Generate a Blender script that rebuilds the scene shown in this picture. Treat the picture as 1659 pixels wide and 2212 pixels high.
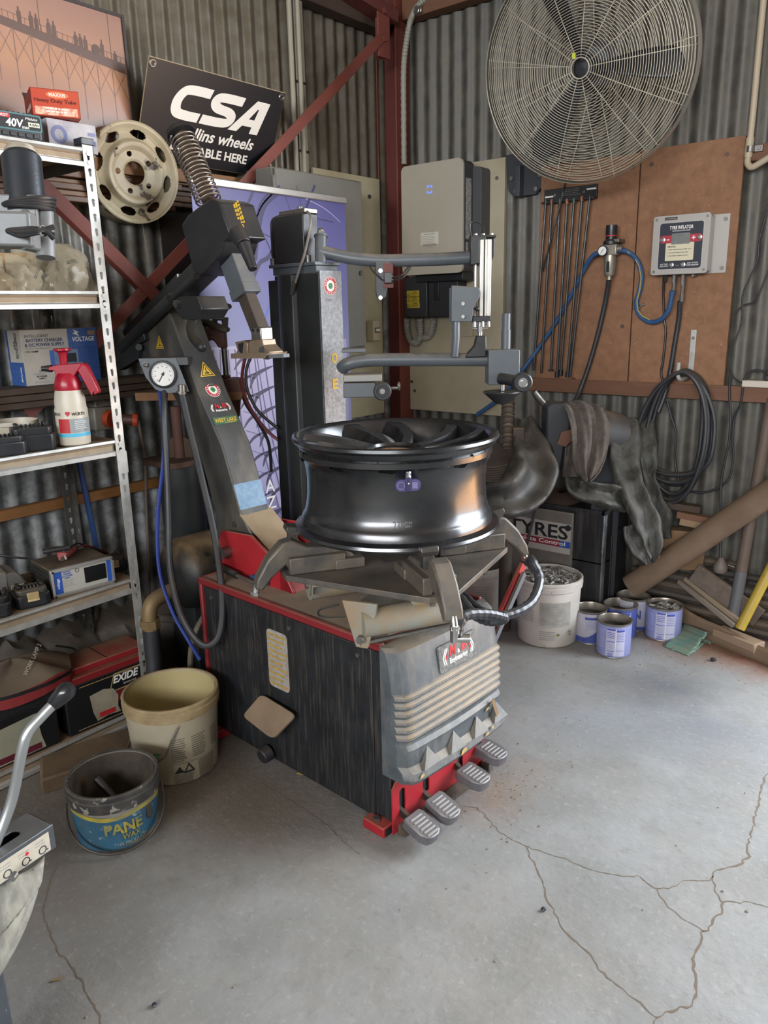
import bpy, math, random
from mathutils import Vector, Matrix
from mathutils.geometry import tessellate_polygon
for _o in list(bpy.data.objects):
 bpy.data.objects.remove(_o)
SC = bpy.context.scene
COL = SC.collection
RND = random.Random(7)
# ---------------------------------------------------------------- camera
FPX, PITCH, ROLL, YAW = 1661.0, math.radians(14.77), math.radians(-1.27), math.radians(-38.94)
EYE = Vector((2.75, -3.56, 1.45))
FW = Vector((math.cos(PITCH) * math.sin(YAW), math.cos(PITCH) * math.cos(YAW), -math.sin(PITCH)))
_r = Vector((math.cos(YAW), -math.sin(YAW), 0))
_u = _r.cross(FW)
RT = math.cos(ROLL) * _r + math.sin(ROLL) * _u
UP = -math.sin(ROLL) * _r + math.cos(ROLL) * _u
cam = bpy.data.objects.new('camera', bpy.data.cameras.new('camera'))
COL.objects.link(cam)
cam.matrix_world = Matrix(((RT.x, UP.x, -FW.x, EYE.x), (RT.y, UP.y, -FW.y, EYE.y), (RT.z, UP.z, -FW.z, EYE.z), (0, 0, 0, 1)))
cam.data.sensor_fit = 'HORIZONTAL'
cam.data.sensor_width = 36.0
cam.data.lens = 36.0 * FPX / 1659.0
cam.data.clip_start = 0.05
SC.camera = cam
# ---------------------------------------------------------------- daylight, fill and exposure
SC.view_settings.view_transform = 'Standard'
SC.view_settings.look = 'None'
SC.view_settings.gamma = 1.0
SC.view_settings.use_curve_mapping = False
SC.view_settings.exposure = 1.05
SC.cycles.use_denoising = True
SC.cycles.max_bounces = 6
SC.cycles.diffuse_bounces = 4
SC.cycles.glossy_bounces = 3
SC.cycles.transmission_bounces = 6
SC.cycles.transparent_max_bounces = 8
SC.cycles.caustics_reflective = False
SC.cycles.caustics_refractive = False
SC.cycles.sample_clamp_indirect = 8.0
world = bpy.data.worlds.new('sky')
SC.world = world
world.use_nodes = True
_bg = world.node_tree.nodes['Background']
_bg.inputs['Color'].default_value = (0.62, 0.76, 1.0, 1)
_bg.inputs['Strength'].default_value = 1.3
def area_light(name, loc, aim, sx, sy, power, color):
 l = bpy.data.lights.new(name, 'AREA')
 l.shape = 'RECTANGLE'
 l.size, l.size_y, l.energy, l.color = sx, sy, power, color
 o = bpy.data.objects.new(name, l)
 COL.objects.link(o)
 o.location = loc
 o.rotation_euler = (Vector(aim) - Vector(loc)).to_track_quat('-Z', 'Y').to_euler()
 return o
# daylight through the open doorway in the wall with the fan (x 2.4 to 6) and, weaker, a fill light added behind the camera
area_light('daylight_door', (4.3, 1.3, 2.2), (1.2, -2.6, 0.75), 4.4, 2.6, 300, (0.86, 0.93, 1.0))
area_light('fill_rear', (3.6, -7.8, 2.45), (2.2, -1.0, 0.3), 5.0, 1.3, 215, (0.96, 0.98, 1.0))
_s = bpy.data.lights.new('sun', 'SUN')
_s.energy, _s.color, _s.angle = 42.0, (1.0, 0.84, 0.62), math.radians(0.6)
sun = bpy.data.objects.new('sun', _s)
COL.objects.link(sun)
sun.rotation_euler = Vector((-0.55, 0.18, -0.75)).to_track_quat('-Z', 'Y').to_euler()
# ---------------------------------------------------------------- pixel -> point on a real plane (all coordinates of the 1659x2212 frame)
def ray(x, y):
 return FW + RT * ((x - 829.5) / FPX) - UP * ((y - 1106.0) / FPX)
def PX(x, y, v):
 d = ray(x, y); return EYE + d * ((v - EYE.x) / d.x)
def PY(x, y, v):
 d = ray(x, y); return EYE + d * ((v - EYE.y) / d.y)
def PZ(x, y, v=0.0):
 d = ray(x, y); return EYE + d * ((v - EYE.z) / d.z)
def PD(x, y, depth):
 return EYE + ray(x, y) * depth
def depth_of(p):
 return (Vector(p) - EYE).dot(FW)
# ---------------------------------------------------------------- frames
def frame(o, x, y):
 x = Vector(x).normalized()
 z = x.cross(Vector(y)).normalized()
 y = z.cross(x)
 o = Vector(o)
 return Matrix(((x.x, y.x, z.x, o.x), (x.y, y.y, z.y, o.y), (x.z, y.z, z.z, o.z), (0, 0, 0, 1)))
def rwall(x, z, d=0.0):          # a frame on the wall with the fan: x along it, y up, z into the room
 return frame((x, -d, z), (1, 0, 0), (0, 0, 1))
def lwall(y, z, d=0.0):          # a frame on the wall behind the shelves
 return frame((d, y, z), (0, 1, 0), (0, 0, 1))
def axis_frame(p0, p1, hint=(0, 0, 1)):   # z runs from p0 to p1
 z = (Vector(p1) - Vector(p0)).normalized()
 h = Vector(hint)
 if abs(z.dot(h)) > 0.98:
  h = Vector((1, 0, 0))
 x = h.cross(z).normalized()
 y = z.cross(x)
 o = Vector(p0)
 return Matrix(((x.x, y.x, z.x, o.x), (x.y, y.y, z.y, o.y), (x.z, y.z, z.z, o.z), (0, 0, 0, 1)))
def T(x, y, z):
 return Matrix.Translation((x, y, z))
def RZ(deg):
 return Matrix.Rotation(math.radians(deg), 4, 'Z')
def RX(deg):
 return Matrix.Rotation(math.radians(deg), 4, 'X')
def RY(deg):
 return Matrix.Rotation(math.radians(deg), 4, 'Y')
I4 = Matrix.Identity(4)
def smooth_path(pts, n=8, closed=False):
 pts = [Vector(p) for p in pts]
 out = []
 m = len(pts)
 rng = m if closed else m - 1
 for i in range(rng):
  if closed:
   a, b, c, d = pts[(i - 1) % m], pts[i], pts[(i + 1) % m], pts[(i + 2) % m]
  else:
   a, b, c, d = pts[max(i - 1, 0)], pts[i], pts[i + 1], pts[min(i + 2, m - 1)]
  for k in range(n):
   t = k / n
   out.append(0.5 * ((2 * b) + (c - a) * t + (2 * a - 5 * b + 4 * c - d) * t * t + (3 * b - a - 3 * c + d) * t ** 3))
 if not closed:
  out.append(pts[-1])
 return out
def rrect(w, h, r, n=4, cx=0.0, cy=0.0):
 out = []
 for sx, sy, a0 in ((1, 1, 0), (-1, 1, 90), (-1, -1, 180), (1, -1, 270)):
  for k in range(n + 1):
   a = math.radians(a0 + 90 * k / n)
   out.append((cx + sx * (w / 2 - r) + r * math.cos(a), cy + sy * (h / 2 - r) + r * math.sin(a)))
 return out
def circle(r, n=16, cx=0.0, cy=0.0, a0=0.0):
 return [(cx + r * math.cos(a0 + 2 * math.pi * k / n), cy + r * math.sin(a0 + 2 * math.pi * k / n)) for k in range(n)]
class MB:
 """collects shapes (in a local frame if one is given) that become ONE mesh object"""
 def __init__(self, m=None):
  self.v, self.f, self.m = [], [], m or I4
 def _add(self, vs, fs, m=None):
  b = len(self.v)
  mm = self.m @ m if m is not None else self.m
  self.v += [mm @ Vector(p) for p in vs]
  self.f += [tuple(i + b for i in f) for f in fs]
  return self
 def bx(self, x0, x1, y0, y1, z0, z1, m=None):
  vs = [(x, y, z) for x in (x0, x1) for y in (y0, y1) for z in (z0, z1)]
  return self._add(vs, [(0, 1, 3, 2), (4, 6, 7, 5), (0, 4, 5, 1), (2, 3, 7, 6), (0, 2, 6, 4), (1, 5, 7, 3)], m)
 def box(self, c, s, m=None):
  return self.bx(c[0] - s[0] / 2, c[0] + s[0] / 2, c[1] - s[1] / 2, c[1] + s[1] / 2, c[2] - s[2] / 2, c[2] + s[2] / 2, m)
 def bar(self, p0, p1, w, h, hint=(0, 0, 1)):     # rectangular bar between two points
  fm = axis_frame(p0, p1, hint)
  L = (Vector(p1) - Vector(p0)).length
  return self.bx(-w / 2, w / 2, -h / 2, h / 2, 0, L, fm)
 def lathe(self, prof, n=24, m=None, cap0=False, cap1=False, a0=0.0, a1=360.0):
  full = abs(a1 - a0) >= 359.9
  na = n if full else n + 1
  vs, fs = [], []
  for r, z in prof:
   for k in range(na):
    a = math.radians(a0 + (a1 - a0) * k / n)
    vs.append((r * math.cos(a), r * math.sin(a), z))
  for i in range(len(prof) - 1):
   for k in range(n):
    k2 = (k + 1) % na
    fs.append((i * na + k, i * na + k2, (i + 1) * na + k2, (i + 1) * na + k))
  if cap0: fs.append(tuple(reversed(range(na))))
  if cap1: fs.append(tuple((len(prof) - 1) * na + k for k in range(na)))
  return self._add(vs, fs, m)
 def cyl(self, p0, p1, r0, r1=None, n=16):
  L = (Vector(p1) - Vector(p0)).length
  return self.lathe([(r0, 0), (r0 if r1 is None else r1, L)], n, axis_frame(p0, p1), True, True)
 def disc(self, r, h, m, n=20):
  return self.lathe([(r, 0), (r, h)], n, m, True, True)
 def tube(self, pts, r, n=8, closed=False):
  pts = [Vector(p) for p in pts]
  q = [pts[0]]
  for p in pts[1:]:
   if (p - q[-1]).length > 1e-6: q.append(p)
  pts = q
  m = len(pts)
  if m < 2: return self
  rr = r if callable(r) else (lambda t: r)
  t0 = (pts[1] - pts[0]).normalized()
  h = Vector((0, 0, 1)) if abs(t0.z) < 0.9 else Vector((1, 0, 0))
  x = h.cross(t0).normalized()
  vs, fs = [], []
  for i, p in enumerate(pts):
   if closed: t = (pts[(i + 1) % m] - pts[i - 1])
   else: t = pts[min(i + 1, m - 1)] - pts[max(i - 1, 0)]
   t = t.normalized() if t.length > 1e-9 else t0
   x = (x - t * x.dot(t))
   x = x.normalized() if x.length > 1e-6 else Vector((1, 0, 0))
   y = t.cross(x)
   ri = rr(i / max(m - 1, 1))
   for k in range(n):
    a = 2 * math.pi * k / n
    vs.append(p + x * (ri * math.cos(a)) + y * (ri * math.sin(a)))
  for i in range(m if closed else m - 1):
   j = (i + 1) % m
   for k in range(n):
    k2 = (k + 1) % n
    fs.append((i * n + k, i * n + k2, j * n + k2, j * n + k))
  if not closed:
   fs.append(tuple(reversed(range(n))))
   fs.append(tuple((m - 1) * n + k for k in range(n)))
  return self._add(vs, fs)
 def prism(self, poly, z0, z1, m=None, holes=()):
  loops = [list(poly)] + [list(h) for h in holes]
  flat = [p for l in loops for p in l]
  n = len(flat)
  vs = [(p[0], p[1], z0) for p in flat] + [(p[0], p[1], z1) for p in flat]
  fs = []
  if holes or len(poly) > 4:
   tris = tessellate_polygon([[Vector((p[0], p[1], 0)) for p in l] for l in loops])
   for a, b, c in tris:
    A, B, C = flat[a], flat[b], flat[c]
    ar = (B[0] - A[0]) * (C[1] - A[1]) - (B[1] - A[1]) * (C[0] - A[0])
    if ar < 0: a, c = c, a
    fs.append((c, b, a)); fs.append((n + a, n + b, n + c))
  else:
   fs.append(tuple(reversed(range(n)))); fs.append(tuple(n + k for k in range(n)))
  s = 0
  for li, l in enumerate(loops):
   ar = sum(l[i][0] * l[(i + 1) % len(l)][1] - l[(i + 1) % len(l)][0] * l[i][1] for i in range(len(l)))
   for k in range(len(l)):
    a, b = s + k, s + (k + 1) % len(l)
    ccw = (ar > 0) == (li == 0)
    fs.append((a, b, n + b, n + a) if ccw else (b, a, n + a, n + b))
   s += len(l)
  return self._add(vs, fs, m)
 def grid(self, fn, nu, nv, m=None, closed_u=False):
  vs = [fn(i / (nu if closed_u else nu), j / nv) for i in range(nu if closed_u else nu + 1) for j in range(nv + 1)]
  w = nv + 1
  fs = []
  for i in range(nu):
   i2 = (i + 1) % nu if closed_u else i + 1
   for j in range(nv):
    fs.append((i * w + j, i2 * w + j, i2 * w + j + 1, i * w + j + 1))
  return self._add(vs, fs, m)
 def ball(self, c, r, n=12, m=None):
  rx, ry, rz = (r, r, r) if not hasattr(r, '__len__') else r
  vs, fs = [], []
  h = max(4, n // 2)
  for i in range(h + 1):
   th = math.pi * i / h
   for k in range(n):
    a = 2 * math.pi * k / n
    vs.append((c[0] + rx * math.sin(th) * math.cos(a), c[1] + ry * math.sin(th) * math.sin(a), c[2] + rz * math.cos(th)))
  for i in range(h):
   for k in range(n):
    fs.append((i * n + k, (i + 1) * n + k, (i + 1) * n + (k + 1) % n, i * n + (k + 1) % n))
  return self._add(vs, fs, m)
 def torus(self, R, r, m=None, n=32, k=8):
  pts = [(R * math.cos(2 * math.pi * i / n), R * math.sin(2 * math.pi * i / n), 0) for i in range(n)]
  t = MB(); t.tube(pts, r, k, True)
  return self._add(t.v, t.f, m)
 def coil(self, R, r, turns, L, m=None, n=16, k=6, R1=None):
  N = int(turns * n)
  pts = []
  for i in range(N + 1):
   rr = R if R1 is None else R + (R1 - R) * i / N
   pts.append((rr * math.cos(2 * math.pi * i / n), rr * math.sin(2 * math.pi * i / n), L * i / N))
  t = MB(); t.tube(pts, r, k)
  return self._add(t.v, t.f, m)
 def hexbolt(self, m, r, h):
  self.prism(circle(r, 6), 0, h, m)
  return self
ROOTS = {}
def _root(o):
 while o.parent is not None: o = o.parent
 return o
def _link(name, me, parent):
 o = bpy.data.objects.new(name, me)
 COL.objects.link(o)
 if parent is not None: o.parent = parent
 return o
def part(name, mb, mat, parent=None, bevel=0.0, smooth=32, label=None, loc=None, seg=2, solid=0.0, subsurf=0):
 """mb (world coordinates) as one mesh object; its data is stored relative to its top-level thing"""
 if parent is not None:
  inv = ROOTS.get(_root(parent).name)
  inv = inv if inv is not None else I4
  base = None
 else:
  base = Vector(loc) if loc is not None else None
  inv = Matrix.Translation(-base) if base is not None else I4
 me = bpy.data.meshes.new(name)
 me.from_pydata([tuple(inv @ p) for p in mb.v], [], mb.f)
 me.validate()
 o = _link(name, me, parent)
 if parent is None and base is not None:
  o.location = base
  ROOTS[o.name] = inv
 if mat is not None: me.materials.append(mat)
 if smooth:
  me.shade_smooth()
  if smooth < 180: me.set_sharp_from_angle(angle=math.radians(smooth))
 if subsurf:
  s = o.modifiers.new('subd', 'SUBSURF'); s.levels = subsurf; s.render_levels = subsurf
 if solid:
  s = o.modifiers.new('solid', 'SOLIDIFY'); s.thickness = solid; s.offset = 0
 if bevel:
  b = o.modifiers.new('bevel', 'BEVEL'); b.width = bevel; b.segments = seg
  b.limit_method = 'ANGLE'; b.angle_limit = math.radians(40); b.harden_normals = False
 if label: o['label'] = label
 return o
def tag(o, label=None, cat=None, group=None, kind=None):
 if label: o['label'] = label
 if cat: o['category'] = cat
 if group: o['group'] = group
 if kind: o['kind'] = kind
 return o
def thing(name, label, cat, loc=(0, 0, 0), group=None):
 o = bpy.data.objects.new(name, None)
 o.empty_display_size = 0.05
 COL.objects.link(o)
 o.location = loc
 ROOTS[o.name] = Matrix.Translation(-Vector(loc))
 return tag(o, label, cat, group)
def single(name, mb, mat, label, cat, loc, group=None, **kw):
 return tag(part(name, mb, mat, None, loc=loc, **kw), label, cat, group)
def copy_thing(src, loc, label, group=None, rotz=0.0):
 kids = [o for o in COL.objects if o.parent is src]
 r = src.copy(); COL.objects.link(r)
 r.location = loc; r.rotation_euler = (0, 0, rotz); r['label'] = label
 if group: r['group'] = group
 for k in kids:
  c = k.copy(); COL.objects.link(c); c.parent = r
  for g in [o for o in COL.objects if o.parent is k]:
   d = g.copy(); COL.objects.link(d); d.parent = c
 return r
def text(s, size, m, mat, parent, name='lettering', bold=0.0, shear=0.0, align='CENTER', extrude=0.0003, spacing=1.0, width=None, line=1.0, fit=None):
 """flat lettering in the x-y plane of frame m; with fit=(w, h) it is scaled to that box"""
 cu = bpy.data.curves.new('txt', 'FONT')
 cu.body = s; cu.size = 1.0; cu.align_x = align; cu.align_y = 'CENTER'
 cu.offset = bold; cu.shear = shear; cu.space_character = spacing; cu.space_line = line
 cu.resolution_u = 3; cu.fill_mode = 'FRONT' if extrude == 0 else 'BOTH'
 cu.extrude = extrude / size
 to = bpy.data.objects.new('txt', cu)
 me = bpy.data.meshes.new_from_object(to)
 bpy.data.objects.remove(to); bpy.data.curves.remove(cu)
 vs = [v.co.copy() for v in me.vertices]
 sx = sy = size
 cx = cy = 0.0
 if vs and fit:
  x0, x1 = min(v.x for v in vs), max(v.x for v in vs)
  y0, y1 = min(v.y for v in vs), max(v.y for v in vs)
  sx, sy = fit[0] / max(x1 - x0, 1e-6), fit[1] / max(y1 - y0, 1e-6)
  cx, cy = (x0 + x1) / 2, (y0 + y1) / 2
 inv = ROOTS.get(_root(parent).name, I4)
 mm = inv @ m
 for v, c in zip(me.vertices, vs):
  v.co = mm @ Vector(((c.x - cx) * sx, (c.y - cy) * sy, c.z * size))
 me.name = name
 o = _link(name, me, parent)
 me.materials.clear(); me.materials.append(mat)
 return o
def lines(m, x0, x1, ys, h, rnd=0.0, parent=None, mat=None, name='print', gaps=0.0, z=0.0004):
 """rows of fine printed matter as thin flat strips"""
 b = MB(m)
 for y in ys:
  x = x0
  e = x1 - (RND.random() * rnd * (x1 - x0))
  while x < e:
   w = (0.05 + 0.12 * RND.random()) * (x1 - x0) if gaps else e - x
   xe = min(e, x + w)
   b.bx(x, xe, y - h / 2, y + h / 2, 0, z)
   x = xe + gaps * (x1 - x0)
   if not gaps: break
 return part(name, b, mat, parent, smooth=0)
# ---------------------------------------------------------------- materials
def lin(c):
 return tuple(((x / 12.92) if x <= 0.04045 else ((x + 0.055) / 1.055) ** 2.4) for x in c) + (1.0,)
def hexc(h):
 return tuple(int(h[i:i + 2], 16) / 255 for i in (0, 2, 4))
def mat(name, col, rough=0.6, metal=0.0, col2=None, scale=12.0, var=0.5, detail=4.0, bump=0.0, bscale=60.0, dust=0.0, dustcol='9a8468',
  spots=None, spotscale=40.0, spotcut=0.68, stretch=None, streak=0.0, streakcol=None, sscale=(60, 60, 4), coat=0.0, emit=None, estr=1.0,
  spec=0.5, alpha=1.0, trans=0.0, rvar=0.0, zgrad=None):
 """principled surface: two colours mixed by noise, optional streaks, flecks, dust lying on upward faces, and fine bump"""
 m = bpy.data.materials.new(name)
 m.use_nodes = True
 nt = m.node_tree
 N, L = nt.nodes, nt.links
 b = N['Principled BSDF']
 c1 = lin(hexc(col)); c2 = lin(hexc(col2)) if col2 else c1
 tc = N.new('ShaderNodeTexCoord')
 src = tc.outputs['Object']
 if stretch:
  mp = N.new('ShaderNodeMapping'); mp.inputs['Scale'].default_value = stretch
  L.new(src, mp.inputs['Vector']); src2 = mp.outputs['Vector']
 else: src2 = src
 def noise(sc, det=4.0, v=src2, rough_=0.6):
  n = N.new('ShaderNodeTexNoise'); n.inputs['Scale'].default_value = sc; n.inputs['Detail'].default_value = det
  n.inputs['Roughness'].default_value = rough_
  L.new(v, n.inputs['Vector']); return n.outputs['Fac']
 def ramp(f, a, bb):
  r = N.new('ShaderNodeMapRange'); r.inputs['From Min'].default_value = a; r.inputs['From Max'].default_value = bb
  r.clamp = True
  L.new(f, r.inputs['Value']); return r.outputs['Result']
 def mix(f, A, B):
  x = N.new('ShaderNodeMix'); x.data_type = 'RGBA'
  L.new(f, x.inputs['Factor']) if not isinstance(f, float) else None
  if isinstance(f, float): x.inputs['Factor'].default_value = f
  for sock, val in (('A', A), ('B', B)):
   s = [i for i in x.inputs if i.name == sock and i.type == 'RGBA'][0]
   if isinstance(val, tuple): s.default_value = val
   else: L.new(val, s)
  return [o for o in x.outputs if o.type == 'RGBA'][0]
 def mul(f, k):
  q = N.new('ShaderNodeMath'); q.operation = 'MULTIPLY'; L.new(f, q.inputs[0])
  if isinstance(k, (int, float)): q.inputs[1].default_value = k
  else: L.new(k, q.inputs[1])
  return q.outputs[0]
 out = c1
 if col2:
  out = mix(ramp(noise(scale, detail), 0.5 - 0.28 / max(var, 0.05) * 0.5, 0.5 + 0.28 / max(var, 0.05) * 0.5), c1, c2)
 if streak:
  mp = N.new('ShaderNodeMapping'); mp.inputs['Scale'].default_value = sscale
  L.new(src, mp.inputs['Vector'])
  out = mix(mul(ramp(noise(1.0, 5.0, mp.outputs['Vector']), 0.5, 0.72), streak), out, lin(hexc(streakcol or 'b8a888')))
 if zgrad:
  sz = N.new('ShaderNodeSeparateXYZ'); L.new(src, sz.inputs[0])
  ad = N.new('ShaderNodeMath'); ad.operation = 'MULTIPLY_ADD'; L.new(noise(2.2, 6.0, src), ad.inputs[0]); ad.inputs[1].default_value = 0.9; L.new(sz.outputs['Z'], ad.inputs[2])
  out = mix(mul(ramp(ad.outputs[0], zgrad[0] + 0.45, zgrad[1] + 0.45), zgrad[3]), out, lin(hexc(zgrad[2])))
 if spots:
  out = mix(ramp(noise(spotscale, 3.0, src), spotcut, spotcut + 0.05), out, lin(hexc(spots)))
 if dust:
  g = N.new('ShaderNodeNewGeometry')
  sp = N.new('ShaderNodeSeparateXYZ'); L.new(g.outputs['Normal'], sp.inputs[0])
  f = mul(ramp(sp.outputs['Z'], 0.15, 0.8), ramp(noise(9.0, 6.0, src), 0.30, 0.62))
  fm = mul(f, dust)
  out = mix(fm, out, lin(hexc(dustcol)))
 if isinstance(out, tuple): b.inputs['Base Color'].default_value = out
 else: L.new(out, b.inputs['Base Color'])
 b.inputs['Roughness'].default_value = rough
 if rvar:
  mr = N.new('ShaderNodeMapRange'); mr.inputs['To Min'].default_value = max(0.02, rough - rvar); mr.inputs['To Max'].default_value = min(1, rough + rvar)
  mr.inputs['From Min'].default_value = 0.3; mr.inputs['From Max'].default_value = 0.7
  L.new(noise(14.0, 6.0, src), mr.inputs['Value']); L.new(mr.outputs['Result'], b.inputs['Roughness'])
 b.inputs['Metallic'].default_value = metal
 b.inputs['Specular IOR Level'].default_value = spec
 if coat: b.inputs['Coat Weight'].default_value = coat; b.inputs['Coat Roughness'].default_value = 0.15
 if bump:
  bp = N.new('ShaderNodeBump'); bp.inputs['Strength'].default_value = bump; bp.inputs['Distance'].default_value = 0.004
  L.new(noise(bscale, 5.0), bp.inputs['Height']); L.new(bp.outputs['Normal'], b.inputs['Normal'])
 if emit:
  b.inputs['Emission Color'].default_value = lin(hexc(emit)); b.inputs['Emission Strength'].default_value = estr
 if alpha < 1: b.inputs['Alpha'].default_value = alpha
 if trans: b.inputs['Transmission Weight'].default_value = trans
 return m
BLACK = mat('black_paint', '222425', 0.42, col2='2b2c2b', scale=8, dust=0.55, dustcol='6f604c', spots='85796a', spotscale=260, spotcut=0.72, rvar=0.1)
BLACKP = mat('black_plastic', '17181a', 0.4, col2='222326', scale=20, dust=0.35, dustcol='6b6052', rvar=0.1)
RUBBER = mat('black_rubber', '1b1b1d', 0.55, col2='262629', scale=30, dust=0.3, dustcol='6a6258')
HOSE = mat('hose_rubber', '222326', 0.5, col2='303033', scale=25, dust=0.25, dustcol='7a6e60')
STEEL = mat('bare_steel', '8e8c88', 0.38, 0.85, col2='6f6a62', scale=25, rvar=0.12)
CHROME = mat('bright_steel', 'c8c8c6', 0.22, 0.95, col2='a9a8a4', scale=30)
GREYPAINT = mat('grey_paint', '4a5056', 0.4, col2='555a5e', scale=10, dust=0.75, dustcol='8e8271', spots='a29886', spotscale=220, spotcut=0.7)
REDPAINT = mat('red_paint', 'a3222a', 0.45, col2='8a1c22', scale=12, dust=0.7, dustcol='8f6a55', spots='5c2a22', spotscale=60, spotcut=0.72)
RUSTRED = mat('red_oxide_steel', '7b4034', 0.6, col2='6a342b', scale=9, dust=0.25, dustcol='8b6a56', spots='4d2822', spotscale=70, spotcut=0.74)
RUSTDARK = mat('red_oxide_column', '663029', 0.6, col2='582a25', scale=7, dust=0.2, spots='432320', spotscale=90, spotcut=0.74)
WHITE = mat('white_print', 'e6e4de', 0.6)
INK = mat('black_print', '17181a', 0.6)
GREYINK = mat('grey_print', '8b8a86', 0.6)
REDINK = mat('red_print', 'b3262c', 0.5)
YELINK = mat('yellow_print', 'd9b02c', 0.55)
BLUEINK = mat('blue_print', '2b55a8', 0.5)
GREENINK = mat('green_print', '2b7c45', 0.5)
# ================================================================ the shed
def concrete():
 m = mat('concrete', '8b8a87', 0.72, col2='7c7b77', scale=3.0, var=1.2, detail=10, bump=0.7, bscale=38, spots='5d574f', spotscale=85, spotcut=0.715)
 nt = m.node_tree; N, L = nt.nodes, nt.links
 b = N['Principled BSDF']
 cur = b.inputs['Base Color'].links[0].from_socket
 tc = N.new('ShaderNodeTexCoord')
 wn = N.new('ShaderNodeTexNoise'); wn.inputs['Scale'].default_value = 3.5; wn.inputs['Detail'].default_value = 9; wn.inputs['Roughness'].default_value = 0.7
 L.new(tc.outputs['Object'], wn.inputs['Vector'])
 def patch(cur, cx, cy, r0, r1, sx, sy, col, amt, rot=0.0):
  mp = N.new('ShaderNodeMapping'); mp.vector_type = 'TEXTURE'
  mp.inputs['Location'].default_value = (cx, cy, 0); mp.inputs['Scale'].default_value = (sx, sy, 1); mp.inputs['Rotation'].default_value = (0, 0, rot)
  L.new(tc.outputs['Object'], mp.inputs['Vector'])
  ln = N.new('ShaderNodeVectorMath'); ln.operation = 'LENGTH'; L.new(mp.outputs['Vector'], ln.inputs[0])
  ad = N.new('ShaderNodeMath'); ad.operation = 'MULTIPLY_ADD'; L.new(wn.outputs['Fac'], ad.inputs[0]); ad.inputs[1].default_value = 1.3; L.new(ln.outputs['Value'], ad.inputs[2])
  mr = N.new('ShaderNodeMapRange'); mr.inputs['From Min'].default_value = r1 + 0.65; mr.inputs['From Max'].default_value = r0 + 0.65
  mr.inputs['To Max'].default_value = amt
  L.new(ad.outputs[0], mr.inputs['Value'])
  x = N.new('ShaderNodeMix'); x.data_type = 'RGBA'; L.new(mr.outputs['Result'], x.inputs[0])
  L.new(cur, x.inputs[6]); x.inputs[7].default_value = lin(hexc(col))
  return x.outputs[2]
 # swept-up earth by the far wall, dirt under shelves and machine, dark tyre scuffs
 cur = patch(cur, 1.95, -0.25, 0.1, 0.75, 0.75, 0.40, '7f5339', 0.9)
 cur = patch(cur, 2.6, -0.2, 0.1, 0.8, 0.8, 0.45, '7a4f36', 0.9)
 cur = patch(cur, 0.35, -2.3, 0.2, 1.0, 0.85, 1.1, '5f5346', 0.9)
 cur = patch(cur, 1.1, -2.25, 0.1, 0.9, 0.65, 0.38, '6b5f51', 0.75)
 cur = patch(cur, 1.72, -1.75, 0.05, 0.7, 0.22, 0.36, '76604f', 0.7)
 cur = patch(cur, 2.15, -1.0, 0.0, 1.0, 0.45, 0.30, '6d7076', 0.75)
 cur = patch(cur, 1.75, -1.15, 0.0, 1.0, 0.40, 0.26, '83868a', 0.6)
 cur = patch(cur, 1.88, -0.78, 0.0, 0.9, 0.34, 0.22, '54575c', 0.75, 0.4)
 cur = patch(cur, 0.95, -2.9, 0.0, 1.0, 0.5, 0.4, '5c5144', 0.45)
 cur = patch(cur, 1.45, -3.0, 0.0, 1.0, 0.40, 0.22, '6a6259', 0.5)
 fl = N.new('ShaderNodeTexNoise'); fl.inputs['Scale'].default_value = 1.1; fl.inputs['Detail'].default_value = 10; fl.inputs['Roughness'].default_value = 0.75
 L.new(tc.outputs['Object'], fl.inputs['Vector'])
 mr = N.new('ShaderNodeMapRange'); mr.inputs['From Min'].default_value = 0.48; mr.inputs['From Max'].default_value = 0.7; mr.inputs['To Max'].default_value = 0.35
 L.new(fl.outputs['Fac'], mr.inputs['Value'])
 x = N.new('ShaderNodeMix'); x.data_type = 'RGBA'; L.new(mr.outputs['Result'], x.inputs[0]); L.new(cur, x.inputs[6]); x.inputs[7].default_value = lin(hexc('8a7d6c'))
 cur = x.outputs[2]
 for sc, lo, hi, amt, col in ((55, 0.55, 0.72, 0.5, 'a5a39d'), (22, 0.56, 0.7, 0.45, '6a655d'), (9, 0.52, 0.66, 0.35, '74706a')):
  f2 = N.new('ShaderNodeTexNoise'); f2.inputs['Scale'].default_value = sc; f2.inputs['Detail'].default_value = 8; f2.inputs['Roughness'].default_value = 0.7
  L.new(tc.outputs['Object'], f2.inputs['Vector'])
  r2 = N.new('ShaderNodeMapRange'); r2.inputs['From Min'].default_value = lo; r2.inputs['From Max'].default_value = hi; r2.inputs['To Max'].default_value = amt
  L.new(f2.outputs['Fac'], r2.inputs['Value'])
  x2 = N.new('ShaderNodeMix'); x2.data_type = 'RGBA'; L.new(r2.outputs['Result'], x2.inputs[0]); L.new(cur, x2.inputs[6]); x2.inputs[7].default_value = lin(hexc(col))
  cur = x2.outputs[2]
 L.new(cur, b.inputs['Base Color'])
 return m
CONCRETE = concrete()
IRON = mat('galvanised_iron', '6d6e6c', 0.45, 0.4, col2='a3a5a5', scale=16, var=1.3, detail=9, streak=0.5, streakcol='57503f', sscale=(28, 28, 1.2), spots='4a4842', spotscale=170, spotcut=0.68, bump=0.1, bscale=90, rvar=0.12, zgrad=(1.0, 2.1, '5d5442', 0.85))
IRONR = mat('dusty_iron', '53514c', 0.55, 0.25, col2='676359', scale=14, var=1.1, detail=9, streak=0.6, streakcol='454038', sscale=(28, 28, 1.2), spots='807b70', spotscale=150, spotcut=0.70, bump=0.1, bscale=90, rvar=0.1)
TIMBER = mat('raw_timber', '8f6743', 0.7, col2='7a5536', scale=6, stretch=(14, 1.2, 14), dust=0.4)
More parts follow.
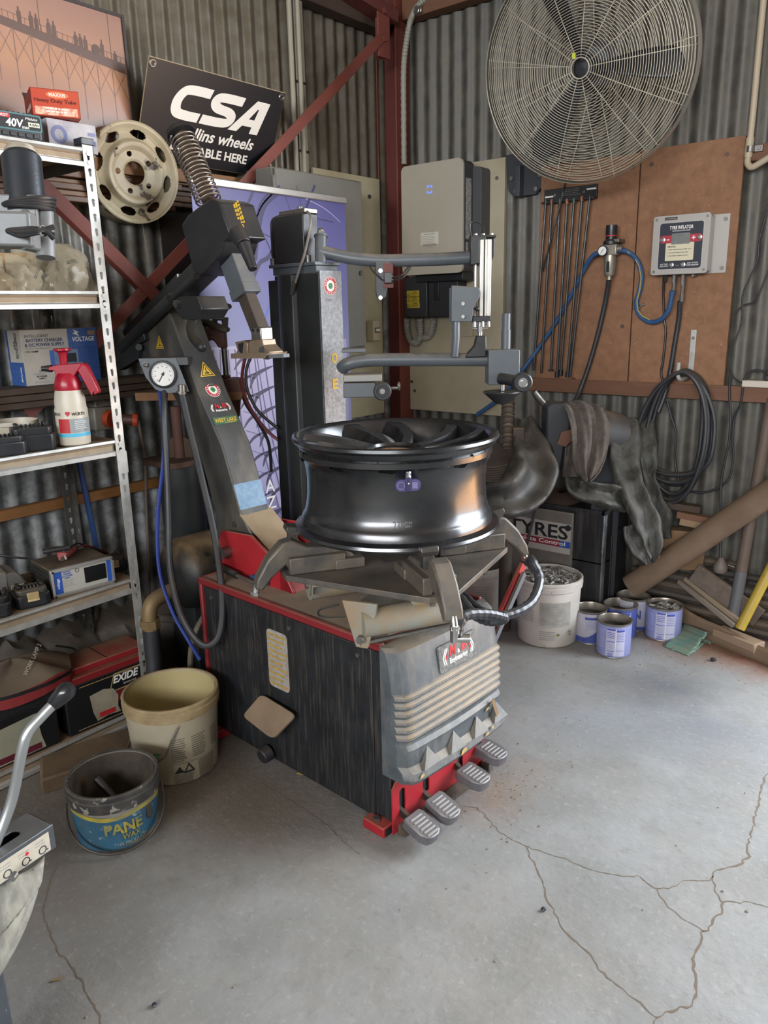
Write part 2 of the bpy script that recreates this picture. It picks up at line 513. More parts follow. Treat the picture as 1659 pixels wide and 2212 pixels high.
TIMBERX = mat('raw_timber_x', '74503a', 0.7, col2='64432f', scale=6, stretch=(1.2, 14, 14), dust=0.4)
DARKTIMBER = mat('dark_timber', '4b3a2c', 0.75, col2='3b2d22', scale=6, stretch=(14, 1.2, 14))
CRACK = mat('crack_dirt', '6b5d4e', 0.9)
fl = MB().bx(-0.6, 6.6, -8.1, 0.3, -0.15, 0.0)
floor = tag(part('floor', fl, CONCRETE, smooth=0), kind='structure')
og = MB().bx(6.6, 30, -20, 12, -0.2, -0.05).bx(-0.6, 6.6, -20, -8.1, -0.2, -0.05).bx(-8, 6.6, 0.35, 14, -0.2, -0.03)
tag(part('ground', og, mat('sunlit_earth', '9c7a58', 0.9), smooth=0), kind='structure')
def crack(pts, w, seed):
 r = random.Random(seed)
 b = MB()
 P = [PZ(1000 + x / 2.517, 1400 + y / 2.517) for x, y in pts]
 Q = []
 for i in range(len(P) - 1):
  n = max(2, int((P[i + 1] - P[i]).length / 0.012))
  d = (P[i + 1] - P[i]); nn = Vector((-d.y, d.x, 0)).normalized()
  for k in range(n):
   Q.append((P[i] + d * (k / n) + nn * r.uniform(-0.004, 0.004), w * r.uniform(0.3, 1.2)))
 Q.append((P[-1], w))
 vs, fs = [], []
 for i, (p, ww) in enumerate(Q):
  d = (Q[min(i + 1, len(Q) - 1)][0] - Q[max(i - 1, 0)][0]); nn = Vector((-d.y, d.x, 0)).normalized() * ww / 2
  vs += [(p.x + nn.x, p.y + nn.y, 0.0006), (p.x - nn.x, p.y - nn.y, 0.0006)]
  if i: fs.append((2 * i - 2, 2 * i - 1, 2 * i + 1, 2 * i))
 b._add(vs, fs)
 part('crack', b, CRACK, floor, smooth=0)
crack([(0, 860), (80, 870), (130, 920), (190, 990), (300, 1060), (350, 1080)], 0.0035, 1)
crack([(350, 1080), (460, 1120), (580, 1155), (680, 1200), (780, 1225), (870, 1245), (950, 1240), (1040, 1305), (1120, 1310), (1200, 1270), (1340, 1265), (1360, 1240)], 0.003, 2)
crack([(350, 1080), (365, 1130), (440, 1290), (445, 1350), (490, 1420), (530, 1510), (590, 1580), (690, 1670), (740, 1750), (840, 1830), (900, 1890), (960, 1930), (1050, 2010), (1040, 2060)], 0.004, 3)
crack([(1690, 640), (1650, 690), (1620, 760), (1600, 870), (1580, 960), (1550, 1070), (1555, 1130), (1500, 1180), (1380, 1210), (1355, 1240), (1365, 1290), (1390, 1350), (1420, 1385), (1400, 1440), (1350, 1500), (1340, 1540), (1300, 1545), (1285, 1600), (1265, 1640), (1250, 1720), (1270, 1840), (1240, 1940), (1080, 1990), (1050, 2010)], 0.006, 4)
crack([(1420, 1380), (1560, 1385), (1680, 1408)], 0.003, 5)
crack([(1050, 1310), (1120, 1410), (1220, 1490), (1310, 1540)], 0.0025, 6)
crack([(-2200, 1170), (-2270, 1350), (-2280, 1450), (-2220, 1620), (-2080, 1800), (-1990, 1960), (-1950, 2100)], 0.004, 7)
crack([(-1250, 690), (-1080, 740), (-900, 850), (-760, 940), (-640, 1060), (-560, 1120)], 0.003, 8)
# rubble swept against the walls, small stones on the floor
gr = MB()
rr = random.Random(3)
for i in range(420):
 k = rr.random()
 if k < 0.5: x, y = rr.gauss(1.9, 0.3), rr.gauss(-0.32, 0.11)
 elif k < 0.7: x, y = rr.gauss(1.72, 0.07), rr.gauss(-1.75, 0.2)
 elif k < 0.85: x, y = rr.gauss(1.5, 0.25), rr.gauss(-0.62, 0.1)
 else: x, y = rr.uniform(1.2, 2.6), rr.uniform(-3.2, -0.6)
 if y > -0.05: continue
 if 0.66 < x < 1.66 and -2.15 < y < -1.5: continue
 s = rr.uniform(0.001, 0.0032)
 gr.ball((x, y, s * 0.4), (s * rr.uniform(.7, 1.6), s, s * 0.7), 6)
tag(part('grit', gr, mat('grit', '7d6a58', 0.9, col2='94826e', scale=3), smooth=180), 'loose reddish grit and small stones scattered on the concrete', 'grit', kind='stuff')
def corrugated(name, x0, x1, z0, z1, place, mat_, parent, amp=0.0085, pitch=0.076, ragged=0.0):
 n = max(2, int((x1 - x0) / pitch * 10))
 r = random.Random(int(x0 * 1000))
 b = MB(place)
 def fn(u, v):
  x = x0 + (x1 - x0) * u
  z = z0 + (z1 - z0) * v
  if v == 0: z += ragged * (0.5 + 0.5 * math.sin(x * 21) * math.sin(x * 57))
  return (x, z, amp * math.cos(2 * math.pi * x / pitch) + 0.001 * math.sin(x * 9 + z * 5))
 b.grid(fn, n, 12)
 return part(name, b, mat_, parent, smooth=180)
def ironwall(name, length, start, place, back, n):
 w = tag(part(name, back, DARKTIMBER, smooth=0), kind='structure')
 for i in range(n):
  a = start + length * i / n
  b2 = start + length * (i + 1) / n
  corrugated('corrugated_sheet', a - 0.02, b2 + 0.02, 0.20 if name == 'wall_left' else 0.0, 3.45, place @ T(0, 0, 0.0012 * (i % 2)), IRON if name == 'wall_left' else IRONR, w, ragged=0.03)
 return w
wall_left = ironwall('wall_left', 5.32, -5.32, frame((-0.012, 0, 0), (0, 1, 0), (0, 0, 1)), MB().bx(-0.09, -0.06, -8.0, 0.05, -0.1, 3.5), 7)
wall_right = ironwall('wall_right', 2.32, 0.0, frame((0, 0.012, 0), (1, 0, 0), (0, 0, 1)), MB().bx(-0.09, 2.34, 0.06, 0.09, -0.1, 3.5).bx(2.34, 6.0, 0.0, 0.09, 3.05, 3.5).bx(6.0, 6.5, 0.0, 0.09, -0.1, 3.5), 3)
tag(part('wall_front', MB().bx(6.45, 6.55, -8.0, 0.06, 0, 3.5), IRON, smooth=0), kind='structure')
tag(part('wall_rear', MB().bx(-0.06, 0.5, -8.1, -8.0, 0, 3.5).bx(5.9, 6.5, -8.1, -8.0, 0, 3.5).bx(0.5, 5.9, -8.1, -8.0, 3.1, 3.5).bx(0.5, 5.9, -8.1, -8.0, 0, 1.75), IRON, smooth=0), kind='structure')  # unseen wall; opening kept high so low reflections meet dark wall
tag(part('ceiling', MB().bx(-0.1, 6.6, -8.1, 0.1, 3.5, 3.55), mat('roof_iron', '8a8880', 0.6), smooth=0), kind='structure')
# broken concrete footing along the foot of the shelf wall
pb = MB()
def foot(u, v):
 y = -4.2 + 4.1 * u
 j = 0.006 * math.sin(y * 31) + 0.007 * math.sin(y * 87 + 1 + 6 * v) + 0.004 * math.sin(y * 190 + 9 * v)
 prof = [(-0.05, 0.30), (0.02, 0.265), (0.10, 0.245), (0.14, 0.20), (0.15, 0.10), (0.155, -0.01)]
 k = v * 5
 i = min(int(k), 4); t = k - i
 a, b_ = prof[i], prof[i + 1]
 x = a[0] + (b_[0] - a[0]) * t + j * (0.6 if 0 < v < 1 else 0)
 z = a[1] + (b_[1] - a[1]) * t + j * (1.0 if v < 0.9 else 0)
 return (x, y, z)
pb.grid(foot, 120, 15)
tag(part('trim_1', pb, mat('rough_footing', '77716a', 0.9, col2='5d564d', scale=7, var=0.9, detail=8, bump=0.8, bscale=30, dust=0.5, dustcol='7d6a56'), smooth=50), 'rough broken concrete footing under the iron wall', None, kind='structure')
# steel corner column with gusset, its knee beam and girts
tag(part('door_1', MB().bx(2.32, 2.40, -0.06, 0.12, 0, 3.05).bx(5.95, 6.03, -0.06, 0.12, 0, 3.05).bx(2.32, 6.03, -0.06, 0.12, 3.05, 3.13), RUSTRED, smooth=0), kind='structure')
cl = thing('steel_column', 'red oxide steel corner column between the two iron walls', 'column', (0.05, -0.06, 0))
part('web', MB().bx(-0.03, 0.105, -0.064, -0.056, 0, 3.45), RUSTDARK, cl, smooth=0)
part('flange', MB().bx(0.098, 0.108, -0.115, 0.0, 0, 3.45), RUSTRED, cl, bevel=0.002)
part('flange', MB().bx(-0.045, -0.035, -0.125, 0.0, 0, 3.45).bx(-0.045, -0.005, -0.132, -0.122, 0, 3.45), RUSTRED, cl, bevel=0.002)
gp = PX(823, 72, 0.16)
g = MB().bx(0.0, 0.165, gp.y - 0.03, gp.y + 0.06, gp.z - 0.10, gp.z + 0.14)
part('gusset', MB().bx(0.150, 0.16, gp.y - 0.02, gp.y + 0.07, gp.z - 0.10, gp.z + 0.16).bx(0.10, 0.155, gp.y + 0.03, gp.y + 0.04, gp.z - 0.1, gp.z + 0.16), RUSTRED, cl, bevel=0.002)
for dz in (-0.02, 0.10):
 part('bolt', MB().hexbolt(frame((0.16, gp.y + 0.02, gp.z + dz), (0, 1, 0), (0, 0, 1)), 0.014, 0.012), RUSTRED, cl)
def angle_bar(name, label, p0, p1, w, t, nrm, matl):
 b = MB()
 d = (Vector(p1) - Vector(p0)).normalized(); n = Vector(nrm).normalized()
 s = n.cross(d).normalized()
 fm = Matrix(((s.x, n.x, d.x, p0[0]), (s.y, n.y, d.y, p0[1]), (s.z, n.z, d.z, p0[2]), (0, 0, 0, 1)))
 L = (Vector(p1) - Vector(p0)).length
 b.bx(-w / 2, w / 2, -t, 0, 0, L, fm)
 b.bx(w / 2 - t, w / 2, -w * 0.8, -t, 0, L, fm)
 return single(name, b, matl, label, 'brace', p0, bevel=0.0015, group=None)
angle_bar('steel_brace', 'red oxide diagonal steel brace falling from the corner column behind the banner', PX(828, 77, 0.165), PX(60, 897, 0.10), 0.048, 0.005, (1, 0, 0), RUSTRED)
angle_bar('steel_brace', 'red oxide angle iron brace rising toward the top shelf, crossing the longer brace', PX(350, 650, 0.10) + Vector((0, 0.3, -0.27)), PX(60, 365, 0.15), 0.05, 0.005, (1, -0.25, 0.25), RUSTRED)
gz = 2.79
single('wall_girt', MB().bx(0.0, 0.075, -5, -0.13, gz, gz + 0.13), DARKTIMBER, 'dark timber girt high on the wall behind the sign', 'girt', (0, -2, gz), bevel=0.003)
single('wall_girt', MB().bx(0.12, 2.3, -0.075, 0.0, 2.85, 2.95), TIMBERX, 'reddish timber girt along the wall above the fan', 'girt', (2, 0, 2.85), bevel=0.003)
single('knee_beam', MB().bar(PX(846, 40, 0.12), PX(730, -35, 0.12), 0.06, 0.09, (1, 0, 0)), RUSTDARK, 'dark red steel beam meeting the top of the corner column', 'beam', PX(838, 30, 0.12), bevel=0.003)
single('wall_girt', MB().bx(0.86, 2.3, -0.04, 0.0, 1.035, 1.10), TIMBERX, 'reddish timber rail under the particle board panels', 'girt', (2, 0, 1.03), bevel=0.003)
single('wall_girt', MB().bx(1.80, 2.3, -0.04, 0.0, 1.99, 2.05), TIMBERX, 'short reddish timber rail behind the bent conduit', 'girt', (2, 0, 2.0), bevel=0.003)
lz = PX(360, 372, 0.06).z
single('wall_girt', MB().bx(0.0, 0.10, -5.0, -1.0, lz - 0.035, lz + 0.012), TIMBER, 'pale timber ledge on which the black sign stands', 'girt', (0, -2, lz), bevel=0.003)
single('wall_batten', MB().bx(0.0, 0.03, -4.5, -1.62, 0.747, 0.787), mat('pine', '9a6a3a', 0.6, col2='80542c', scale=6, stretch=(14, 1.2, 14)), 'warm pine batten low on the iron wall behind the shelving', 'batten', (0, -2, 0.76), bevel=0.002)
# timber mouldings lying behind the shelf
for i, (z, x, h) in enumerate(((1.955, 0.08, 0.016), (1.935, 0.085, 0.022), (1.912, 0.07, 0.014), (1.893, 0.08, 0.02), (1.872, 0.075, 0.016), (1.852, 0.085, 0.018))):
 tag(single('timber_moulding', MB().bx(0.0, x, -2.55, -1.45 - 0.04 * (i % 3), z - h / 2 - 0.002, z + h / 2), [TIMBER, mat('moulding_%d' % i, ['8d6641', '6f4c30', '83603d', '75523a', '8a6340', '6c4a31'][i], 0.5, col2='5c3f29', scale=5, stretch=(14, 1, 14))][1], bevel=0.003,
  label=None, cat=None, loc=(0.04, -2.0, z)), 'long timber moulding lying in a stack behind the top shelf', 'moulding', 'timber mouldings behind the top shelf')
# ================================================================ tyre changer (one thing)
MO = Vector((1.565, -2.09, 0)); _a = math.radians(-4)
MU_, MV_ = Vector((math.cos(_a), math.sin(_a), 0)), Vector((-math.sin(_a), math.cos(_a), 0))
MF = Matrix(((MU_.x, MV_.x, 0, MO.x), (MU_.y, MV_.y, 0, MO.y), (0, 0, 1, 0), (0, 0, 0, 1)))
MI = MF.inverted()
def mv(x, y, v):       # point of the machine's plane v = const, machine coordinates
 d = ray(x, y); t = (v - (EYE - MO).dot(MV_)) / d.dot(MV_); return MI @ (EYE + d * t)
def mu(x, y, u):
 d = ray(x, y); t = (u - (EYE - MO).dot(MU_)) / d.dot(MU_); return MI @ (EYE + d * t)
def mz(x, y, z):
 return MI @ PZ(x, y, z)
def cf(x, y, d):       # upright frame facing the room at a given distance along the view
 z = Vector((-FW.x, -FW.y, 0))
 return frame(PD(x, y, d), Vector((RT.x, RT.y, 0)), (0, 0, 1))
SIDEV = MF @ frame((0, 0, 0), (1, 0, 0), (0, 0, 1))      # x = u, y = z, z = -v
def uz(poly, v0, v1, b=None):      # polygon in (u, z) extruded across v
 b = b or MB()
 b.prism(poly, -v1, -v0, SIDEV)
 return b
SIDE = mat('scuffed_black_panel', '17191b', 0.45, col2='232427', scale=7, streak=0.6, streakcol='4f4940', sscale=(110, 110, 7.0), spots='8d8272', spotscale=150, spotcut=0.73, rvar=0.12)
DECKM = mat('dusty_deck', '7b6a5a', 0.85, col2='94816c', scale=9, var=0.8, detail=7, bump=0.15, spots='5b4a3d', spotscale=60, spotcut=0.72)
COVER = mat('dusty_grey_plastic', '3d4348', 0.5, col2='565a5c', scale=14, var=0.9, detail=7, dust=0.8, dustcol='8d7f6a', streak=0.35, streakcol='84796a', sscale=(50, 50, 5), spots='9a917f', spotscale=150, spotcut=0.7, bump=0.1)
COVERD = mat('dusty_plastic_rib', '6b675f', 0.6, col2='857662', scale=16, var=0.9, detail=7, dust=0.7, dustcol='9a8568', spots='b4a88f', spotscale=120, spotcut=0.72, bump=0.1)
DUSTST = mat('dusty_table_steel', '4f4c48', 0.55, 0.4, col2='6b6256', scale=11, var=1.2, detail=8, dust=0.5, dustcol='71665a', spots='4c4236', spotscale=55, spotcut=0.7, bump=0.12, rvar=0.1)
JAWST = mat('dark_jaw_steel', '4c4a47', 0.4, 0.7, col2='5d5a55', scale=30)
DUSTW = mat('dusty_white_paint', '7d827b', 0.6, col2='86735a', scale=13, var=1.0, detail=8, dust=0.6, dustcol='85704f', spots='4f4537', spotscale=60, spotcut=0.7)
SPECK = mat('speckled_grey_plate', '8a8c8e', 0.5, 0.3, col2='6d6f71', scale=90, var=1.2, detail=6, spots='c6c6c4', spotscale=120, spotcut=0.66)
ARMFACE = mat('dusty_black_arm', '2d2e2f', 0.5, col2='4a4740', scale=5, var=0.8, detail=8, streak=0.3, streakcol='8d806a', sscale=(9, 9, 3), spots='8d8474', spotscale=180, spotcut=0.69)
TAN = mat('dust_caked_plate', 'a08c70', 0.9, col2='8e7a60', scale=12, var=0.8, detail=7, bump=0.1)
FADEBLUE = mat('faded_blue_label', '6a87a0', 0.7, col2='7d96aa', scale=60, var=1.2)
tc = thing('tyre_changer', 'black and red tyre changer with a leaning post, holding the bare black wheel', 'machine', tuple(MF @ Vector((-0.43, 0.22, 0))))
body = part('body', MB(MF).bx(-0.86, -0.02, 0.004, 0.445, 0.035, 0.572), REDPAINT, tc, bevel=0.006)
part('side_panel', MB(MF).bx(-0.845, -0.06, -0.003, 0.006, 0.03, 0.556), SIDE, tc, bevel=0.003)
part('side_panel', MB(MF).bx(-0.057, 0.004, -0.004, 0.006, 0.045, 0.556).bx(-0.016, 0.006, -0.002, 0.02, 0.19, 0.556), SIDE, tc, bevel=0.003)
part('deck', MB(MF).bx(-0.865, -0.055, 0.004, 0.446, 0.571, 0.580), DECKM, tc, bevel=0.003)
REDD = mat('dusty_red_edge', '7d1f24', 0.5, col2='6b1d1e', scale=14, dust=0.9, dustcol='755848', spots='4d2a22', spotscale=60, spotcut=0.68)
part('deck_edge', MB(MF).bx(-0.868, -0.02, -0.006, 0.012, 0.558, 0.584).bx(-0.872, -0.855, -0.006, 0.45, 0.03, 0.584).bx(-0.868, -0.02, 0.440, 0.456, 0.03, 0.584), REDD, tc, bevel=0.005)
for u in (-0.80, -0.40, -0.11):
 part('bolt', MB().disc(0.007, 0.005, MF @ frame((u, -0.003, 0.525), (1, 0, 0), (0, 0, 1)), 10), STEEL, tc)
# maintenance plate on the flank
m = SIDEV @ T(-0.463, 0.399, 0.004)
sp = part('instruction_plate', MB(m).prism(rrect(0.098, 0.196, 0.016), 0, 0.0015), mat('scuffed_white_plate', '9b958c', 0.6, col2='837a70', scale=60, var=1.0, spots='5d5248', spotscale=140, spotcut=0.66), tc, smooth=0, label='worn white and yellow instruction plate')
b = MB(m)
for k in range(10):
 b.bx(-0.044, 0.044 - 0.01 * (k % 3), 0.082 - k * 0.0185 - 0.0035, 0.082 - k * 0.0185 + 0.0035, 0.0014, 0.0021)
part('print', b, mat('worn_yellow', 'b08b35', 0.6, col2='8a7448', scale=80, var=1.2), sp, smooth=0)
lines(m @ T(0, 0, 0.0014), -0.044, 0.044, [0.0725 - k * 0.0185 - d for k in range(9) for d in (0, 0.006)], 0.002, 0.3, sp, GREYINK, gaps=0.03)
# bead breaker rest pad standing out of the flank
pq = [mv(525, 1547, -0.06), mv(566, 1499, -0.02), mv(641, 1545, -0.03), mv(590, 1598, -0.075)]
rp = []
for i in range(4):
 a, b, c = pq[i - 1], pq[i], pq[(i + 1) % 4]
 for k in range(5):
  t_ = k / 4
  p0, p1 = b.lerp(a, 0.17), b.lerp(c, 0.17)
  rp.append(p0 * (1 - t_) ** 2 + b * (2 * t_ * (1 - t_)) + p1 * t_ ** 2)
pn_ = (pq[2] - pq[0]).cross(pq[1] - pq[3]).normalized() * 0.005
pdb = MB(MF)
n_ = len(rp)
pdb._add([tuple(p + pn_) for p in rp] + [tuple(p - pn_) for p in rp], [tuple(range(n_)), tuple(reversed(range(n_, 2 * n_)))] + [(i, i + n_, (i + 1) % n_ + n_, (i + 1) % n_) for i in range(n_)])
pad = part('bead_breaker_pad', pdb, mat('dirty_pad', '6a5947', 0.85, col2='7d6a54', scale=14, dust=0.5), tc, bevel=0.002)
part('stem', MB().cyl(MF @ Vector((-0.5, -0.02, 0.20)), MF @ Vector((-0.5, 0.01, 0.19)), 0.02), BLACK, pad)
part('rubber_stop', MB().cyl(MF @ Vector((-0.53, -0.01, 0.055)), MF @ Vector((-0.53, -0.045, 0.05)), 0.028, 0.024), RUBBER, tc, bevel=0.004)
part('vent_mark', MB(SIDEV @ T(-0.79, 0.36, 0.004)).prism([(-0.03, -0.018), (0.03, -0.018), (0.012, 0.022), (-0.004, 0.03)], 0, 0.0012), BLACKP, tc, smooth=0)
# feet
for u, v in ((-0.012, -0.035), (-0.012, 0.45), (-0.80, -0.035), (-0.80, 0.45)):
 f = part('foot', MB(MF).bx(u - 0.07, u + 0.012, v, v + 0.07, 0.004, 0.036), REDPAINT, tc, bevel=0.004)
 part('bolt', MB().hexbolt(MF @ T(u - 0.03, v + 0.018, 0.036), 0.011, 0.01), STEEL, f)
part('foot_end', MB(MF).bx(0.0005, 0.002, -0.026, 0.026, 0.008, 0.031), BLACKP, tc, smooth=0)
# ---- front cover
cv = []
prof = [(-0.02, 0.30), (-0.02, 0.578), (0.012, 0.577), (0.028, 0.566), (0.036, 0.54), (0.050, 0.452)]
for k in range(6):
 z = 0.448 - k * 0.0235
 prof += [(0.056 + 0.001 * k, z), (0.061 + 0.001 * k, z - 0.012), (0.053 + 0.001 * k, z - 0.0205)]
prof += [(0.058, 0.302), (0.066, 0.288), (0.062, 0.274), (0.064, 0.238), (0.082, 0.224), (0.088, 0.205), (0.080, 0.192), (-0.02, 0.192)]
b = MB()
def fcover(u, v):
 # cover surface: across v with rounded ends, round the profile
 pu, pz = prof[min(int(v * (len(prof) - 1) + 1e-6), len(prof) - 1)]
 vv = -0.012 + 0.470 * u
 e = min(u, 1 - u)
 pull = 0.0 if e > 0.06 else (1 - e / 0.06) ** 2 * 0.028
 bow = 0.012 * math.sin(math.pi * u)
 rise = 0.016 * (u - 0.5) * 0 + (0.012 * math.sin(math.pi * u) if 0.31 < pz < 0.46 else 0)
 return (min(pu, max(-0.02, pu - pull)) + (bow if pu > 0.02 else 0), vv, pz + rise * 0.6)
b.m = MF
b.grid(fcover, 28, len(prof) - 1)
b.prism([(p[0] - 0.0 if p[0] < 0 else p[0] - 0.028, p[1]) for p in prof], -0.0, 0.012, SIDEV and frame((0, 0, 0), (1, 0, 0), (0, 0, 1)))
b.prism([(p[0] - 0.0 if p[0] < 0 else p[0] - 0.028, p[1]) for p in prof], -0.458, -0.4575, frame((0, 0, 0), (1, 0, 0), (0, 0, 1)))
cover = part('front_cover', b, COVER, tc, smooth=28)
for k in range(6):
 z = 0.448 - k * 0.0235
 rb = MB(MF)
 def frib(u, v, z=z, k=k):
  e = min(u, 1 - u)
  pull = 0.0 if e > 0.06 else (1 - e / 0.06) ** 2 * 0.028
  zz = z + 0.0072 * math.sin(math.pi * u) + 0.002 - 0.017 * v
  return (0.0545 + 0.001 * k + 0.0075 * math.sin(math.pi * min(1, v * 1.15)) - pull + 0.012 * math.sin(math.pi * u) + 0.0012, -0.010 + 0.466 * u, zz)
 rb.grid(frib, 24, 5)
 part('rib', rb, COVERD, cover, smooth=60)
for k, v in enumerate((0.05, 0.16, 0.27, 0.38)):
 rb = MB(MF)
 ub = 0.0125 * math.sin(math.pi * (v / 0.46))
 rb._add([(0.064 + ub, v + 0.028, 0.276), (0.0885 + ub, v - 0.012, 0.226), (0.0885 + ub, v + 0.058, 0.226), (0.062 + ub, v - 0.004, 0.228), (0.062 + ub, v + 0.05, 0.228)], [(0, 1, 2), (0, 3, 1), (0, 2, 4), (1, 3, 4, 2), (0, 4, 3)])
 part('buttress', rb, COVER, cover, smooth=0)
for (v, z, w, h) in ((0.02, 0.215, 0.02, 0.012), (0.05, 0.235, 0.012, 0.006), (0.19, 0.213, 0.03, 0.018), (0.31, 0.214, 0.022, 0.01), (0.345, 0.222, 0.014, 0.012), (0.345, 0.275, 0.02, 0.01), (0.372, 0.285, 0.016, 0.01)):
 ub = 0.0125 * math.sin(math.pi * (v / 0.46)) + 0.0005
 r0 = 0.0893 if z < 0.23 else 0.068
 sc_ = MB(MF)
 sc_._add([(r0 + ub, v, z - h / 2), (r0 + ub, v + w, z - h / 3), (r0 + ub, v + w * .8, z + h / 2), (r0 + ub, v + w * .2, z + h / 3)], [(0, 1, 2, 3)])
 part('label_remnant', sc_, bpy.data.materials.get('torn_yellow_label') or mat('torn_yellow_label', 'b99a45', 0.7, col2='8f8468', scale=90, var=1.3), cover, smooth=0)
part('torn_tab', MB(MF).bar((0.083, 0.372, 0.30), (0.088, 0.392, 0.243), 0.014, 0.003, (1, 0, 0)), mat('curled_tab', '7b6547', 0.8), cover)
# badge
_bd = frame(MF @ Vector((0.0565, 0.232, 0.503)), MV_, Vector((-0.12, 0, 1.0)))
bdg = part('badge', MB(_bd).prism(rrect(0.17, 0.078, 0.006), -0.006, 0.0015), mat('badge_ground', '4e5253', 0.5, col2='75726a', scale=70, var=1.2), cover, smooth=0)
def mb_logo(m, s, parent):
 text('M', 0.1, m @ T(-0.30 * s, 0.13 * s, 0.0006), REDINK, parent, bold=0.03, shear=0.15, fit=(0.40 * s, 0.40 * s))
 text('B', 0.1, m @ T(0.34 * s, 0.13 * s, 0.0006), REDINK, parent, bold=0.03, shear=0.15, fit=(0.36 * s, 0.40 * s))
 text('&', 0.1, m @ T(0.02 * s, 0.0 * s, 0.0007), WHITE, parent, bold=0.01, fit=(0.13 * s, 0.15 * s))
 text('Engineering', 0.1, m @ T(0.0, -0.26 * s, 0.0006), WHITE, parent, bold=0.02, fit=(1.05 * s, 0.26 * s))
 bk = MB(m)
 for sx in (-1, 1):
  for o in (0.0, 0.10):
   bk.bar((sx * (0.62 + o) * s, 0.30 * s, 0.0008), (sx * (0.80 + o) * s, -0.02 * s, 0.0008), 0.05 * s, 0.0008, (0, 0, 1))
   bk.bar((sx * (0.80 + o) * s, -0.02 * s, 0.0008), (sx * (0.72 + o) * s, -0.30 * s, 0.0008), 0.05 * s, 0.0008, (0, 0, 1))
 part('logo', bk, WHITE, parent, smooth=0)
 rk = MB(m)
 for sx in (-1, 1):
  rk.bar((sx * 0.60 * s, 0.14 * s, 0.0009), (sx * 0.74 * s, -0.12 * s, 0.0009), 0.06 * s, 0.0008, (0, 0, 1))
 part('logo', rk, REDINK, parent, smooth=0)
mb_logo(_bd @ T(0, 0.002, 0.0015), 0.078, bdg)
# ---- pedal box and pedals
pbx = part('pedal_plate', MB(MF).prism([(-0.012, 0.012), (0.43, 0.012), (0.43, 0.2), (0.02, 0.2), (0.005, 0.175), (-0.012, 0.155)], 0, 0.004,
  frame((0.012, 0, 0), (0, 1, 0), (0, 0, 1)), holes=[rrect(0.026, 0.075, 0.012, 4, 0.03, 0.105), rrect(0.03, 0.10, 0.003, 2, 0.135, 0.125), rrect(0.026, 0.075, 0.012, 4, 0.30, 0.105), rrect(0.026, 0.075, 0.012, 4, 0.40, 0.105)]), REDPAINT, tc, smooth=0)
part('pedal_cavity', MB(MF).bx(-0.03, 0.008, 0.005, 0.425, 0.02, 0.19), BLACKP, tc)
part('dirt_ledge', MB(MF).prism([(0.0, 0.0), (0.028, 0.004), (0.024, 0.02), (0.006, 0.034), (0.0, 0.034)], -0.425, -0.01, frame((0.014, 0, 0), (1, 0, 0), (0, 0, 1))), mat('caked_dirt', '54473b', 0.95, col2='41372e', scale=60, var=1.2, bump=0.6, bscale=160), tc)
PEDAL = mat('worn_pedal_alloy', '77757a', 0.5, 0.5, col2='5e5c5c', scale=30, dust=0.3, dustcol='9a8c78')
PEDALR = mat('pedal_rubber', '8f8c88', 0.6, 0.3)
def pedal(u, v, z, tilt=-16):
 pm = MF @ T(u, v, z) @ RY(-tilt)
 p = part('pedal', MB(pm).prism([(-0.038, -0.032), (-0.028, -0.036), (0.028, -0.036), (0.05, -0.026), (0.056, -0.01), (0.056, 0.012), (0.048, 0.028), (0.028, 0.036), (-0.028, 0.036), (-0.038, 0.03)], -0.018, 0.012), PEDAL, tc, bevel=0.005)
 for k in range(6):
  part('grip', MB(pm).bx(-0.022 + k * 0.0125, -0.0155 + k * 0.0125, -0.023, 0.023, 0.011, 0.0145), PEDALR, p, bevel=0.0015)
 part('lever', MB(MF).bar((u - 0.035, v, z - 0.004), (0.0, v + 0.005, z + 0.01), 0.012, 0.022), BLACK, p)
pedal(0.088, 0.022, 0.062); pedal(0.083, 0.122, 0.066); pedal(0.078, 0.275, 0.088, -8); pedal(0.05, 0.408, 0.095, -8)
part('stop_plate', MB(MF).bx(0.02, 0.055, 0.40, 0.425, 0.02, 0.05), STEEL, tc, bevel=0.003)
part('side_arm', MB().bar(MF @ Vector((-0.02, 0.47, 0.40)), MF @ Vector((-0.03, 0.70, 0.62)), 0.012, 0.028), REDPAINT, tc)
part('side_arm', MB().bar(MF @ Vector((-0.005, 0.47, 0.385)), MF @ Vector((-0.012, 0.68, 0.60)), 0.01, 0.02), GREYPAINT, tc)
